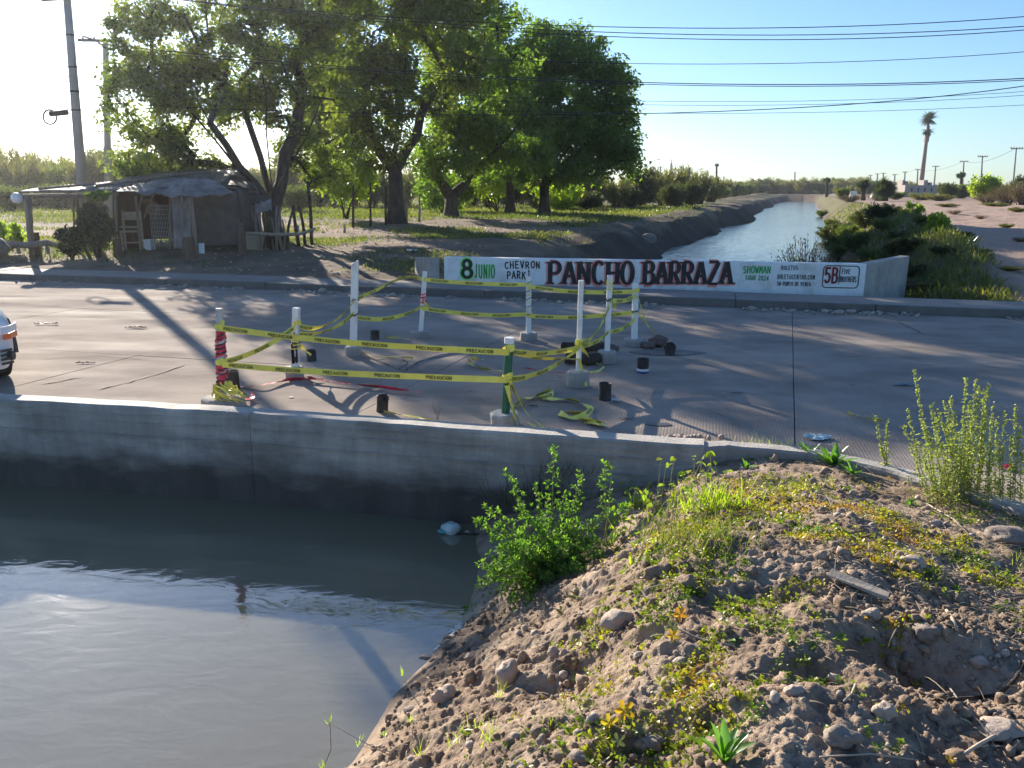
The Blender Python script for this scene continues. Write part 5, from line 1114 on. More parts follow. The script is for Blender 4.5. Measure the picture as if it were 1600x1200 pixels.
# ------------------------------------------------------------------ trees
m_leafA = LEAF('tree_leaves_olive', [(.045, .07, .018), (.085, .115, .028), (.17, .19, .045)], .52, .12, 2.0)
m_leafB = LEAF('tree_leaves_green', [(.05, .09, .018), (.085, .14, .028), (.15, .21, .045)], .56, .1, 2.0)
m_leafC = LEAF('bright_leaves', [(.12, .19, .02), (.19, .26, .03), (.27, .30, .04)], .65, .1)
def clumps(ells, n_):
    """ells: list of (px,py,rx,ry,Y, depth factor) -> points inside"""
    out = []; vols = np.array([e[2]*e[3] for e in ells], float); vols /= vols.sum()
    for e, v in zip(ells, vols):
        px, py, rx, ry, Y = e[:5]; c = np.array(S(px, py, Y)); k = (S(px+1, py, Y)-S(px, py, Y)).length; R_ = np.array([rx*k, min(rx, ry)*k*1.0, ry*k]); m_ = max(3, int(n_*v))
        d = rdir(m_)*(rng.uniform(.25, 1, (m_, 1))**.45); out.append(c+d*R_)
    return np.concatenate(out)
def tree(name, base, ells, nclump, nleaf, lsize, matl, label, trunk_r, fork_h, limbs, group=None, cl=.55, cat='tree', gaps=.0, droop=.35, fork_spread=.5):
    C_ = clumps(ells, nclump); C_ = C_[C_[:, 2] > base.z+.9]
    if gaps: C_ = C_[fbm(C_[:, 0]*1.0+C_[:, 1]*.3, C_[:, 2], .55, 2, int(abs(base.x*10))+3) > -gaps]
    root = thing(name, base, label, cat, group)
    # skeleton
    nodes = [np.array([0, 0, -.2]), np.array([0, 0, fork_h*.5]), np.array([0, 0, fork_h])]; par_ = [-1, 0, 1]; B = np.array(base)
    cen = C_.mean(0)-B
    for i in range(limbs):
        a = 2*math.pi*(i+random.uniform(-.25, .25))/limbs; p = nodes[2].copy(); h = max(1.2, (cen[2]-fork_h)*.75); tgt = np.array([math.cos(a)*fork_spread*h*1.1+cen[0]*.5, math.sin(a)*fork_spread*h, fork_h+h*random.uniform(.8, 1.15)]); pr = 2
        for k in range(1, 6):
            q = nodes[2]+(tgt-nodes[2])*k/5+rng.normal(0, .035*h*.5, 3)*(k > 0); nodes.append(q); par_.append(pr); pr = len(nodes)-1
    L = C_-B; order = np.argsort(np.linalg.norm(L-np.array([0, 0, fork_h]), axis=1))
    tips = []; NB = np.zeros((20000, 3)); NB[:len(nodes)] = nodes
    for i in order:
        t = L[i]; N_ = NB[:len(nodes)]; d = np.linalg.norm(N_-t, axis=1)+.35*np.maximum(0, N_[:, 2]-t[2])*1.2; d[:2] += 5; j = int(np.argmin(d)); s = N_[j]; dist = np.linalg.norm(t-s); k = max(1, int(dist/.7)); pr = j; bend = rng.normal(0, .10*dist, 3)
        for q in range(1, k+1):
            f = q/k; p = s+(t-s)*f+bend*math.sin(math.pi*f)+np.array([0, 0, .10*dist*math.sin(math.pi*f)]); nodes.append(p); NB[len(nodes)-1] = p; par_.append(pr); pr = len(nodes)-1
        tips.append(pr)
    n_ = len(nodes); A2 = np.zeros(n_)
    for i in range(n_-1, 0, -1):
        if A2[i] == 0: A2[i] = 1
        A2[par_[i]] += A2[i]
    rad = np.sqrt(A2/A2[1])*trunk_r; rad = np.maximum(rad, .012); rad[0] *= 1.35
    mb = MB(); mt = MB()
    kids = [[] for _ in range(n_)]
    for i in range(1, n_): kids[par_[i]].append(i)
    mt.tube([nodes[0], nodes[0]*.6+nodes[1]*.4, nodes[1], nodes[2]], [rad[0]*1.25, rad[0]*.95, rad[1]*.95, rad[2]*.92], 12)
    stack = [(2, k) for k in kids[2]]
    while stack:
        p0, k = stack.pop(); pts = [nodes[p0], nodes[k]]; rs = [min(rad[p0], rad[k]*1.25), rad[k]]; cur = k
        while kids[cur]:
            ks = sorted(kids[cur], key=lambda q: -A2[q]); 
            for o_ in ks[1:]: stack.append((cur, o_))
            cur = ks[0]; pts.append(nodes[cur]); rs.append(rad[cur])
        mb.tube(pts, rs, 7 if rs[0] > .08 else 4, cap=False)
    mt.build('trunk', m_bark, root, True); mb.build('limbs', m_bark, root, True)
    # leaves in loose drooping sprays round the clump centres
    m_ = len(L); cid = np.repeat(np.arange(m_), nleaf); k = len(cid); rr_ = cl*rng.uniform(.6, 1.25, m_)
    off = rdir(k)*(rng.uniform(0, 1, (k, 1))**.5); off[:, 2] *= .75; P = L[cid]+off*rr_[cid][:, None]
    P[:, 2] -= droop*rng.uniform(0, 1, k)**3*rr_[cid]
    A = rdir(k)*[1, 1, .6]+np.array([0, 0, -.5]); Nn = rdir(k)+np.array([0, 0, .6])
    V, F = scatter(DIAM, P, A, Nn, lsize*rng.uniform(.6, 1.3, k), lsize*.62*rng.uniform(.7, 1.1, k))
    cr_ = rng.uniform(0, 1, m_); rv = np.clip(.55*cr_[cid]+.45*rng.uniform(0, 1, k), 0, 1)
    npmesh('crown', V, F, matl, root, rnd=np.repeat(rv, 2)); return root
def base_at(px, py, Y): p = S(px, py, Y); p.z = hz(p.x, p.y); return p
tree('shade_tree', base_at(428, 372, 25.5), [(255, 75, 100, 75, 26), (232, 165, 68, 88, 25.5), (385, 70, 118, 105, 27), (330, 200, 110, 80, 26), (470, 130, 90, 130, 28), (480, -10, 120, 80, 28), (500, 230, 60, 55, 28), (230, 255, 60, 25, 25), (480, -90, 110, 90, 29)], 540, 125, .15, m_leafA, 'wide leaning olive green tree over the shack, leftmost of the big trees', .28, 1.0, 6, 'big shade trees beyond the road', .50, gaps=.48, fork_spread=.55)
tree('shade_tree', base_at(620, 352, 36), [(570, 40, 120, 110, 36), (600, 170, 110, 90, 36), (690, 70, 90, 90, 37), (520, 190, 60, 60, 35), (540, 120, 90, 90, 35), (580, -90, 130, 110, 36), (700, -70, 110, 90, 38)], 560, 120, .20, m_leafA, 'tall dense tree with the thick dark trunk, second from the left', .33, 2.2, 5, 'big shade trees beyond the road', .66, gaps=.28, fork_spread=.45)
tree('shade_tree', base_at(705, 343, 42), [(745, 130, 95, 105, 42), (730, 40, 90, 60, 42), (795, 215, 75, 60, 42), (690, 225, 60, 55, 41)], 330, 130, .22, m_leafB, 'tree with a low forked trunk opening like a V, third from the left', .34, 1.0, 3, 'big shade trees beyond the road', .74, gaps=.30, fork_spread=.9)
tree('shade_tree', base_at(797, 336, 49), [(820, 90, 80, 75, 49), (810, 210, 80, 85, 48), (780, 130, 60, 90, 50)], 240, 130, .25, m_leafB, 'slim trunked tree tucked behind its neighbours, fourth from the left', .25, 1.9, 4, 'big shade trees beyond the road', .85, gaps=.35)
tree('shade_tree', base_at(850, 336, 48), [(885, 150, 85, 85, 48), (935, 150, 52, 65, 48), (945, 235, 55, 45, 47), (870, 225, 75, 60, 47), (955, 200, 45, 60, 48), (865, 85, 60, 45, 49), (985, 245, 26, 36, 48), (958, 112, 26, 20, 48), (905, 62, 34, 18, 49), (978, 170, 22, 22, 48), (900, 275, 40, 18, 47)], 330, 140, .24, m_leafB, 'dense dark green tree at the right end of the row, drooping over the bank', .30, 1.6, 4, 'big shade trees beyond the road', .80, gaps=.36, fork_spread=.6)
def leafbush(name, px, py, Y, w_px, h_px, n_, ls, mat, label, group=None, cat='bush', base_lift=0, flat=.7, stems=8, hollow=.3):
    b0 = base_at(px, py, Y); k = Y/FPX*1.03; root = thing(name, b0, label, cat, group); W_, H_ = w_px*k/2, h_px*k
    m_ = max(10, int(n_/60)); d = rdir(m_)*(rng.uniform(hollow, 1, (m_, 1))**.5); C_ = d*[W_*.85, W_*flat, H_*.42]+[0, 0, H_*.52+base_lift]; C_[:, 2] = np.maximum(C_[:, 2], .08)
    cid = rng.integers(0, m_, n_); P = C_[cid]+rdir(n_)*rng.uniform(0, 1, (n_, 1))**.6*min(W_, H_)*.26
    P[:, 2] = np.maximum(P[:, 2], .03); V, F = scatter(DIAM, P, rdir(n_)+[0, 0, .1], rdir(n_)+[0, 0, .7], ls*rng.uniform(.6, 1.3, n_), ls*.6)
    npmesh('foliage', V, F, mat, root, rnd=np.repeat(np.clip(.5*rng.uniform(0, 1, m_)[cid]+.5*rng.uniform(0, 1, n_), 0, 1), 2)); mb = MB()
    for i in range(min(stems, m_)): t = C_[i]; mb.tube([(random.uniform(-.1, .1)*W_, 0, -.05), (t[0]*.4, t[1]*.4, t[2]*.5), tuple(t)], [.03, .022, .01], 5)
    mb.build('stems', m_bark, root, True); return root
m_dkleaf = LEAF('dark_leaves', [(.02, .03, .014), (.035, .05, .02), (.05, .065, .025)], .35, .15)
leafbush('leafy_bush', 540, 345, 39, 110, 95, 5200, .22, m_leafC, 'bright backlit yellow green sapling between the shack tree and the thick trunk', base_lift=.6)
leafbush('leafy_bush', 775, 340, 52, 130, 75, 4200, .26, m_leafC, 'bright low foliage glowing behind the fourth trunk', base_lift=.8)
leafbush('leafy_bush', 690, 342, 50, 110, 60, 2600, .26, m_leafB, 'green undergrowth behind the forked trunk')
leafbush('leafy_bush', 872, 335, 56, 80, 50, 2600, .24, m_leafC, 'bright shrub just right of the last big trunk')
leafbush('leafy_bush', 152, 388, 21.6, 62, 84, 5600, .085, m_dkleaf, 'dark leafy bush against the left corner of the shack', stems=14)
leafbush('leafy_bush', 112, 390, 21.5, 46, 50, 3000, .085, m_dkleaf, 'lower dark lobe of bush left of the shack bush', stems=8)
leafbush('climbing_vine', 165, 388, 21.7, 52, 16, 900, .07, m_leafB, 'green vine spilling over the eave of the shack above the dark bush', base_lift=1.45, cat='vine', stems=0, flat=.3)
leafbush('leafy_bush', 8, 385, 22.5, 60, 50, 1500, .12, m_leafC, 'yellow green plant at the left edge beside the porch')
# wispy desert shrubs, four kinds copied
m_shr1 = LEAF('shrub_olive', [(.10, .10, .045), (.14, .14, .06), (.19, .17, .08)], .45, .1); m_shr2 = LEAF('shrub_green', [(.06, .085, .03), (.09, .12, .04), (.13, .15, .05)], .45, .1); m_shr3 = LEAF('shrub_dark', [(.04, .05, .025), (.06, .07, .03), (.09, .095, .045)], .4, .1); m_shr4 = LEAF('shrub_dry', [(.14, .10, .07), (.19, .14, .10), (.11, .07, .05)], .2, .1)
def wispy(mat, n_st=60, n_l=9000, H_=1.0, W_=.8, ls=.06, upright=.8, asp=.3, seed=0):
    """unit shrub about 1 m high: fine twigs fanning up, leaves along them"""
    root = thing('wild_shrub', (0, 0, -50), '', 'bush'); mb = MB(); pts = []; ax = []
    for i in range(n_st):
        a = random.uniform(0, 6.28); r0 = random.uniform(0, .25)*W_; sp = random.uniform(.1, 1)**.7; h = H_*(1-.35*sp)*random.uniform(.65, 1.1); e = Vector((math.cos(a)*(r0+W_*.75*sp), math.sin(a)*(r0+W_*.75*sp), h)); s = Vector((math.cos(a)*r0, math.sin(a)*r0, -.03)); m_ = s.lerp(e, .5)+Vector((0, 0, .12*h))
        P = [s, m_, e]; mb.tube(P, [.010, .007, .003], 3, cap=False); nn = n_l//n_st
        for k in range(nn):
            t = random.uniform(.18, 1)**.8; p = s*((1-t)**2)+m_*(2*t*(1-t))+e*(t*t); j = .11*W_*(1.15-t*.6); pts.append((p.x+random.gauss(0, j), p.y+random.gauss(0, j), max(.01, p.z+random.gauss(0, j*.7)))); ax.append(((e-s).x, (e-s).y, (e-s).z*upright))
    P = np.array(pts); A = nrm(np.array(ax))*1.3+rdir(len(P)); V, F = scatter(DIAM, P, A, rdir(len(P)), ls*rng.uniform(.6, 1.4, len(P)), ls*asp)
    npmesh('foliage', V, F, mat, root, rnd=np.repeat(rng.uniform(0, 1, len(P)), 2)); mb.build('stems', m_bark, root); return root
protos = {'olive': wispy(m_shr1, 60, 8000, ls=.075), 'green': wispy(m_shr2, 50, 8000, ls=.075, asp=.45, upright=.4), 'dark': wispy(m_shr3, 60, 9000, ls=.08, asp=.45, upright=.3), 'dry': wispy(m_shr4, 80, 3000, ls=.07, asp=.2), 'airy': wispy(m_shr3, 110, 1700, ls=.05, asp=.4, W_=.85), 'olive2': wispy(m_shr1, 70, 6000, ls=.085, asp=.22, W_=.6, upright=1.3)}
used = set()
def shrub(kind, px, py, Y, wpx, hpx, label, group='wild shrubs beyond the road', zoff=0):
    b0 = base_at(px, py, Y); b0.z = max(b0.z, WATER-.02); k = Y/FPX*1.03; sx_ = wpx*k/1.7; sz_ = hpx*k/1.0; o = protos[kind]
    if kind not in used: used.add(kind); c = o; c['label'] = label
    else: c = copytree(o, label=label)
    c.location = b0; c.scale = (sx_, sx_*.85, sz_); c.rotation_euler = (0, 0, random.uniform(0, 6.28)); c['group'] = group; return c
ORD = ['first', 'second', 'third', 'fourth', 'fifth', 'sixth', 'seventh', 'eighth', 'ninth', 'tenth', 'eleventh', 'twelfth', 'thirteenth', 'fourteenth', 'fifteenth', 'sixteenth', 'seventeenth', 'eighteenth', 'nineteenth', 'twentieth', 'twenty first', 'twenty second', 'twenty third', 'twenty fourth', 'twenty fifth', 'twenty sixth', 'twenty seventh', 'twenty eighth']
ADJ = {'olive': 'olive', 'olive2': 'feathery olive', 'green': 'green', 'dark': 'dark green', 'dry': 'brown'}
MARKS = [(0, 'by the left edge'), (60, 'above the porch roof'), (112, 'just left of the leaning pole'), (150, 'behind the leaning pole'), (190, 'behind the second pole'), (260, 'above the shack roof'), (330, 'above the roof ridge'), (400, 'behind the leaning tree limb'), (470, 'right of the shack tree trunk'), (560, 'behind the bright sapling'), (640, 'behind the thick trunk'), (740, 'behind the forked trunk'), (820, 'behind the slim fourth trunk'), (2000, 'right of the last trunk')]
def mark(px): return next(t for l, t in MARKS if px <= l)
# left background
lbl = 'hazy olive shrub in the wild thicket behind the shack and poles'
for ii, px in enumerate(range(-60, 470, 27)):
    Y = random.uniform(55, 80); top = np.interp(px, [-60, 30, 100, 160, 220, 300, 470], [228, 230, 240, 226, 232, 248, 258])+random.uniform(-6, 10); yb = 330
    kd = random.choice(['olive', 'olive2', 'green', 'olive2']); shrub(kd, px+random.uniform(-8, 8), 330, Y, random.uniform(80, 130), (313+ (70-Y)*.4-top), 'hazy %s shrub %s, %s from the left' % (ADJ[kd], mark(px), ORD[ii]), 'hazy thicket on the left')
for ii, px in enumerate(range(-60, 470, 40)):
    kd = random.choice(['dark', 'green']); shrub(kd, px+random.uniform(-8, 8), 335, random.uniform(48, 54), random.uniform(55, 75), random.uniform(28, 45), 'low front %s shrub %s, %s from the left' % (ADJ[kd], mark(px), ORD[ii]), 'front shrubs of the left thicket')
for ii, px in enumerate(range(450, 930, 26)):
    kd = random.choice(['dark', 'green', 'olive']); shrub(kd, px+random.uniform(-8, 8), 330, random.uniform(60, 72), random.uniform(50, 75), np.interp(px, [450, 930], [58, 48])+random.uniform(-8, 8), '%s hedge shrub %s, %s from the left' % (ADJ[kd], mark(px), ORD[ii]), 'hedge behind the big trees')
for ii, (px, Y, w_, h_, kd) in enumerate(sorted(((900, 66, 60, 60, 'olive'), (935, 70, 70, 55, 'olive2'), (965, 64, 70, 48, 'olive'), (1000, 72, 75, 60, 'dark'), (1035, 70, 70, 52, 'olive2'), (1062, 78, 70, 60, 'olive'), (1092, 84, 60, 52, 'olive2'), (1015, 95, 80, 52, 'olive'), (1110, 100, 55, 40, 'olive'), (985, 62, 50, 35, 'dark'), (920, 58, 60, 30, 'dark'), (1050, 66, 50, 38, 'dark'), (1080, 74, 50, 40, 'dark')))):
    shrub(kd, px, 325, Y, w_, h_, '%s shrub on the left canal bank beyond the last tree, %s from the left' % (ADJ[kd], ORD[ii]), 'shrubs on the left canal bank')
for i in range(20):
    px = 1105+i*6.2; Y = 110+i*11; kd = random.choice(['olive', 'green', 'dark']); shrub(kd, px, 312, Y, random.uniform(28, 50), random.uniform(20, 32)*(1-.02*i), 'small far %s shrub along the narrowing left bank, %s from the left' % (ADJ[kd], ORD[i]), 'far shrubs of the left bank')
for i in range(22):
    px = 1195+i*8; kd = random.choice(['olive', 'green', 'olive']); shrub(kd, px, 302, random.uniform(250, 330), random.uniform(30, 50), random.uniform(18, 26), 'pale far %s shrub closing the canal end, %s from the left' % (ADJ[kd], ORD[i]), 'far shrubs beyond the canal end')
# right background
for (px, Y, w_, h_, kd, lb) in ((1480, 110, 32, 26, 'dark', 'dark round bush between the block building and the bright tree'), (1576, 72, 70, 30, 'dry', 'tangled brown dry brush at the right edge above the dirt road'), (1600, 68, 70, 34, 'dry', 'brown dry brush cut by the right edge'), (1545, 78, 60, 16, 'dry', 'low dry brown twigs in front of the bright tree'), (1596, 95, 40, 42, 'dark', 'dark green bush at the right edge behind the dry brush'), (1560, 120, 60, 26, 'olive', 'pale grey green bush under the nearest power pole'), (1500, 130, 50, 24, 'green', 'green bush under the slim palm'), (1400, 105, 40, 14, 'green', 'low green weeds before the block building'), (1440, 100, 60, 12, 'olive', 'low straw coloured weeds in front of the block building'), (1470, 95, 50, 11, 'olive', 'low straw weeds right of the building foot'), (1318, 105, 26, 20, 'green', 'small bright bush left of the white tank'), (1375, 90, 60, 14, 'dry', 'low brown brush under the fan palms'), (1330, 80, 50, 12, 'dry', 'low brown brush along the right bank crest')):
    shrub(kd, px, 308, Y, w_, h_, lb, None)
leafbush('bright_tree', 1537, 302, 92, 52, 34, 3500, .30, m_leafC, 'bright light green feathery tree near the right edge', base_lift=.3, cat='tree')
for i in range(26):
    px = 1330+i*13; kd = random.choice(['olive', 'green', 'dark', 'olive2']); shrub(kd, px, 300, random.uniform(160, 300), random.uniform(26, 44), random.uniform(12, 20), 'small %s shrub on the right horizon, %s from the left' % (ADJ[kd], ORD[i]), 'far shrubs on the right horizon')
# right canal bank near the painted wall
for (px, py, Y, w_, h_, kd, lb) in ((1262, 408, 20.5, 120, 106, 'airy', 'airy leafless twiggy shrub rising from the canal behind the wall'), (1330, 405, 21, 70, 34, 'dark', 'dark weed clump on the right bank just behind the wall'), (1375, 400, 22, 80, 36, 'dark', 'dark weeds on the shoulder of the right bank'), (1345, 375, 26, 60, 30, 'dark', 'dark green weeds on the crest of the right bank'), (1420, 395, 23, 60, 26, 'dark', 'low dark weeds above the right wing wall'), (1440, 425, 18.6, 90, 20, 'dark', 'low dark grass tuft right of the wing wall'), (1385, 350, 31, 60, 22, 'green', 'green weeds on top of the right bank hump'), (1440, 372, 27, 50, 16, 'green', 'low weeds beside the dirt road'), (1310, 370, 34, 40, 28, 'green', 'green weeds hanging over the right water edge'), (1345, 345, 45, 50, 18, 'green', 'yellow green weeds farther up the right bank'), (1505, 395, 24, 30, 10, 'dark', 'lone dark weed tuft on the dirt road'), (1300, 345, 60, 30, 16, 'green', 'green tuft at the right water edge midway'), (1285, 328, 90, 26, 12, 'green', 'far green tuft at the right water edge')):
    shrub(kd, px, py, Y, w_, h_, lb, None)
for i, (px, py, Y, w_, h_) in enumerate(((1360, 440, 18.0, 50, 22), (1400, 445, 17.8, 60, 18), (1430, 405, 20.5, 50, 20), (1395, 380, 23, 50, 24), (1358, 395, 20, 46, 26), (1450, 440, 18.0, 50, 12), (1332, 380, 25, 40, 30), (1365, 355, 28, 44, 22), (1405, 362, 26, 40, 18), (1470, 410, 20.5, 36, 12), (1380, 420, 18.8, 60, 24), (1300, 350, 46, 40, 22), (1318, 340, 44, 40, 22), (1335, 332, 42, 44, 22), (1355, 330, 38, 48, 24), (1378, 336, 34, 50, 26), (1340, 360, 32, 50, 30), (1312, 362, 36, 44, 28), (1388, 400, 20.5, 70, 34), (1350, 418, 19.5, 60, 36), (1415, 425, 19.2, 70, 26), (1405, 385, 23.5, 60, 26))):
    shrub(['dark', 'green', 'dark'][i % 3], px, py, Y, w_*1.25, h_*1.2, 'shaggy %s weed on the right bank above the wing wall, %s of its patch' % (['dark', 'green', 'dark'][i % 3], ORD[i]), 'weeds on the right bank shoulder')
for i, (px, py, Y, w_, h_) in enumerate(((1530, 352, 38, 30, 6), (1570, 375, 30, 30, 7), (1590, 340, 45, 40, 8), (1490, 345, 42, 30, 7), (1480, 330, 55, 40, 6), (1555, 330, 60, 50, 7), (1590, 405, 24, 36, 8), (1535, 420, 21, 30, 6), (1575, 440, 19, 50, 7), (1515, 440, 19, 30, 6))):
    shrub('dry' if i % 3 == 0 else 'olive', px, py, Y, w_, h_, 'low %s tuft on the pale dirt road, %s counted among them' % ('dry brown' if i % 3 == 0 else 'straw olive', ORD[i]), 'tufts on the dirt road at right')
leafbush('leafy_bush', 1462, 372, 25, 44, 30, 700, .12, m_leafC, 'pale green broad leaved weed on the crest above the wing wall', stems=5)
leafbush('leafy_bush', 1425, 340, 33, 36, 18, 400, .14, m_leafC, 'pale weed farther up the crest', stems=4)

# dark airy scrub leaning over water already added; grass (stuff) on both far banks
m_grass = LEAF('grass', [(.05, .075, .02), (.09, .11, .03), (.17, .16, .06)], .5, .1)
n_ = 170000; th_ = rng.uniform(R(-38), R(36), n_); d_ = 16.5*(75/16.5)**rng.uniform(0, 1, n_); x = d_*np.sin(th_); y = d_*np.cos(th_); g_ = greenness(x, y); u_, v_ = touv(x, y); a_, l_ = canal(x, y)
k_ = (rng.uniform(0, 1, n_) < g_*.9) & (v_ > 16.9) & ~((a_ > -.3) & (a_ < CWID+.3)); x, y, d_ = x[k_], y[k_], d_[k_]; n_ = len(x); z = hfar(x, y)
A = rdir(n_)*.6+[0, 0, .9]; V, F = scatter(DIAM, np.stack([x, y, z-.01], 1), A, rdir(n_), (.035+.0022*d_+.10*((a_[k_] > 4) & (d_ < 45)))*rng.uniform(.6, 1.6, n_), .02+.0006*d_)
tag(npmesh('bank_grass', V, F, m_grass, rnd=np.repeat(rng.uniform(0, 1, n_)*.7+.3*(fbm(x, y, .4, 2, 5) > 0), 2)), 'short patchy grass and weeds over both banks beyond the road', 'grass', kind='stuff')
# pale litter and clods under the trees (stuff)
n_ = 3500; x = rng.uniform(-14, 12, n_); y = rng.uniform(18, 46, n_); a_, l_ = canal(x, y); u_, v_ = touv(x, y); k_ = (a_ < -1.5) & (v_ > 17) & (fbm(x, y, .3, 3, 90) > .0); x, y = x[k_], y[k_]; n_ = len(x); z = hfar(x, y)
parts = []
for i in range(3):
    s_ = slice(i, None, 3); V, F = rockshape(70+i, .5, ICO1); parts.append(scatter((V*np.array([1, 1, .6]), F), np.stack([x, y, z], 1)[s_], rdir(len(x[s_])), rdir(len(x[s_])), rng.gamma(2, .012, len(x[s_]))+.01, .03))
V, F = join(parts); tag(npmesh('scattered_rubble', V, F, m_pale), 'pale rubble and litter strewn on the dirt under the trees', 'rubble', kind='stuff')
for (px, py, w_, lb) in ((695, 350, .25, 'white scrap of litter at the foot of the forked trunk'), (1160+5, 0, 0, None), (590, 356, .3, 'pale litter scrap left of the thick trunk'), (645, 410, .28, 'white plastic scrap in the grass left of the painted wall'), (663, 423, .2, 'small white scrap beside the left end of the painted wall'), (960, 330, .5, 'white scrap on the canal bank path'), (1369, 452, .18, 'white litter at the right end of the painted wall')):
    if lb: p = G(px, py, .35 if py < 400 else .15); p.z = hz(p.x, p.y)+.03; rag('litter_scrap', p, w_, w_*.7, lb, m_white, 'litter', .05, int(px), 'white litter beyond the road')
p = S(1012, 378, 36); stone('concrete_slab', (p.x, p.y, hz(p.x, p.y)), (.9, .3, .5), 'pale broken slab on the dark canal bank', m_stone, 'slab', None, 12, .4, .25, .3)
# ------------------------------------------------------------------ foreground: soil debris
def inview(x, y, z, mx_=120):
    p = np.stack([x, y, z-CAMZ], 1); f_ = p@np.array(fw); px = 800+FPX*(p@np.array(rt))/f_; py = 600-FPX*(p@np.array(up))/f_; return (px > -mx_) & (px < 1600+mx_) & (py < 1200+mx_) & (f_ > .3)
def nearpts(n_, dens=None, smin=.05, even=False):
    x = rng.uniform(-1.6, 4.6, n_); y = rng.uniform(1.1, 6.9, n_); w_ = np.clip(2.2/np.hypot(x, y), .12, 1)**(.5 if even else 1.3); k_ = rng.uniform(0, 1, n_) < w_
    x, y = x[k_], y[k_]; s = x-xwater(y); k_ = (s > smin) & (y < curbY(x)-.03); x, y = x[k_], y[k_]
    if dens is not None: k_ = rng.uniform(0, 1, len(x)) < dens(x, y); x, y = x[k_], y[k_]
    z = hnear(x, y); k_ = inview(x, y, z); return x[k_], y[k_], z[k_]
shp = [rockshape(100+i, .8, ICO2, 1.9) for i in range(8)]; shs = [rockshape(130+i, .8, ICO1, 1.9) for i in range(6)]
def clodset(x, y, z, sz, shapes, flat=.8, name='clods', mat=m_soil, label='', sink=.15):
    parts = []; m_ = len(shapes)
    for i in range(m_):
        s_ = slice(i, None, m_); P = np.stack([x[s_], y[s_], z[s_]+sz[s_]*sink], 1); V, F = shapes[i]; parts.append(scatter((V, F), P, rdir(len(P)), rdir(len(P)), sz[s_], sz[s_]*flat))
    V, F = join(parts); return tag(npmesh(name, V, F, mat, smoothf=False), label, 'soil', kind='stuff')
dn = lambda x, y: np.clip(.30+1.1*smooth((x-1.0)/1.2)*smooth((4.2-y)/1.5)+1.0*fbm(x, y, 1.8, 3, 61)+.5*(1-smooth((x-xwater(y)-.2)/1.4)), .05, 1)
x, y, z = nearpts(50000, dn); sz = rng.gamma(2.0, .0042, len(x))+.003; clodset(x, y, z, sz, shs, name='soil_crumbs', label='fine crumbs of dry brown soil all over the near mound')
x, y, z = nearpts(4000, dn); sz = np.minimum(rng.gamma(2.0, .0056, len(x))+.005, .036); clodset(x, y, z, sz, shp, name='soil_clods', label='loose brown soil clods scattered over the near mound')
m_peb = M('pebble', (.30, .24, .19), (.42, .36, .30), 25, .8, .4, 60); x, y, z = nearpts(1600); sz = np.minimum(rng.gamma(2, .005, len(x))+.004, .03); clodset(x, y, z, sz, [rockshape(150+i, .2, ICO1) for i in range(4)], .7, 'pebbles', m_peb, 'small rounded grey pebbles mixed in the near soil')
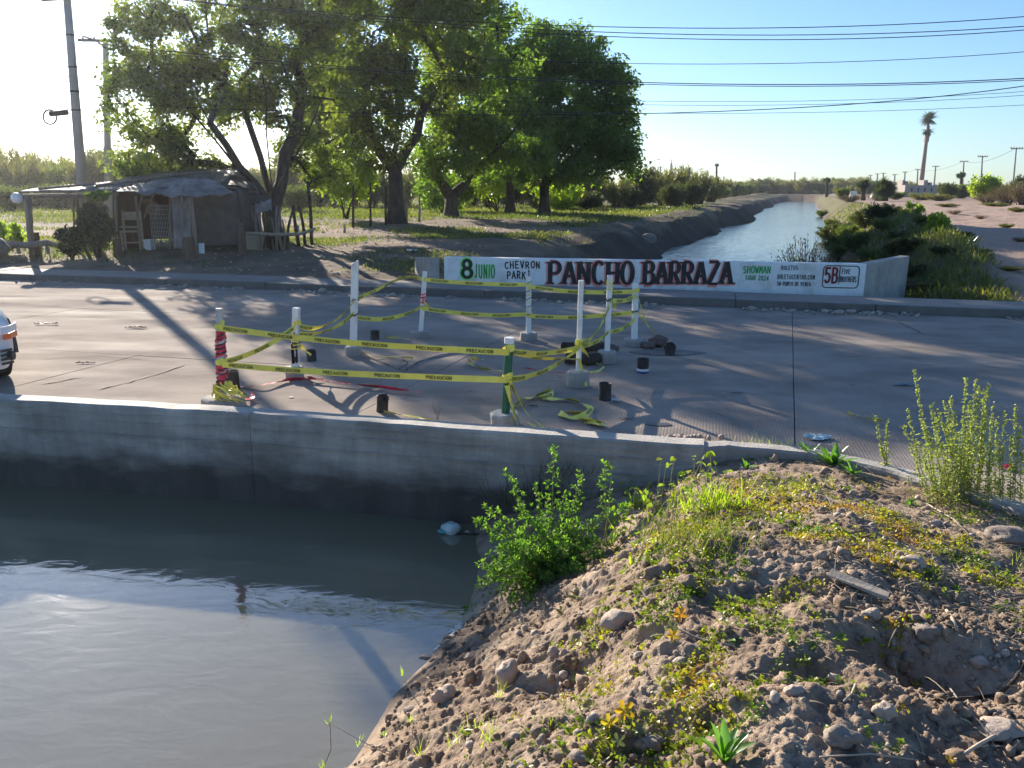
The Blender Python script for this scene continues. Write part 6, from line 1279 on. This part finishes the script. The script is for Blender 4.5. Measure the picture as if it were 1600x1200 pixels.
# named stones
def spot(px, py):
    """where the view ray meets the near soil"""
    r_ = ray(px, py); r_ = r_/r_.length; ts = np.arange(.8, 9.5, .02); X_ = r_.x*ts; Y_ = r_.y*ts; Z_ = CAMZ+r_.z*ts
    hit = np.nonzero((hnear(X_, Y_) >= Z_) & (Y_ < 9))[0]
    if len(hit) == 0: return G(px, py, 0)
    i = hit[0]; return Vector((X_[i], Y_[i], float(Z_[i])))
for (px, py, w_, h_, lb, mt) in ((1180, 1062, 0, 0, None, None), (968, 975, 52, 26, 'smooth pale egg shaped stone half sunk below the yellow leaves', m_pale), (795, 1068, 44, 46, 'long pale rounded stone in the middle of the slope', m_pale), (695, 1095, 32, 30, 'pale rounded stone low on the water side slope', m_pale), (664, 1033, 20, 12, 'wet pale stone at the water edge', m_stone), (1022, 1166, 34, 20, 'grey rounded stone near the bottom under the orange leaf', m_stone), (848, 1166, 22, 22, 'angular grey stone near the bottom edge', m_stone), (817, 1034, 18, 22, 'small grey stone under the overhang of the slope', m_stone), (865, 1022, 20, 14, 'small pale stone beside another on the slope', m_pale), (882, 1026, 16, 14, 'small pale stone right of its twin on the slope', m_pale), (1448, 996, 36, 26, 'grey clod like stone right of the pit', m_stone), (1362, 965, 26, 18, 'pale tan stone just below the weathered board', m_pale), (1382, 1119, 34, 24, 'bright pale rock below the pit', m_pale), (1313, 1160, 50, 28, 'flat grey brown rock near the bottom', m_stone), (1472, 1130, 40, 30, 'large brown clod right of the bright rock', m_soil), (1560, 1145, 62, 18, 'flat pale slab like rock near the right bottom corner', m_pale), (1530, 1040, 24, 16, 'small pale stone on the right rise', m_pale), (975, 738, 22, 24, 'pale cobble at the foot of the parapet, left of a pair', m_stone), (993, 733, 20, 26, 'square pale cobble at the foot of the parapet, right of a pair', m_stone), (983, 752, 26, 12, 'small flat cobble lying under the pair', m_stone), (1030, 905, 40, 30, 'brown clod with a shadowed face beside the weeds', m_soil), (1072, 920, 30, 26, 'brown earth lump right of the shadowed clod', m_soil), (1580, 848, 60, 26, 'dark elongated stone at the right edge', m_stone), (1462, 823, 22, 12, 'small pale stone on the mulch at right', m_pale), (1395, 1040, 22, 18, 'small brown stone in the pit wall', m_soil), (1100, 1060, 24, 14, 'small grey stone in the leafy patch', m_stone), (700, 1010, 26, 12, 'flat dark stone near the water edge', m_stone), (735, 1032, 20, 12, 'dark pebble right of the flat stone', m_stone), (640, 1112, 18, 10, 'small stone low at the waterline', m_stone), (905, 1190, 30, 20, 'stone cut by the bottom edge left of centre', m_stone), (1240, 1085, 26, 18, 'white grey lump between pit and leaves', m_pale), (1425, 885, 34, 20, 'whitish dried clod on the mulch', m_pale), (1175, 895, 20, 12, 'small clod in the leaf cover', m_soil)):
    if not lb: continue
    p = spot(px, py); k = (p-Vector((0, 0, CAMZ))).length/FPX; stone('stone', p, (w_*k*.95, w_*k*.7, h_*k*.95), lb, mt, 'stone', 'stones and clods on the near mound', sink=.2, rz=random.uniform(-.4, .4), amp=.45 if mt is not m_soil else .75)
# sticks, straw and the weathered board
p = spot(1340, 922); mb = MB(); k = (p-Vector((0, 0, CAMZ))).length/FPX; mb.box((0, 0, 0), (80*k, 18*k, .012), jit=.004); o = mb.build('weathered_board', m_palewood, bevel=.002); o.location = p+Vector((0, 0, .03)); o.rotation_euler = (.1, .15, -.62); tag(o, 'short weathered grey board lying on the mulch at right', 'board')
def stick(pts, rad, label, mat=m_palewood, grp='twigs on the near mound', lift=.012):
    P = [spot(*q)+Vector((0, 0, lift+random.uniform(0, .012))) for q in pts]; p0 = P[0]; mb = MB(); mb.tube([q-p0 for q in P], rad, 5); o = mb.build('twig', mat, None, True); o.location = p0; return tag(o, label, 'twig', grp)
stick([(1600, 1040), (1585, 1070), (1560, 1092), (1530, 1098), (1480, 1102)], .007, 'long dark curved twig at the right edge below the mulch', m_bark)
stick([(1060, 990), (1085, 1000), (1110, 1008), (1145, 1014)], .005, 'pale twig lying in the leafy patch'); stick([(1478, 958), (1488, 975), (1494, 992)], .008, 'short thick twig upright in the mulch'); stick([(1318, 1105), (1330, 1090), (1336, 1078)], .004, 'thin pale straw in the small hollow')
stick([(1000, 908), (1050, 912), (1100, 911), (1140, 913)], .003, 'thin straight straw crossing the brown clods'); stick([(1448, 790), (1490, 815), (1515, 840)], .005, 'dry straw on the mulch under the tall weeds'); stick([(1160, 790), (1190, 740)], .003, 'thin dry stalk leaning in the red ground cover')
stick([(1100, 712), (1085, 722), (1062, 730), (1040, 735)], .004, 'arched dry stalk at the right end of the parapet', lift=.05); stick([(1500, 1190), (1530, 1170), (1565, 1150)], .006, 'pale straws at the right bottom corner'); stick([(1280, 1190), (1360, 1188), (1430, 1196)], .003, 'thin straw along the bottom edge')
stick([(1466, 1020), (1463, 1045), (1470, 1060)], .004, 'bent pale rootlet hanging into the pit'); stick([(1450, 1065), (1480, 1080), (1494, 1100)], .004, 'pale rootlet on the pit floor')
x, y, z = nearpts(40000, lambda x, y: np.clip(.08+1.2*smooth((x-.9-(4-y)*.15)/.9)*np.clip(fbm(x, y, 1.2, 2, 63)+.7, 0, 1), 0, 1), even=True); n_ = len(x)
az = rng.uniform(0, 6.28, n_); A = np.stack([np.cos(az), np.sin(az), rng.normal(0, .18, n_)], 1); V, F = scatter(BLADE, np.stack([x, y, z+.017], 1), A, rdir(n_)*.4+[0, 0, 1], rng.gamma(2, .022, n_)+.014, rng.uniform(.0025, .0065, n_))
m_straw = LEAF('straw', [(.38, .30, .21), (.24, .18, .12), (.50, .42, .31)], .15, .1, 1); tag(npmesh('dry_straw', V, F, m_straw, rnd=np.repeat(rng.uniform(0, 1, n_), 5)), 'dry straw and chopped stalk mulch over the right of the mound', 'straw', kind='stuff')

# ------------------------------------------------------------------ foreground: ground cover
m_cover = LEAF('ground_cover', [(.08, .14, .03), (.19, .25, .035), (.34, .34, .045), (.42, .28, .06), (.36, .13, .06)], .55, .05, 1.3)
COVER = [(G(px, py, .3), rx, ry, w_) for px, py, rx, ry, w_ in ((1180, 760, .55, .6, 1.3), (1270, 800, .8, .6, 1.2), (1400, 760, .9, .35, .9), (1150, 720, .35, .5, 1.3), (1300, 880, .7, .35, .9), (1180, 900, .5, .4, .9), (1090, 980, .33, .38, 1.2), (1160, 1010, .35, .25, 1.1), (1060, 1090, .30, .28, 1.1), (1000, 1140, .26, .2, 1.0), (1130, 1130, .28, .18, .7), (1230, 1000, .28, .2, .9), (1370, 1005, .2, .08, .9), (950, 900, .25, .3, .6), (1590, 870, .4, .3, .8), (1470, 890, .5, .25, .35), (1060, 860, .35, .4, .9), (1450, 800, .5, .3, .7), (1100, 1180, .25, .12, .5))]
def coverdens(x, y):
    s = x-xwater(y); d = .04+0*x
    for p_, rx, ry, w_ in COVER: d = d+w_*np.exp(-(((x-p_.x)/rx)**2+((y-p_.y)/ry)**2))
    return np.clip(np.minimum(d*.85, 1.1)*smooth((s-.8)/.4)*smooth((fbm(x, y, 3.2, 4, 71)+.10)/.24), 0, 1)
x, y, z = nearpts(85000, coverdens, even=True); n0 = len(x); k = 5; cid = np.repeat(np.arange(n0), k); n_ = len(cid); az = rng.uniform(0, 6.28, n_); A = np.stack([np.cos(az), np.sin(az), rng.uniform(.1, 1.3, n_)], 1)
hgt = rng.uniform(0, .035, n0)[cid]; P = np.stack([x[cid]+rng.normal(0, .009, n_), y[cid]+rng.normal(0, .009, n_), z[cid]+hgt*rng.uniform(0, 1, n_)], 1)
sz = rng.uniform(.009, .023, n0)[cid]*rng.uniform(.8, 1.2, n_); V, F = scatter(DIAM, P, A, rdir(n_)*.5+[0, 0, 1], sz, sz*.75)
hue = np.clip(.34+.62*fbm(x, y, 2.8, 3, 81)+.25*np.exp(-(((x-1.5)/.8)**2+((y-4.4)/.7)**2))+rng.normal(0, .12, n0), 0, 1)
tag(npmesh('ground_cover', V, F, m_cover, rnd=np.repeat(np.clip(hue[cid]+rng.normal(0, .08, n_), 0, 1), 2)), 'low creeping weeds with small yellow green and reddish leaves over the mound', 'weeds', kind='stuff')
# sparse fine grass
x, y, z = nearpts(5000, lambda x, y: coverdens(x, y)*.35+.02); n_ = len(x); V, F = scatter(BLADE, np.stack([x, y, z-.005], 1), rdir(n_)*.8+[0, 0, 1], rdir(n_), rng.gamma(3, .016, n_), .0035)
tag(npmesh('fine_grass', V, F, m_grass, rnd=np.repeat(rng.uniform(.4, 1, n_), 5)), 'sparse fine grass blades among the creeping weeds', 'grass', kind='stuff')

# ------------------------------------------------------------------ foreground: individual plants
m_clover = LEAF('clover_leaf', [(.09, .19, .035), (.14, .27, .05), (.21, .34, .07)], .55, .06, 1.3); m_lime = LEAF('lime_leaf', [(.16, .25, .03), (.26, .36, .04), (.38, .42, .05)], .6, .08, 1.3); m_stem = M('green_stem', (.16, .20, .07), (.22, .20, .10), 10, .7)
m_amar = LEAF('amaranth_leaf', [(.20, .25, .09), (.29, .33, .13), (.40, .41, .19)], .5, .05, 1.2); m_dock = LEAF('dock_leaf', [(.08, .19, .03), (.12, .26, .04)], .55, .2, 1.2); m_gold = LEAF('golden_leaf', [(.55, .42, .03), (.6, .28, .03)], .5, .1, 1.1); m_drab = LEAF('grey_green_leaf', [(.12, .14, .08), (.2, .2, .12)], .4, .1, 1.2)
class Plant:
    def __init__(s, name, loc, label, cat='plant', group=None): s.root = thing(name, loc, label, cat, group); s.mb = MB(); s.P = []; s.A = []; s.N = []; s.L = []; s.W = []; s.o = Vector(loc)
    def leaf(s, p, a, n_, L, W_): s.P.append(tuple(p)); s.A.append(tuple(a)); s.N.append(tuple(n_)); s.L.append(L); s.W.append(W_)
    def done(s, mat, T=OVAL, stemmat=None):
        if s.P:
            V, F = scatter(T, np.array(s.P), np.array(s.A), np.array(s.N), np.array(s.L), np.array(s.W)); npmesh('foliage', V, F, mat, s.root, rnd=np.repeat(rng.uniform(0, 1, len(s.P)), len(T[1])))
        if s.mb.v: s.mb.build('stems', stemmat or m_stem, s.root, True)
        return s.root
def rv(s=1): return Vector((random.gauss(0, s), random.gauss(0, s), random.gauss(0, s)))
# bushy clover like weed at the water corner
CY0 = 5.0
cb = S(858, 905, CY0); cb.z = float(hnear(np.array([cb.x]), np.array([cb.y]))[0])
pl_ = Plant('clover_weed', cb, 'large bushy green weed with three leaflet clusters overhanging the dark water', 'weed')
def sprig(pl, tip, start, ls, dens, spread=.06, r_=.004, cl=5):
    s = Vector(start); e = Vector(tip); m_ = s.lerp(e, .5)+Vector((0, 0, .18*(e-s).length*random.uniform(-.2, .6))); L = (e-s).length; k = max(4, int(L/.02)); pts = [s*((1-t)**2)+m_*(2*t*(1-t))+e*t*t for t in [i/10 for i in range(11)]]; pl.mb.tube([p-pl.o for p in pts], [r_*(1-.6*i/10) for i in range(11)], 4, cap=False)
    n_ = int(L*dens)
    for i in range(n_):
        t = .18+.82*(i+random.random())/n_; p = s*((1-t)**2)+m_*(2*t*(1-t))+e*t*t; d = (e-s).normalized(); o_ = (rv(1)); o_ = (o_-d*o_.dot(d)).normalized(); q = p+(o_*.8+d*.5).normalized()*spread*(1.15-t)*random.uniform(.5, 1.3)
        pl.mb.tube([p-pl.o, q-pl.o], [.0012, .0008], 3, cap=False); ax0 = (q-p).normalized()
        for c in range(cl):
            a = (ax0*.6+rv(.55)+Vector((0, 0, .25))).normalized(); pl.leaf(q-pl.o+a*.002, a, Vector((0, 0, 1))+rv(.4), ls*random.uniform(.7, 1.2), ls*random.uniform(.36, .48))
cl_tips = [(865, 698, 5.3, 1), (790, 735, 5.1, 1), (945, 722, 5.2, 1), (742, 812, 4.7, 1), (765, 838, 4.6, 0), (750, 880, 4.5, 0), (815, 790, 5, 0), (838, 800, 4.8, 0), (760, 790, 4.9, 1), (900, 790, 5.1, 0), (880, 770, 5.2, 1), (905, 740, 5.3, 1), (835, 760, 5.2, 1), (870, 830, 4.9, 0), (930, 820, 4.9, 0), (950, 800, 5.0, 0), (770, 900, 4.5, 0), (800, 880, 4.5, 0), (830, 870, 4.6, 0), (860, 860, 4.7, 0), (890, 850, 4.8, 0), (920, 860, 4.7, 0), (780, 925, 4.5, 0), (820, 920, 4.5, 0), (850, 900, 4.55, 0), (880, 895, 4.6, 0), (910, 890, 4.6, 0), (795, 850, 4.7, 0), (810, 830, 4.8, 0), (850, 830, 4.8, 0), (895, 820, 4.9, 0), (780, 860, 4.6, 0), (940, 870, 4.7, 0), (925, 900, 4.6, 0), (830, 945, 4.4, 0), (862, 940, 4.4, 0), (800, 945, 4.4, 0), (960, 840, 4.8, 0), (975, 790, 5.1, 1)]
for (px, py, Y, spire) in cl_tips:
    t = S(px, py, Y); st_ = cb+Vector((random.uniform(-.1, .15), random.uniform(-.1, .1), 0)); 
    if px > 930 and spire: st_ = S(948, 860, 5.1)
    sprig(pl_, t, st_, .030, 62 if not spire else 70, .08, .0045)
for i in range(38):
    px = random.gauss(855, 66); py = random.gauss(868, 44); sprig(pl_, S(px, py, random.uniform(4.45, 5.0)), cb+rv(.07), .028, 60, .08, .003)
pl_.done(m_clover)
# shaded grass tufts hanging at the parapet behind it
def tuft(px, py, n_, L, label, mat=m_grass, spread=.05, w_=.005, up_=1.0, Y=None, name='grass_tuft', bend=.0):
    p = spot(px, py) if Y is None else S(px, py, Y); t_ = Plant(name, p, label, 'grass', 'grass tufts on the near mound'); P = np.array([(random.gauss(0, spread), random.gauss(0, spread*.6), -.01) for _ in range(n_)]); A = rdir(n_)*.55+[bend, 0, up_]; V, F = scatter(BLADE, P, A, rdir(n_), L*rng.uniform(.4, 1.2, n_), w_)
    tag(npmesh('blades', V, F, mat, t_.root, rnd=np.repeat(rng.uniform(.2, 1, n_), 5)), kind='stuff'); return t_.root
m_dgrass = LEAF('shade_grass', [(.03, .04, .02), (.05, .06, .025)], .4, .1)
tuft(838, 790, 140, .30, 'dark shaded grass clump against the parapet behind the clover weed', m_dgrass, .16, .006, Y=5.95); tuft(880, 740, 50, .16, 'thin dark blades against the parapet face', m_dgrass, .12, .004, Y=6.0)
tuft(1115, 795, 150, .20, 'long green grass blades in the middle of the leafy weeds', m_lime, .10, .007); tuft(1075, 840, 220, .14, 'spiky grass at the foot of the leafy weeds', m_grass, .16, .005); tuft(1120, 850, 200, .13, 'fine grass right below the leafy weeds', m_grass, .16, .004); tuft(1000, 790, 60, .16, 'upright grass beside the slim clover stem', m_lime, .04, .006)
tuft(735, 1145, 30, .09, 'bright grass tuft low on the slope', m_lime, .04, .004); tuft(770, 1158, 22, .08, 'bright grass tuft right of its neighbour on the slope', m_lime, .03, .004); tuft(780, 1090, 10, .12, 'few tall thin blades on the slope', m_lime, .01, .003); tuft(708, 1165, 8, .07, 'thin sprout near the bottom of the slope', m_lime, .015, .003); tuft(655, 1180, 10, .10, 'thin grass sprout at the bottom near the water', m_lime, .01, .003)
tuft(1200, 700, 90, .10, 'feathery grass on the kerb at the top of the mound', m_amar, .14, .004); tuft(1590, 880, 90, .08, 'low green grass at the right edge', m_amar, .10, .004); tuft(860, 1130, 10, .05, 'tiny green sprout in the middle of the slope', m_lime, .01, .003)
# sprouts over the water at lower left: thin bare twigs with grass tips
tw = Plant('thin_reed', spot(690, 1180), 'thin bare twigs with small green tips over the water edge at the bottom', 'reed')
for (a, b_) in (((690, 1175, 3.2), (628, 1055, 3.6)), ((640, 1195, 3.1), (515, 1130, 3.2)), ((660, 1190, 3.1), (600, 1150, 3.3)), ((690, 1180, 3.15), (560, 1165, 3.2)), ((600, 1196, 3.1), (640, 1130, 3.4)), ((515, 1130, 3.2), (505, 1200, 3.1))):
    s = S(*a); e = S(*b_); mdl = s.lerp(e, .5)+Vector((.02, 0, -.02)); tw.mb.tube([s-tw.o, mdl-tw.o, e-tw.o], [.003, .0025, .0015], 4)
    for k in range(7): tw.leaf(e-tw.o+rv(.004), Vector((random.gauss(0, .4), random.gauss(0, .4), 1)), rv(), random.uniform(.03, .07), .004)
tw.done(m_lime, BLADE, m_wood)
# heart leaved weed
hp = spot(1085, 810); pl_ = Plant('heart_leaved_weed', hp, 'sprawling weed with heart shaped yellow green leaves in the middle of the mound', 'weed')
HEART = (np.array([(0, 0, 0), (.5, 0, -.05), (1, 0, -.18), (-.08, .32, .03), (.3, .50, .05), (.68, .32, .0), (-.08, -.32, .03), (.3, -.5, .05), (.68, -.32, 0)]), np.array([(0, 1, 4), (0, 4, 3), (1, 5, 4), (1, 2, 5), (0, 7, 1), (0, 6, 7), (1, 7, 8), (1, 8, 2)]))
for i in range(95):
    px = random.gauss(1085, 42); py = random.gauss(780, 32)
    if py < 712: py = 735
    Y = random.uniform(4.35, 5.0); t = S(px, py, Y); zt = float(hnear(np.array([t.x]), np.array([t.y]))[0]); t.z = max(t.z, zt+.03); b_ = Vector((t.x+random.gauss(0, .05), t.y+random.gauss(0, .04), zt)); pl_.mb.tube([b_-pl_.o, (b_+t)/2-pl_.o+rv(.012), t-pl_.o], .0018, 3, cap=False)
    pl_.leaf(t-pl_.o, Vector((random.gauss(0, .6), random.gauss(-.2, .5), -.1)), Vector((0, 0, 1))+rv(.45), random.uniform(.022, .05), random.uniform(.022, .045))
for (px, py) in ((1110, 707), (1068, 738), (1105, 740), (1075, 765), (1050, 790), (1130, 770), (1030, 800)):
    t = S(px, py, 4.75); b_ = Vector((t.x+random.gauss(0, .02), t.y, float(hnear(np.array([t.x]), np.array([t.y]))[0]))); t.z = max(t.z, b_.z+.03); pl_.mb.tube([b_-pl_.o, t-pl_.o], .002, 3)
    for c in range(3): pl_.leaf(t-pl_.o, Vector((random.gauss(0, .7), random.gauss(0, .4), -.5)), Vector((0, -.5, 1))+rv(.2), .045, .036)
pl_.done(m_lime, HEART)
# dead leaves drooping in front of it
pl_ = Plant('lobed_weed', spot(985, 850), 'bright yellow green lobed leaves between the clover weed and the heart leaved weed', 'weed')
for i in range(70):
    px = random.gauss(985, 24); py = random.gauss(815, 32); t = spot(px, max(py, 770)); t.z += random.uniform(.01, .12); pl_.leaf(t-pl_.o, Vector((random.gauss(0, .6), random.gauss(0, .4), .5)), Vector((0, -.3, 1))+rv(.4), random.uniform(.03, .06), random.uniform(.014, .03))
pl_.done(m_lime)
# dock rosettes with long leaves
def rosette(px, py, n_, L, label, mat=m_dock, W_=.26, el=(.5, 1.3), name='broad_leaved_dock'):
    p = spot(px, py); pl = Plant(name, p, label, 'weed', 'broad leaved weeds on the mound'); T = (np.array([(0, .06, 0), (0, -.06, 0), (.25, .35, .04), (.25, -.35, .04), (.3, 0, -.02), (.55, .5, .02), (.55, -.5, .02), (.6, 0, -.05), (.82, .3, -.06), (.82, -.3, -.06), (1, 0, -.16)]), np.array([(0, 1, 4), (0, 4, 2), (1, 3, 4), (2, 4, 7), (2, 7, 5), (3, 7, 4), (3, 6, 7), (5, 7, 8), (6, 9, 7), (7, 10, 8), (7, 9, 10)]))
    for i in range(n_): a = i*2.4+random.uniform(-.3, .3); e = random.uniform(*el); pl.leaf((random.gauss(0, .006), random.gauss(0, .006), -.004), (math.cos(a)*math.cos(e), math.sin(a)*math.cos(e)*.8, math.sin(e)), Vector((-math.cos(a)*.5, -math.sin(a)*.5, 1))+rv(.15), L*random.uniform(.55, 1.15), L*W_)
    return pl.done(mat, T)
rosette(1300, 728, 16, .20, 'large upright dock with long bright leaves just left of the sheet on the kerb'); rosette(1262, 715, 12, .15, 'dock with broad leaves left of the largest one'); rosette(1330, 742, 10, .13, 'smaller dock at the right of the largest one'); rosette(1130, 1190, 9, .13, 'long leaved green dock at the bottom edge'); rosette(1165, 735, 8, .10, 'small leafy dock on the crest of the mound'); rosette(1100, 1172, 5, .06, 'small rosette just left of the bottom dock')
rosette(1345, 1000, 12, .05, 'small green rosette left of the pit', m_lime, .5, (.1, .9)); rosette(1375, 1008, 14, .055, 'green rosette on the rim of the pit', m_lime, .5, (.1, .9)); rosette(1310, 1000, 9, .045, 'yellow rosette in the leaf cover left of the pit', m_lime, .5, (.2, 1)); rosette(1280, 1140, 6, .045, 'small yellow green rosette near the bottom centre', m_lime, .5, (.2, 1)); rosette(1300, 1062, 6, .04, 'tiny yellow rosette between the hollow and the pit', m_lime, .5, (.2, 1)); rosette(1140, 1000, 12, .06, 'dark green lobed rosette in the leafy patch', m_dock, .4, (.1, .8)); rosette(880, 958, 14, .06, 'grey green herb at the foot of the clover weed', m_drab, .35, (.1, .9)); rosette(905, 935, 12, .07, 'pale green herb right under the clover weed', m_drab, .35, (.1, .9)); rosette(1245, 812, 10, .05, 'green herb on the red leafy slope', m_dock, .3, (.3, 1.2)); rosette(1420, 790, 14, .08, 'mid green herb at the foot of the tall weeds', m_dock, .3, (.1, 1.1)); rosette(1275, 835, 10, .05, 'second green herb on the red leafy slope', m_dock, .3, (.3, 1.2)); rosette(730, 1150, 8, .04, 'small pale sprout on the slope', m_lime, .3, (.4, 1.3))
# lobed yellow castor leaves
STAR = []; 
for i in range(30):
    a = math.pi*2*i/30; r_ = .17+.33*abs(math.cos(2.5*a))**1.3*(1-.25*abs(math.cos(a/2)))+random.uniform(-.02, .02); STAR.append((.5+r_*math.cos(a+math.pi), r_*math.sin(a+math.pi), .10*math.cos(2.5*a)**2-.10*abs(math.cos(a/2))))
STAR = (np.array([(.5, 0, 0)]+STAR), np.array([(0, 1+i, 1+(i+1) % 30) for i in range(30)]))
for (px, py, sz_, lb, mt) in ((975, 1118, .085, 'yellow star shaped leaf near the bottom', m_gold), (952, 1135, .075, 'orange star shaped leaf drooping beside the yellow one', m_gold), (1062, 968, .07, 'orange lobed leaf in the leafy patch', m_gold), (1050, 988, .06, 'pale grey lobed leaf under the orange one', m_drab), (1000, 1150, .07, 'grey green lobed leaf at the foot of the yellow leaves', m_drab), (965, 1165, .06, 'drooping grey leaf under the orange star leaf', m_drab), (1050, 1000, .06, 'golden leaf below the pale grey leaf', m_gold), (1388, 745, .03, 'small golden leaf beside the kerb at right', m_gold)):
    p = spot(px, py+10); p.z += .045; pl = Plant('lobed_leaf_seedling', p, lb, 'plant', 'lobed leaf seedlings'); pl.leaf((-sz_/2, 0, 0), (1, random.uniform(-.3, .3), random.uniform(-.2, .3)), (random.uniform(-.3, .3), -.9, .8), sz_, sz_*1.0); pl.mb.tube([(0, 0, -.06), (0, 0, 0)], .0018, 4); pl.done(mt, STAR)
# tall flowering weeds at the kerb on the right
ab = spot(1500, 775)
pl_ = Plant('tall_weed_cluster', ab, 'clump of tall pale green weeds with beaded seed spikes by the kerb at right', 'weed')
pl2 = Plant('tall_weed_cluster', spot(1585, 790), 'tall pale green weed stems cut by the right edge', 'weed'); pl3 = Plant('tall_weed_cluster', spot(1388, 735), 'pair of slim seed spikes standing apart left of the tall clump', 'weed')
def spike(pl, tip, base, bead=.0135, r_=.0035, dens=200, lv=.3):
    s, e = Vector(base), Vector(tip); m_ = s.lerp(e, .5)+Vector((random.gauss(0, .015), 0, 0)); L = (e-s).length; pts = [s*((1-t)**2)+m_*(2*t*(1-t))+e*t*t for t in [i/6 for i in range(7)]]; pl.mb.tube([p-pl.o for p in pts], [r_*(1-.7*i/6) for i in range(7)], 4, cap=False)
    for i in range(int(L*dens)):
        t = random.uniform(lv*.4, 1); p = s*((1-t)**2)+m_*(2*t*(1-t))+e*t*t; a = Vector((random.gauss(0, 1), random.gauss(0, 1), random.gauss(.3, .5))).normalized(); big = random.random() < .22*(1-t)+.05
        sp = .012*(1.4-t); q = p+a*random.uniform(.1, 1)*sp
        if big: pl.leaf(q-pl.o, a, Vector((0, 0, 1))+rv(.5), random.uniform(.026, .055), random.uniform(.010, .018))
        else:
            for c in range(2): b__ = (a+rv(.6)).normalized(); pl.leaf(q-pl.o, b__, rv(), bead*random.uniform(.7, 1.3), bead*.8)
tips = [(1428, 578), (1440, 655), (1455, 632), (1462, 648), (1475, 628), (1478, 662), (1492, 640), (1495, 672), (1510, 590), (1515, 625), (1525, 592), (1530, 605), (1538, 610), (1545, 600), (1520, 640), (1505, 655), (1548, 660), (1450, 675), (1470, 690), (1500, 700), (1528, 680), (1540, 640), (1418, 640), (1412, 665), (1465, 640), (1486, 618), (1552, 628), (1558, 650), (1535, 660), (1512, 680), (1480, 675), (1436, 690)]
for (px, py) in tips:
    bx_ = 1500+(px-1490)*.55+random.gauss(0, 8); b_ = spot(bx_, 775+random.gauss(0, 8)); t = S(px, py, b_.y+random.uniform(-.05, .1)); spike(pl_, t, b_, lv=.35)
for i in range(40):
    bx_ = random.gauss(1500, 40); b_ = spot(bx_, 785+random.gauss(0, 8)); t = S(bx_+random.gauss(0, 14), random.uniform(690, 755), b_.y-.03); spike(pl_, t, b_, .012, .0025, 110, .1)
for (px, py) in ((1570, 642), (1588, 632), (1595, 668), (1580, 680), (1606, 655), (1562, 690), (1598, 700), (1615, 640)):
    b_ = spot(px-4+random.gauss(0, 4), 792); spike(pl2, S(px, py, b_.y), b_)
for (px, py) in ((1368, 650), (1388, 655), (1378, 700)):
    b_ = spot(1384+random.gauss(0, 3), 735); spike(pl3, S(px, py, b_.y), b_, lv=.2)
pl_.done(m_amar); pl2.done(m_amar); pl3.done(m_amar)
# brown dried skirt of the tall clump
n_ = 900; P = []; 
for i in range(n_): p = None; P.append((random.gauss(0, .16), random.gauss(0, .05), abs(random.gauss(0, .05))))
V, F = scatter(DIAM, np.array(P), rdir(n_), rdir(n_), rng.uniform(.012, .03, n_), .008); npmesh('dry_skirt', V, F, LEAF('dry_leaf', [(.20, .11, .06), (.30, .19, .10)], .3, .1, 1), pl_.root, rnd=np.repeat(rng.uniform(0, 1, n_), 2))
# flotsam: pale foam head like ball at the wall, bits of litter, wet salty rim
fp = S(704, 834, 6.15); fp.z = WATER
t_ = thing('plastic_jug', fp, 'crumpled pale blue plastic jug floating at the foot of the parapet', 'plastic jug'); V, F = rockshape(4, .3, ICO3); npmesh('jug_body', V*np.array([.075, .06, .06]), F, m_bag, t_, True, loc=(0, 0, .035)); V, F = rockshape(9, .4, ICO2); npmesh('jug_neck', V*np.array([.045, .04, .022]), F, M('teal_plastic', (.10, .32, .32), rough=.4), t_, True, loc=(-.06, -.01, .015))
stone('floating_scrap', Vector((fp.x+.14, fp.y-.02, WATER)), (.05, .04, .03), 'tiny floating scrap right of the pale jug', m_pale, 'litter', None, 3, 0, .4, .1); log('floating_stick', [(fp.x+.06, fp.y-.03, WATER+.005), (fp.x+.3, fp.y-.06, WATER+.008)], .012, 'dark stick floating beside the pale jug', m_bark, 'stick')
n_ = 420; yy = rng.uniform(2.7, 4.7, n_); yy = yy[fbm(yy, yy*0, 2.6, 3, 9) > .05]; n_ = len(yy); s0 = rng.uniform(-.01, .06, n_); xx = xwater(yy)+s0; xx = xx; zz = hnear(xx, yy); k_ = zz < WATER+.07; xx, yy, zz = xx[k_], yy[k_], zz[k_]
parts = [scatter((rockshape(90, .4, ICO1)[0]*np.array([1, 1, .4]), ICO1[1]), np.stack([xx, yy, np.maximum(zz, WATER)+.004], 1), rdir(len(xx))*[1, 1, .1], np.tile([0, 0, 1.], (len(xx), 1)), rng.uniform(.006, .02, len(xx)), .018)]
V, F = join(parts); tag(npmesh('dried_foam', V, F, M('white_crust', (.72, .68, .64), (.6, .55, .5), 20, .8)), 'white dried foam crust along the near water edge', 'foam', kind='stuff')

# ------------------------------------------------------------------ haze
HAZE = True
if HAZE:
    mb = MB(); mb.box((60, 330, 20), (1300, 720, 45)); m_ = bpy.data.materials.new('haze'); m_.use_nodes = True; n = m_.node_tree; n.nodes.clear()
    v = n.nodes.new('ShaderNodeVolumePrincipled'); v.inputs['Color'].default_value = (.92, .94, .98, 1); v.inputs['Density'].default_value = .0003; v.inputs['Anisotropy'].default_value = .7
    o_ = n.nodes.new('ShaderNodeOutputMaterial'); n.links.new(v.outputs[0], o_.inputs[1]); tag(mb.build('haze', m_), kind='stuff')
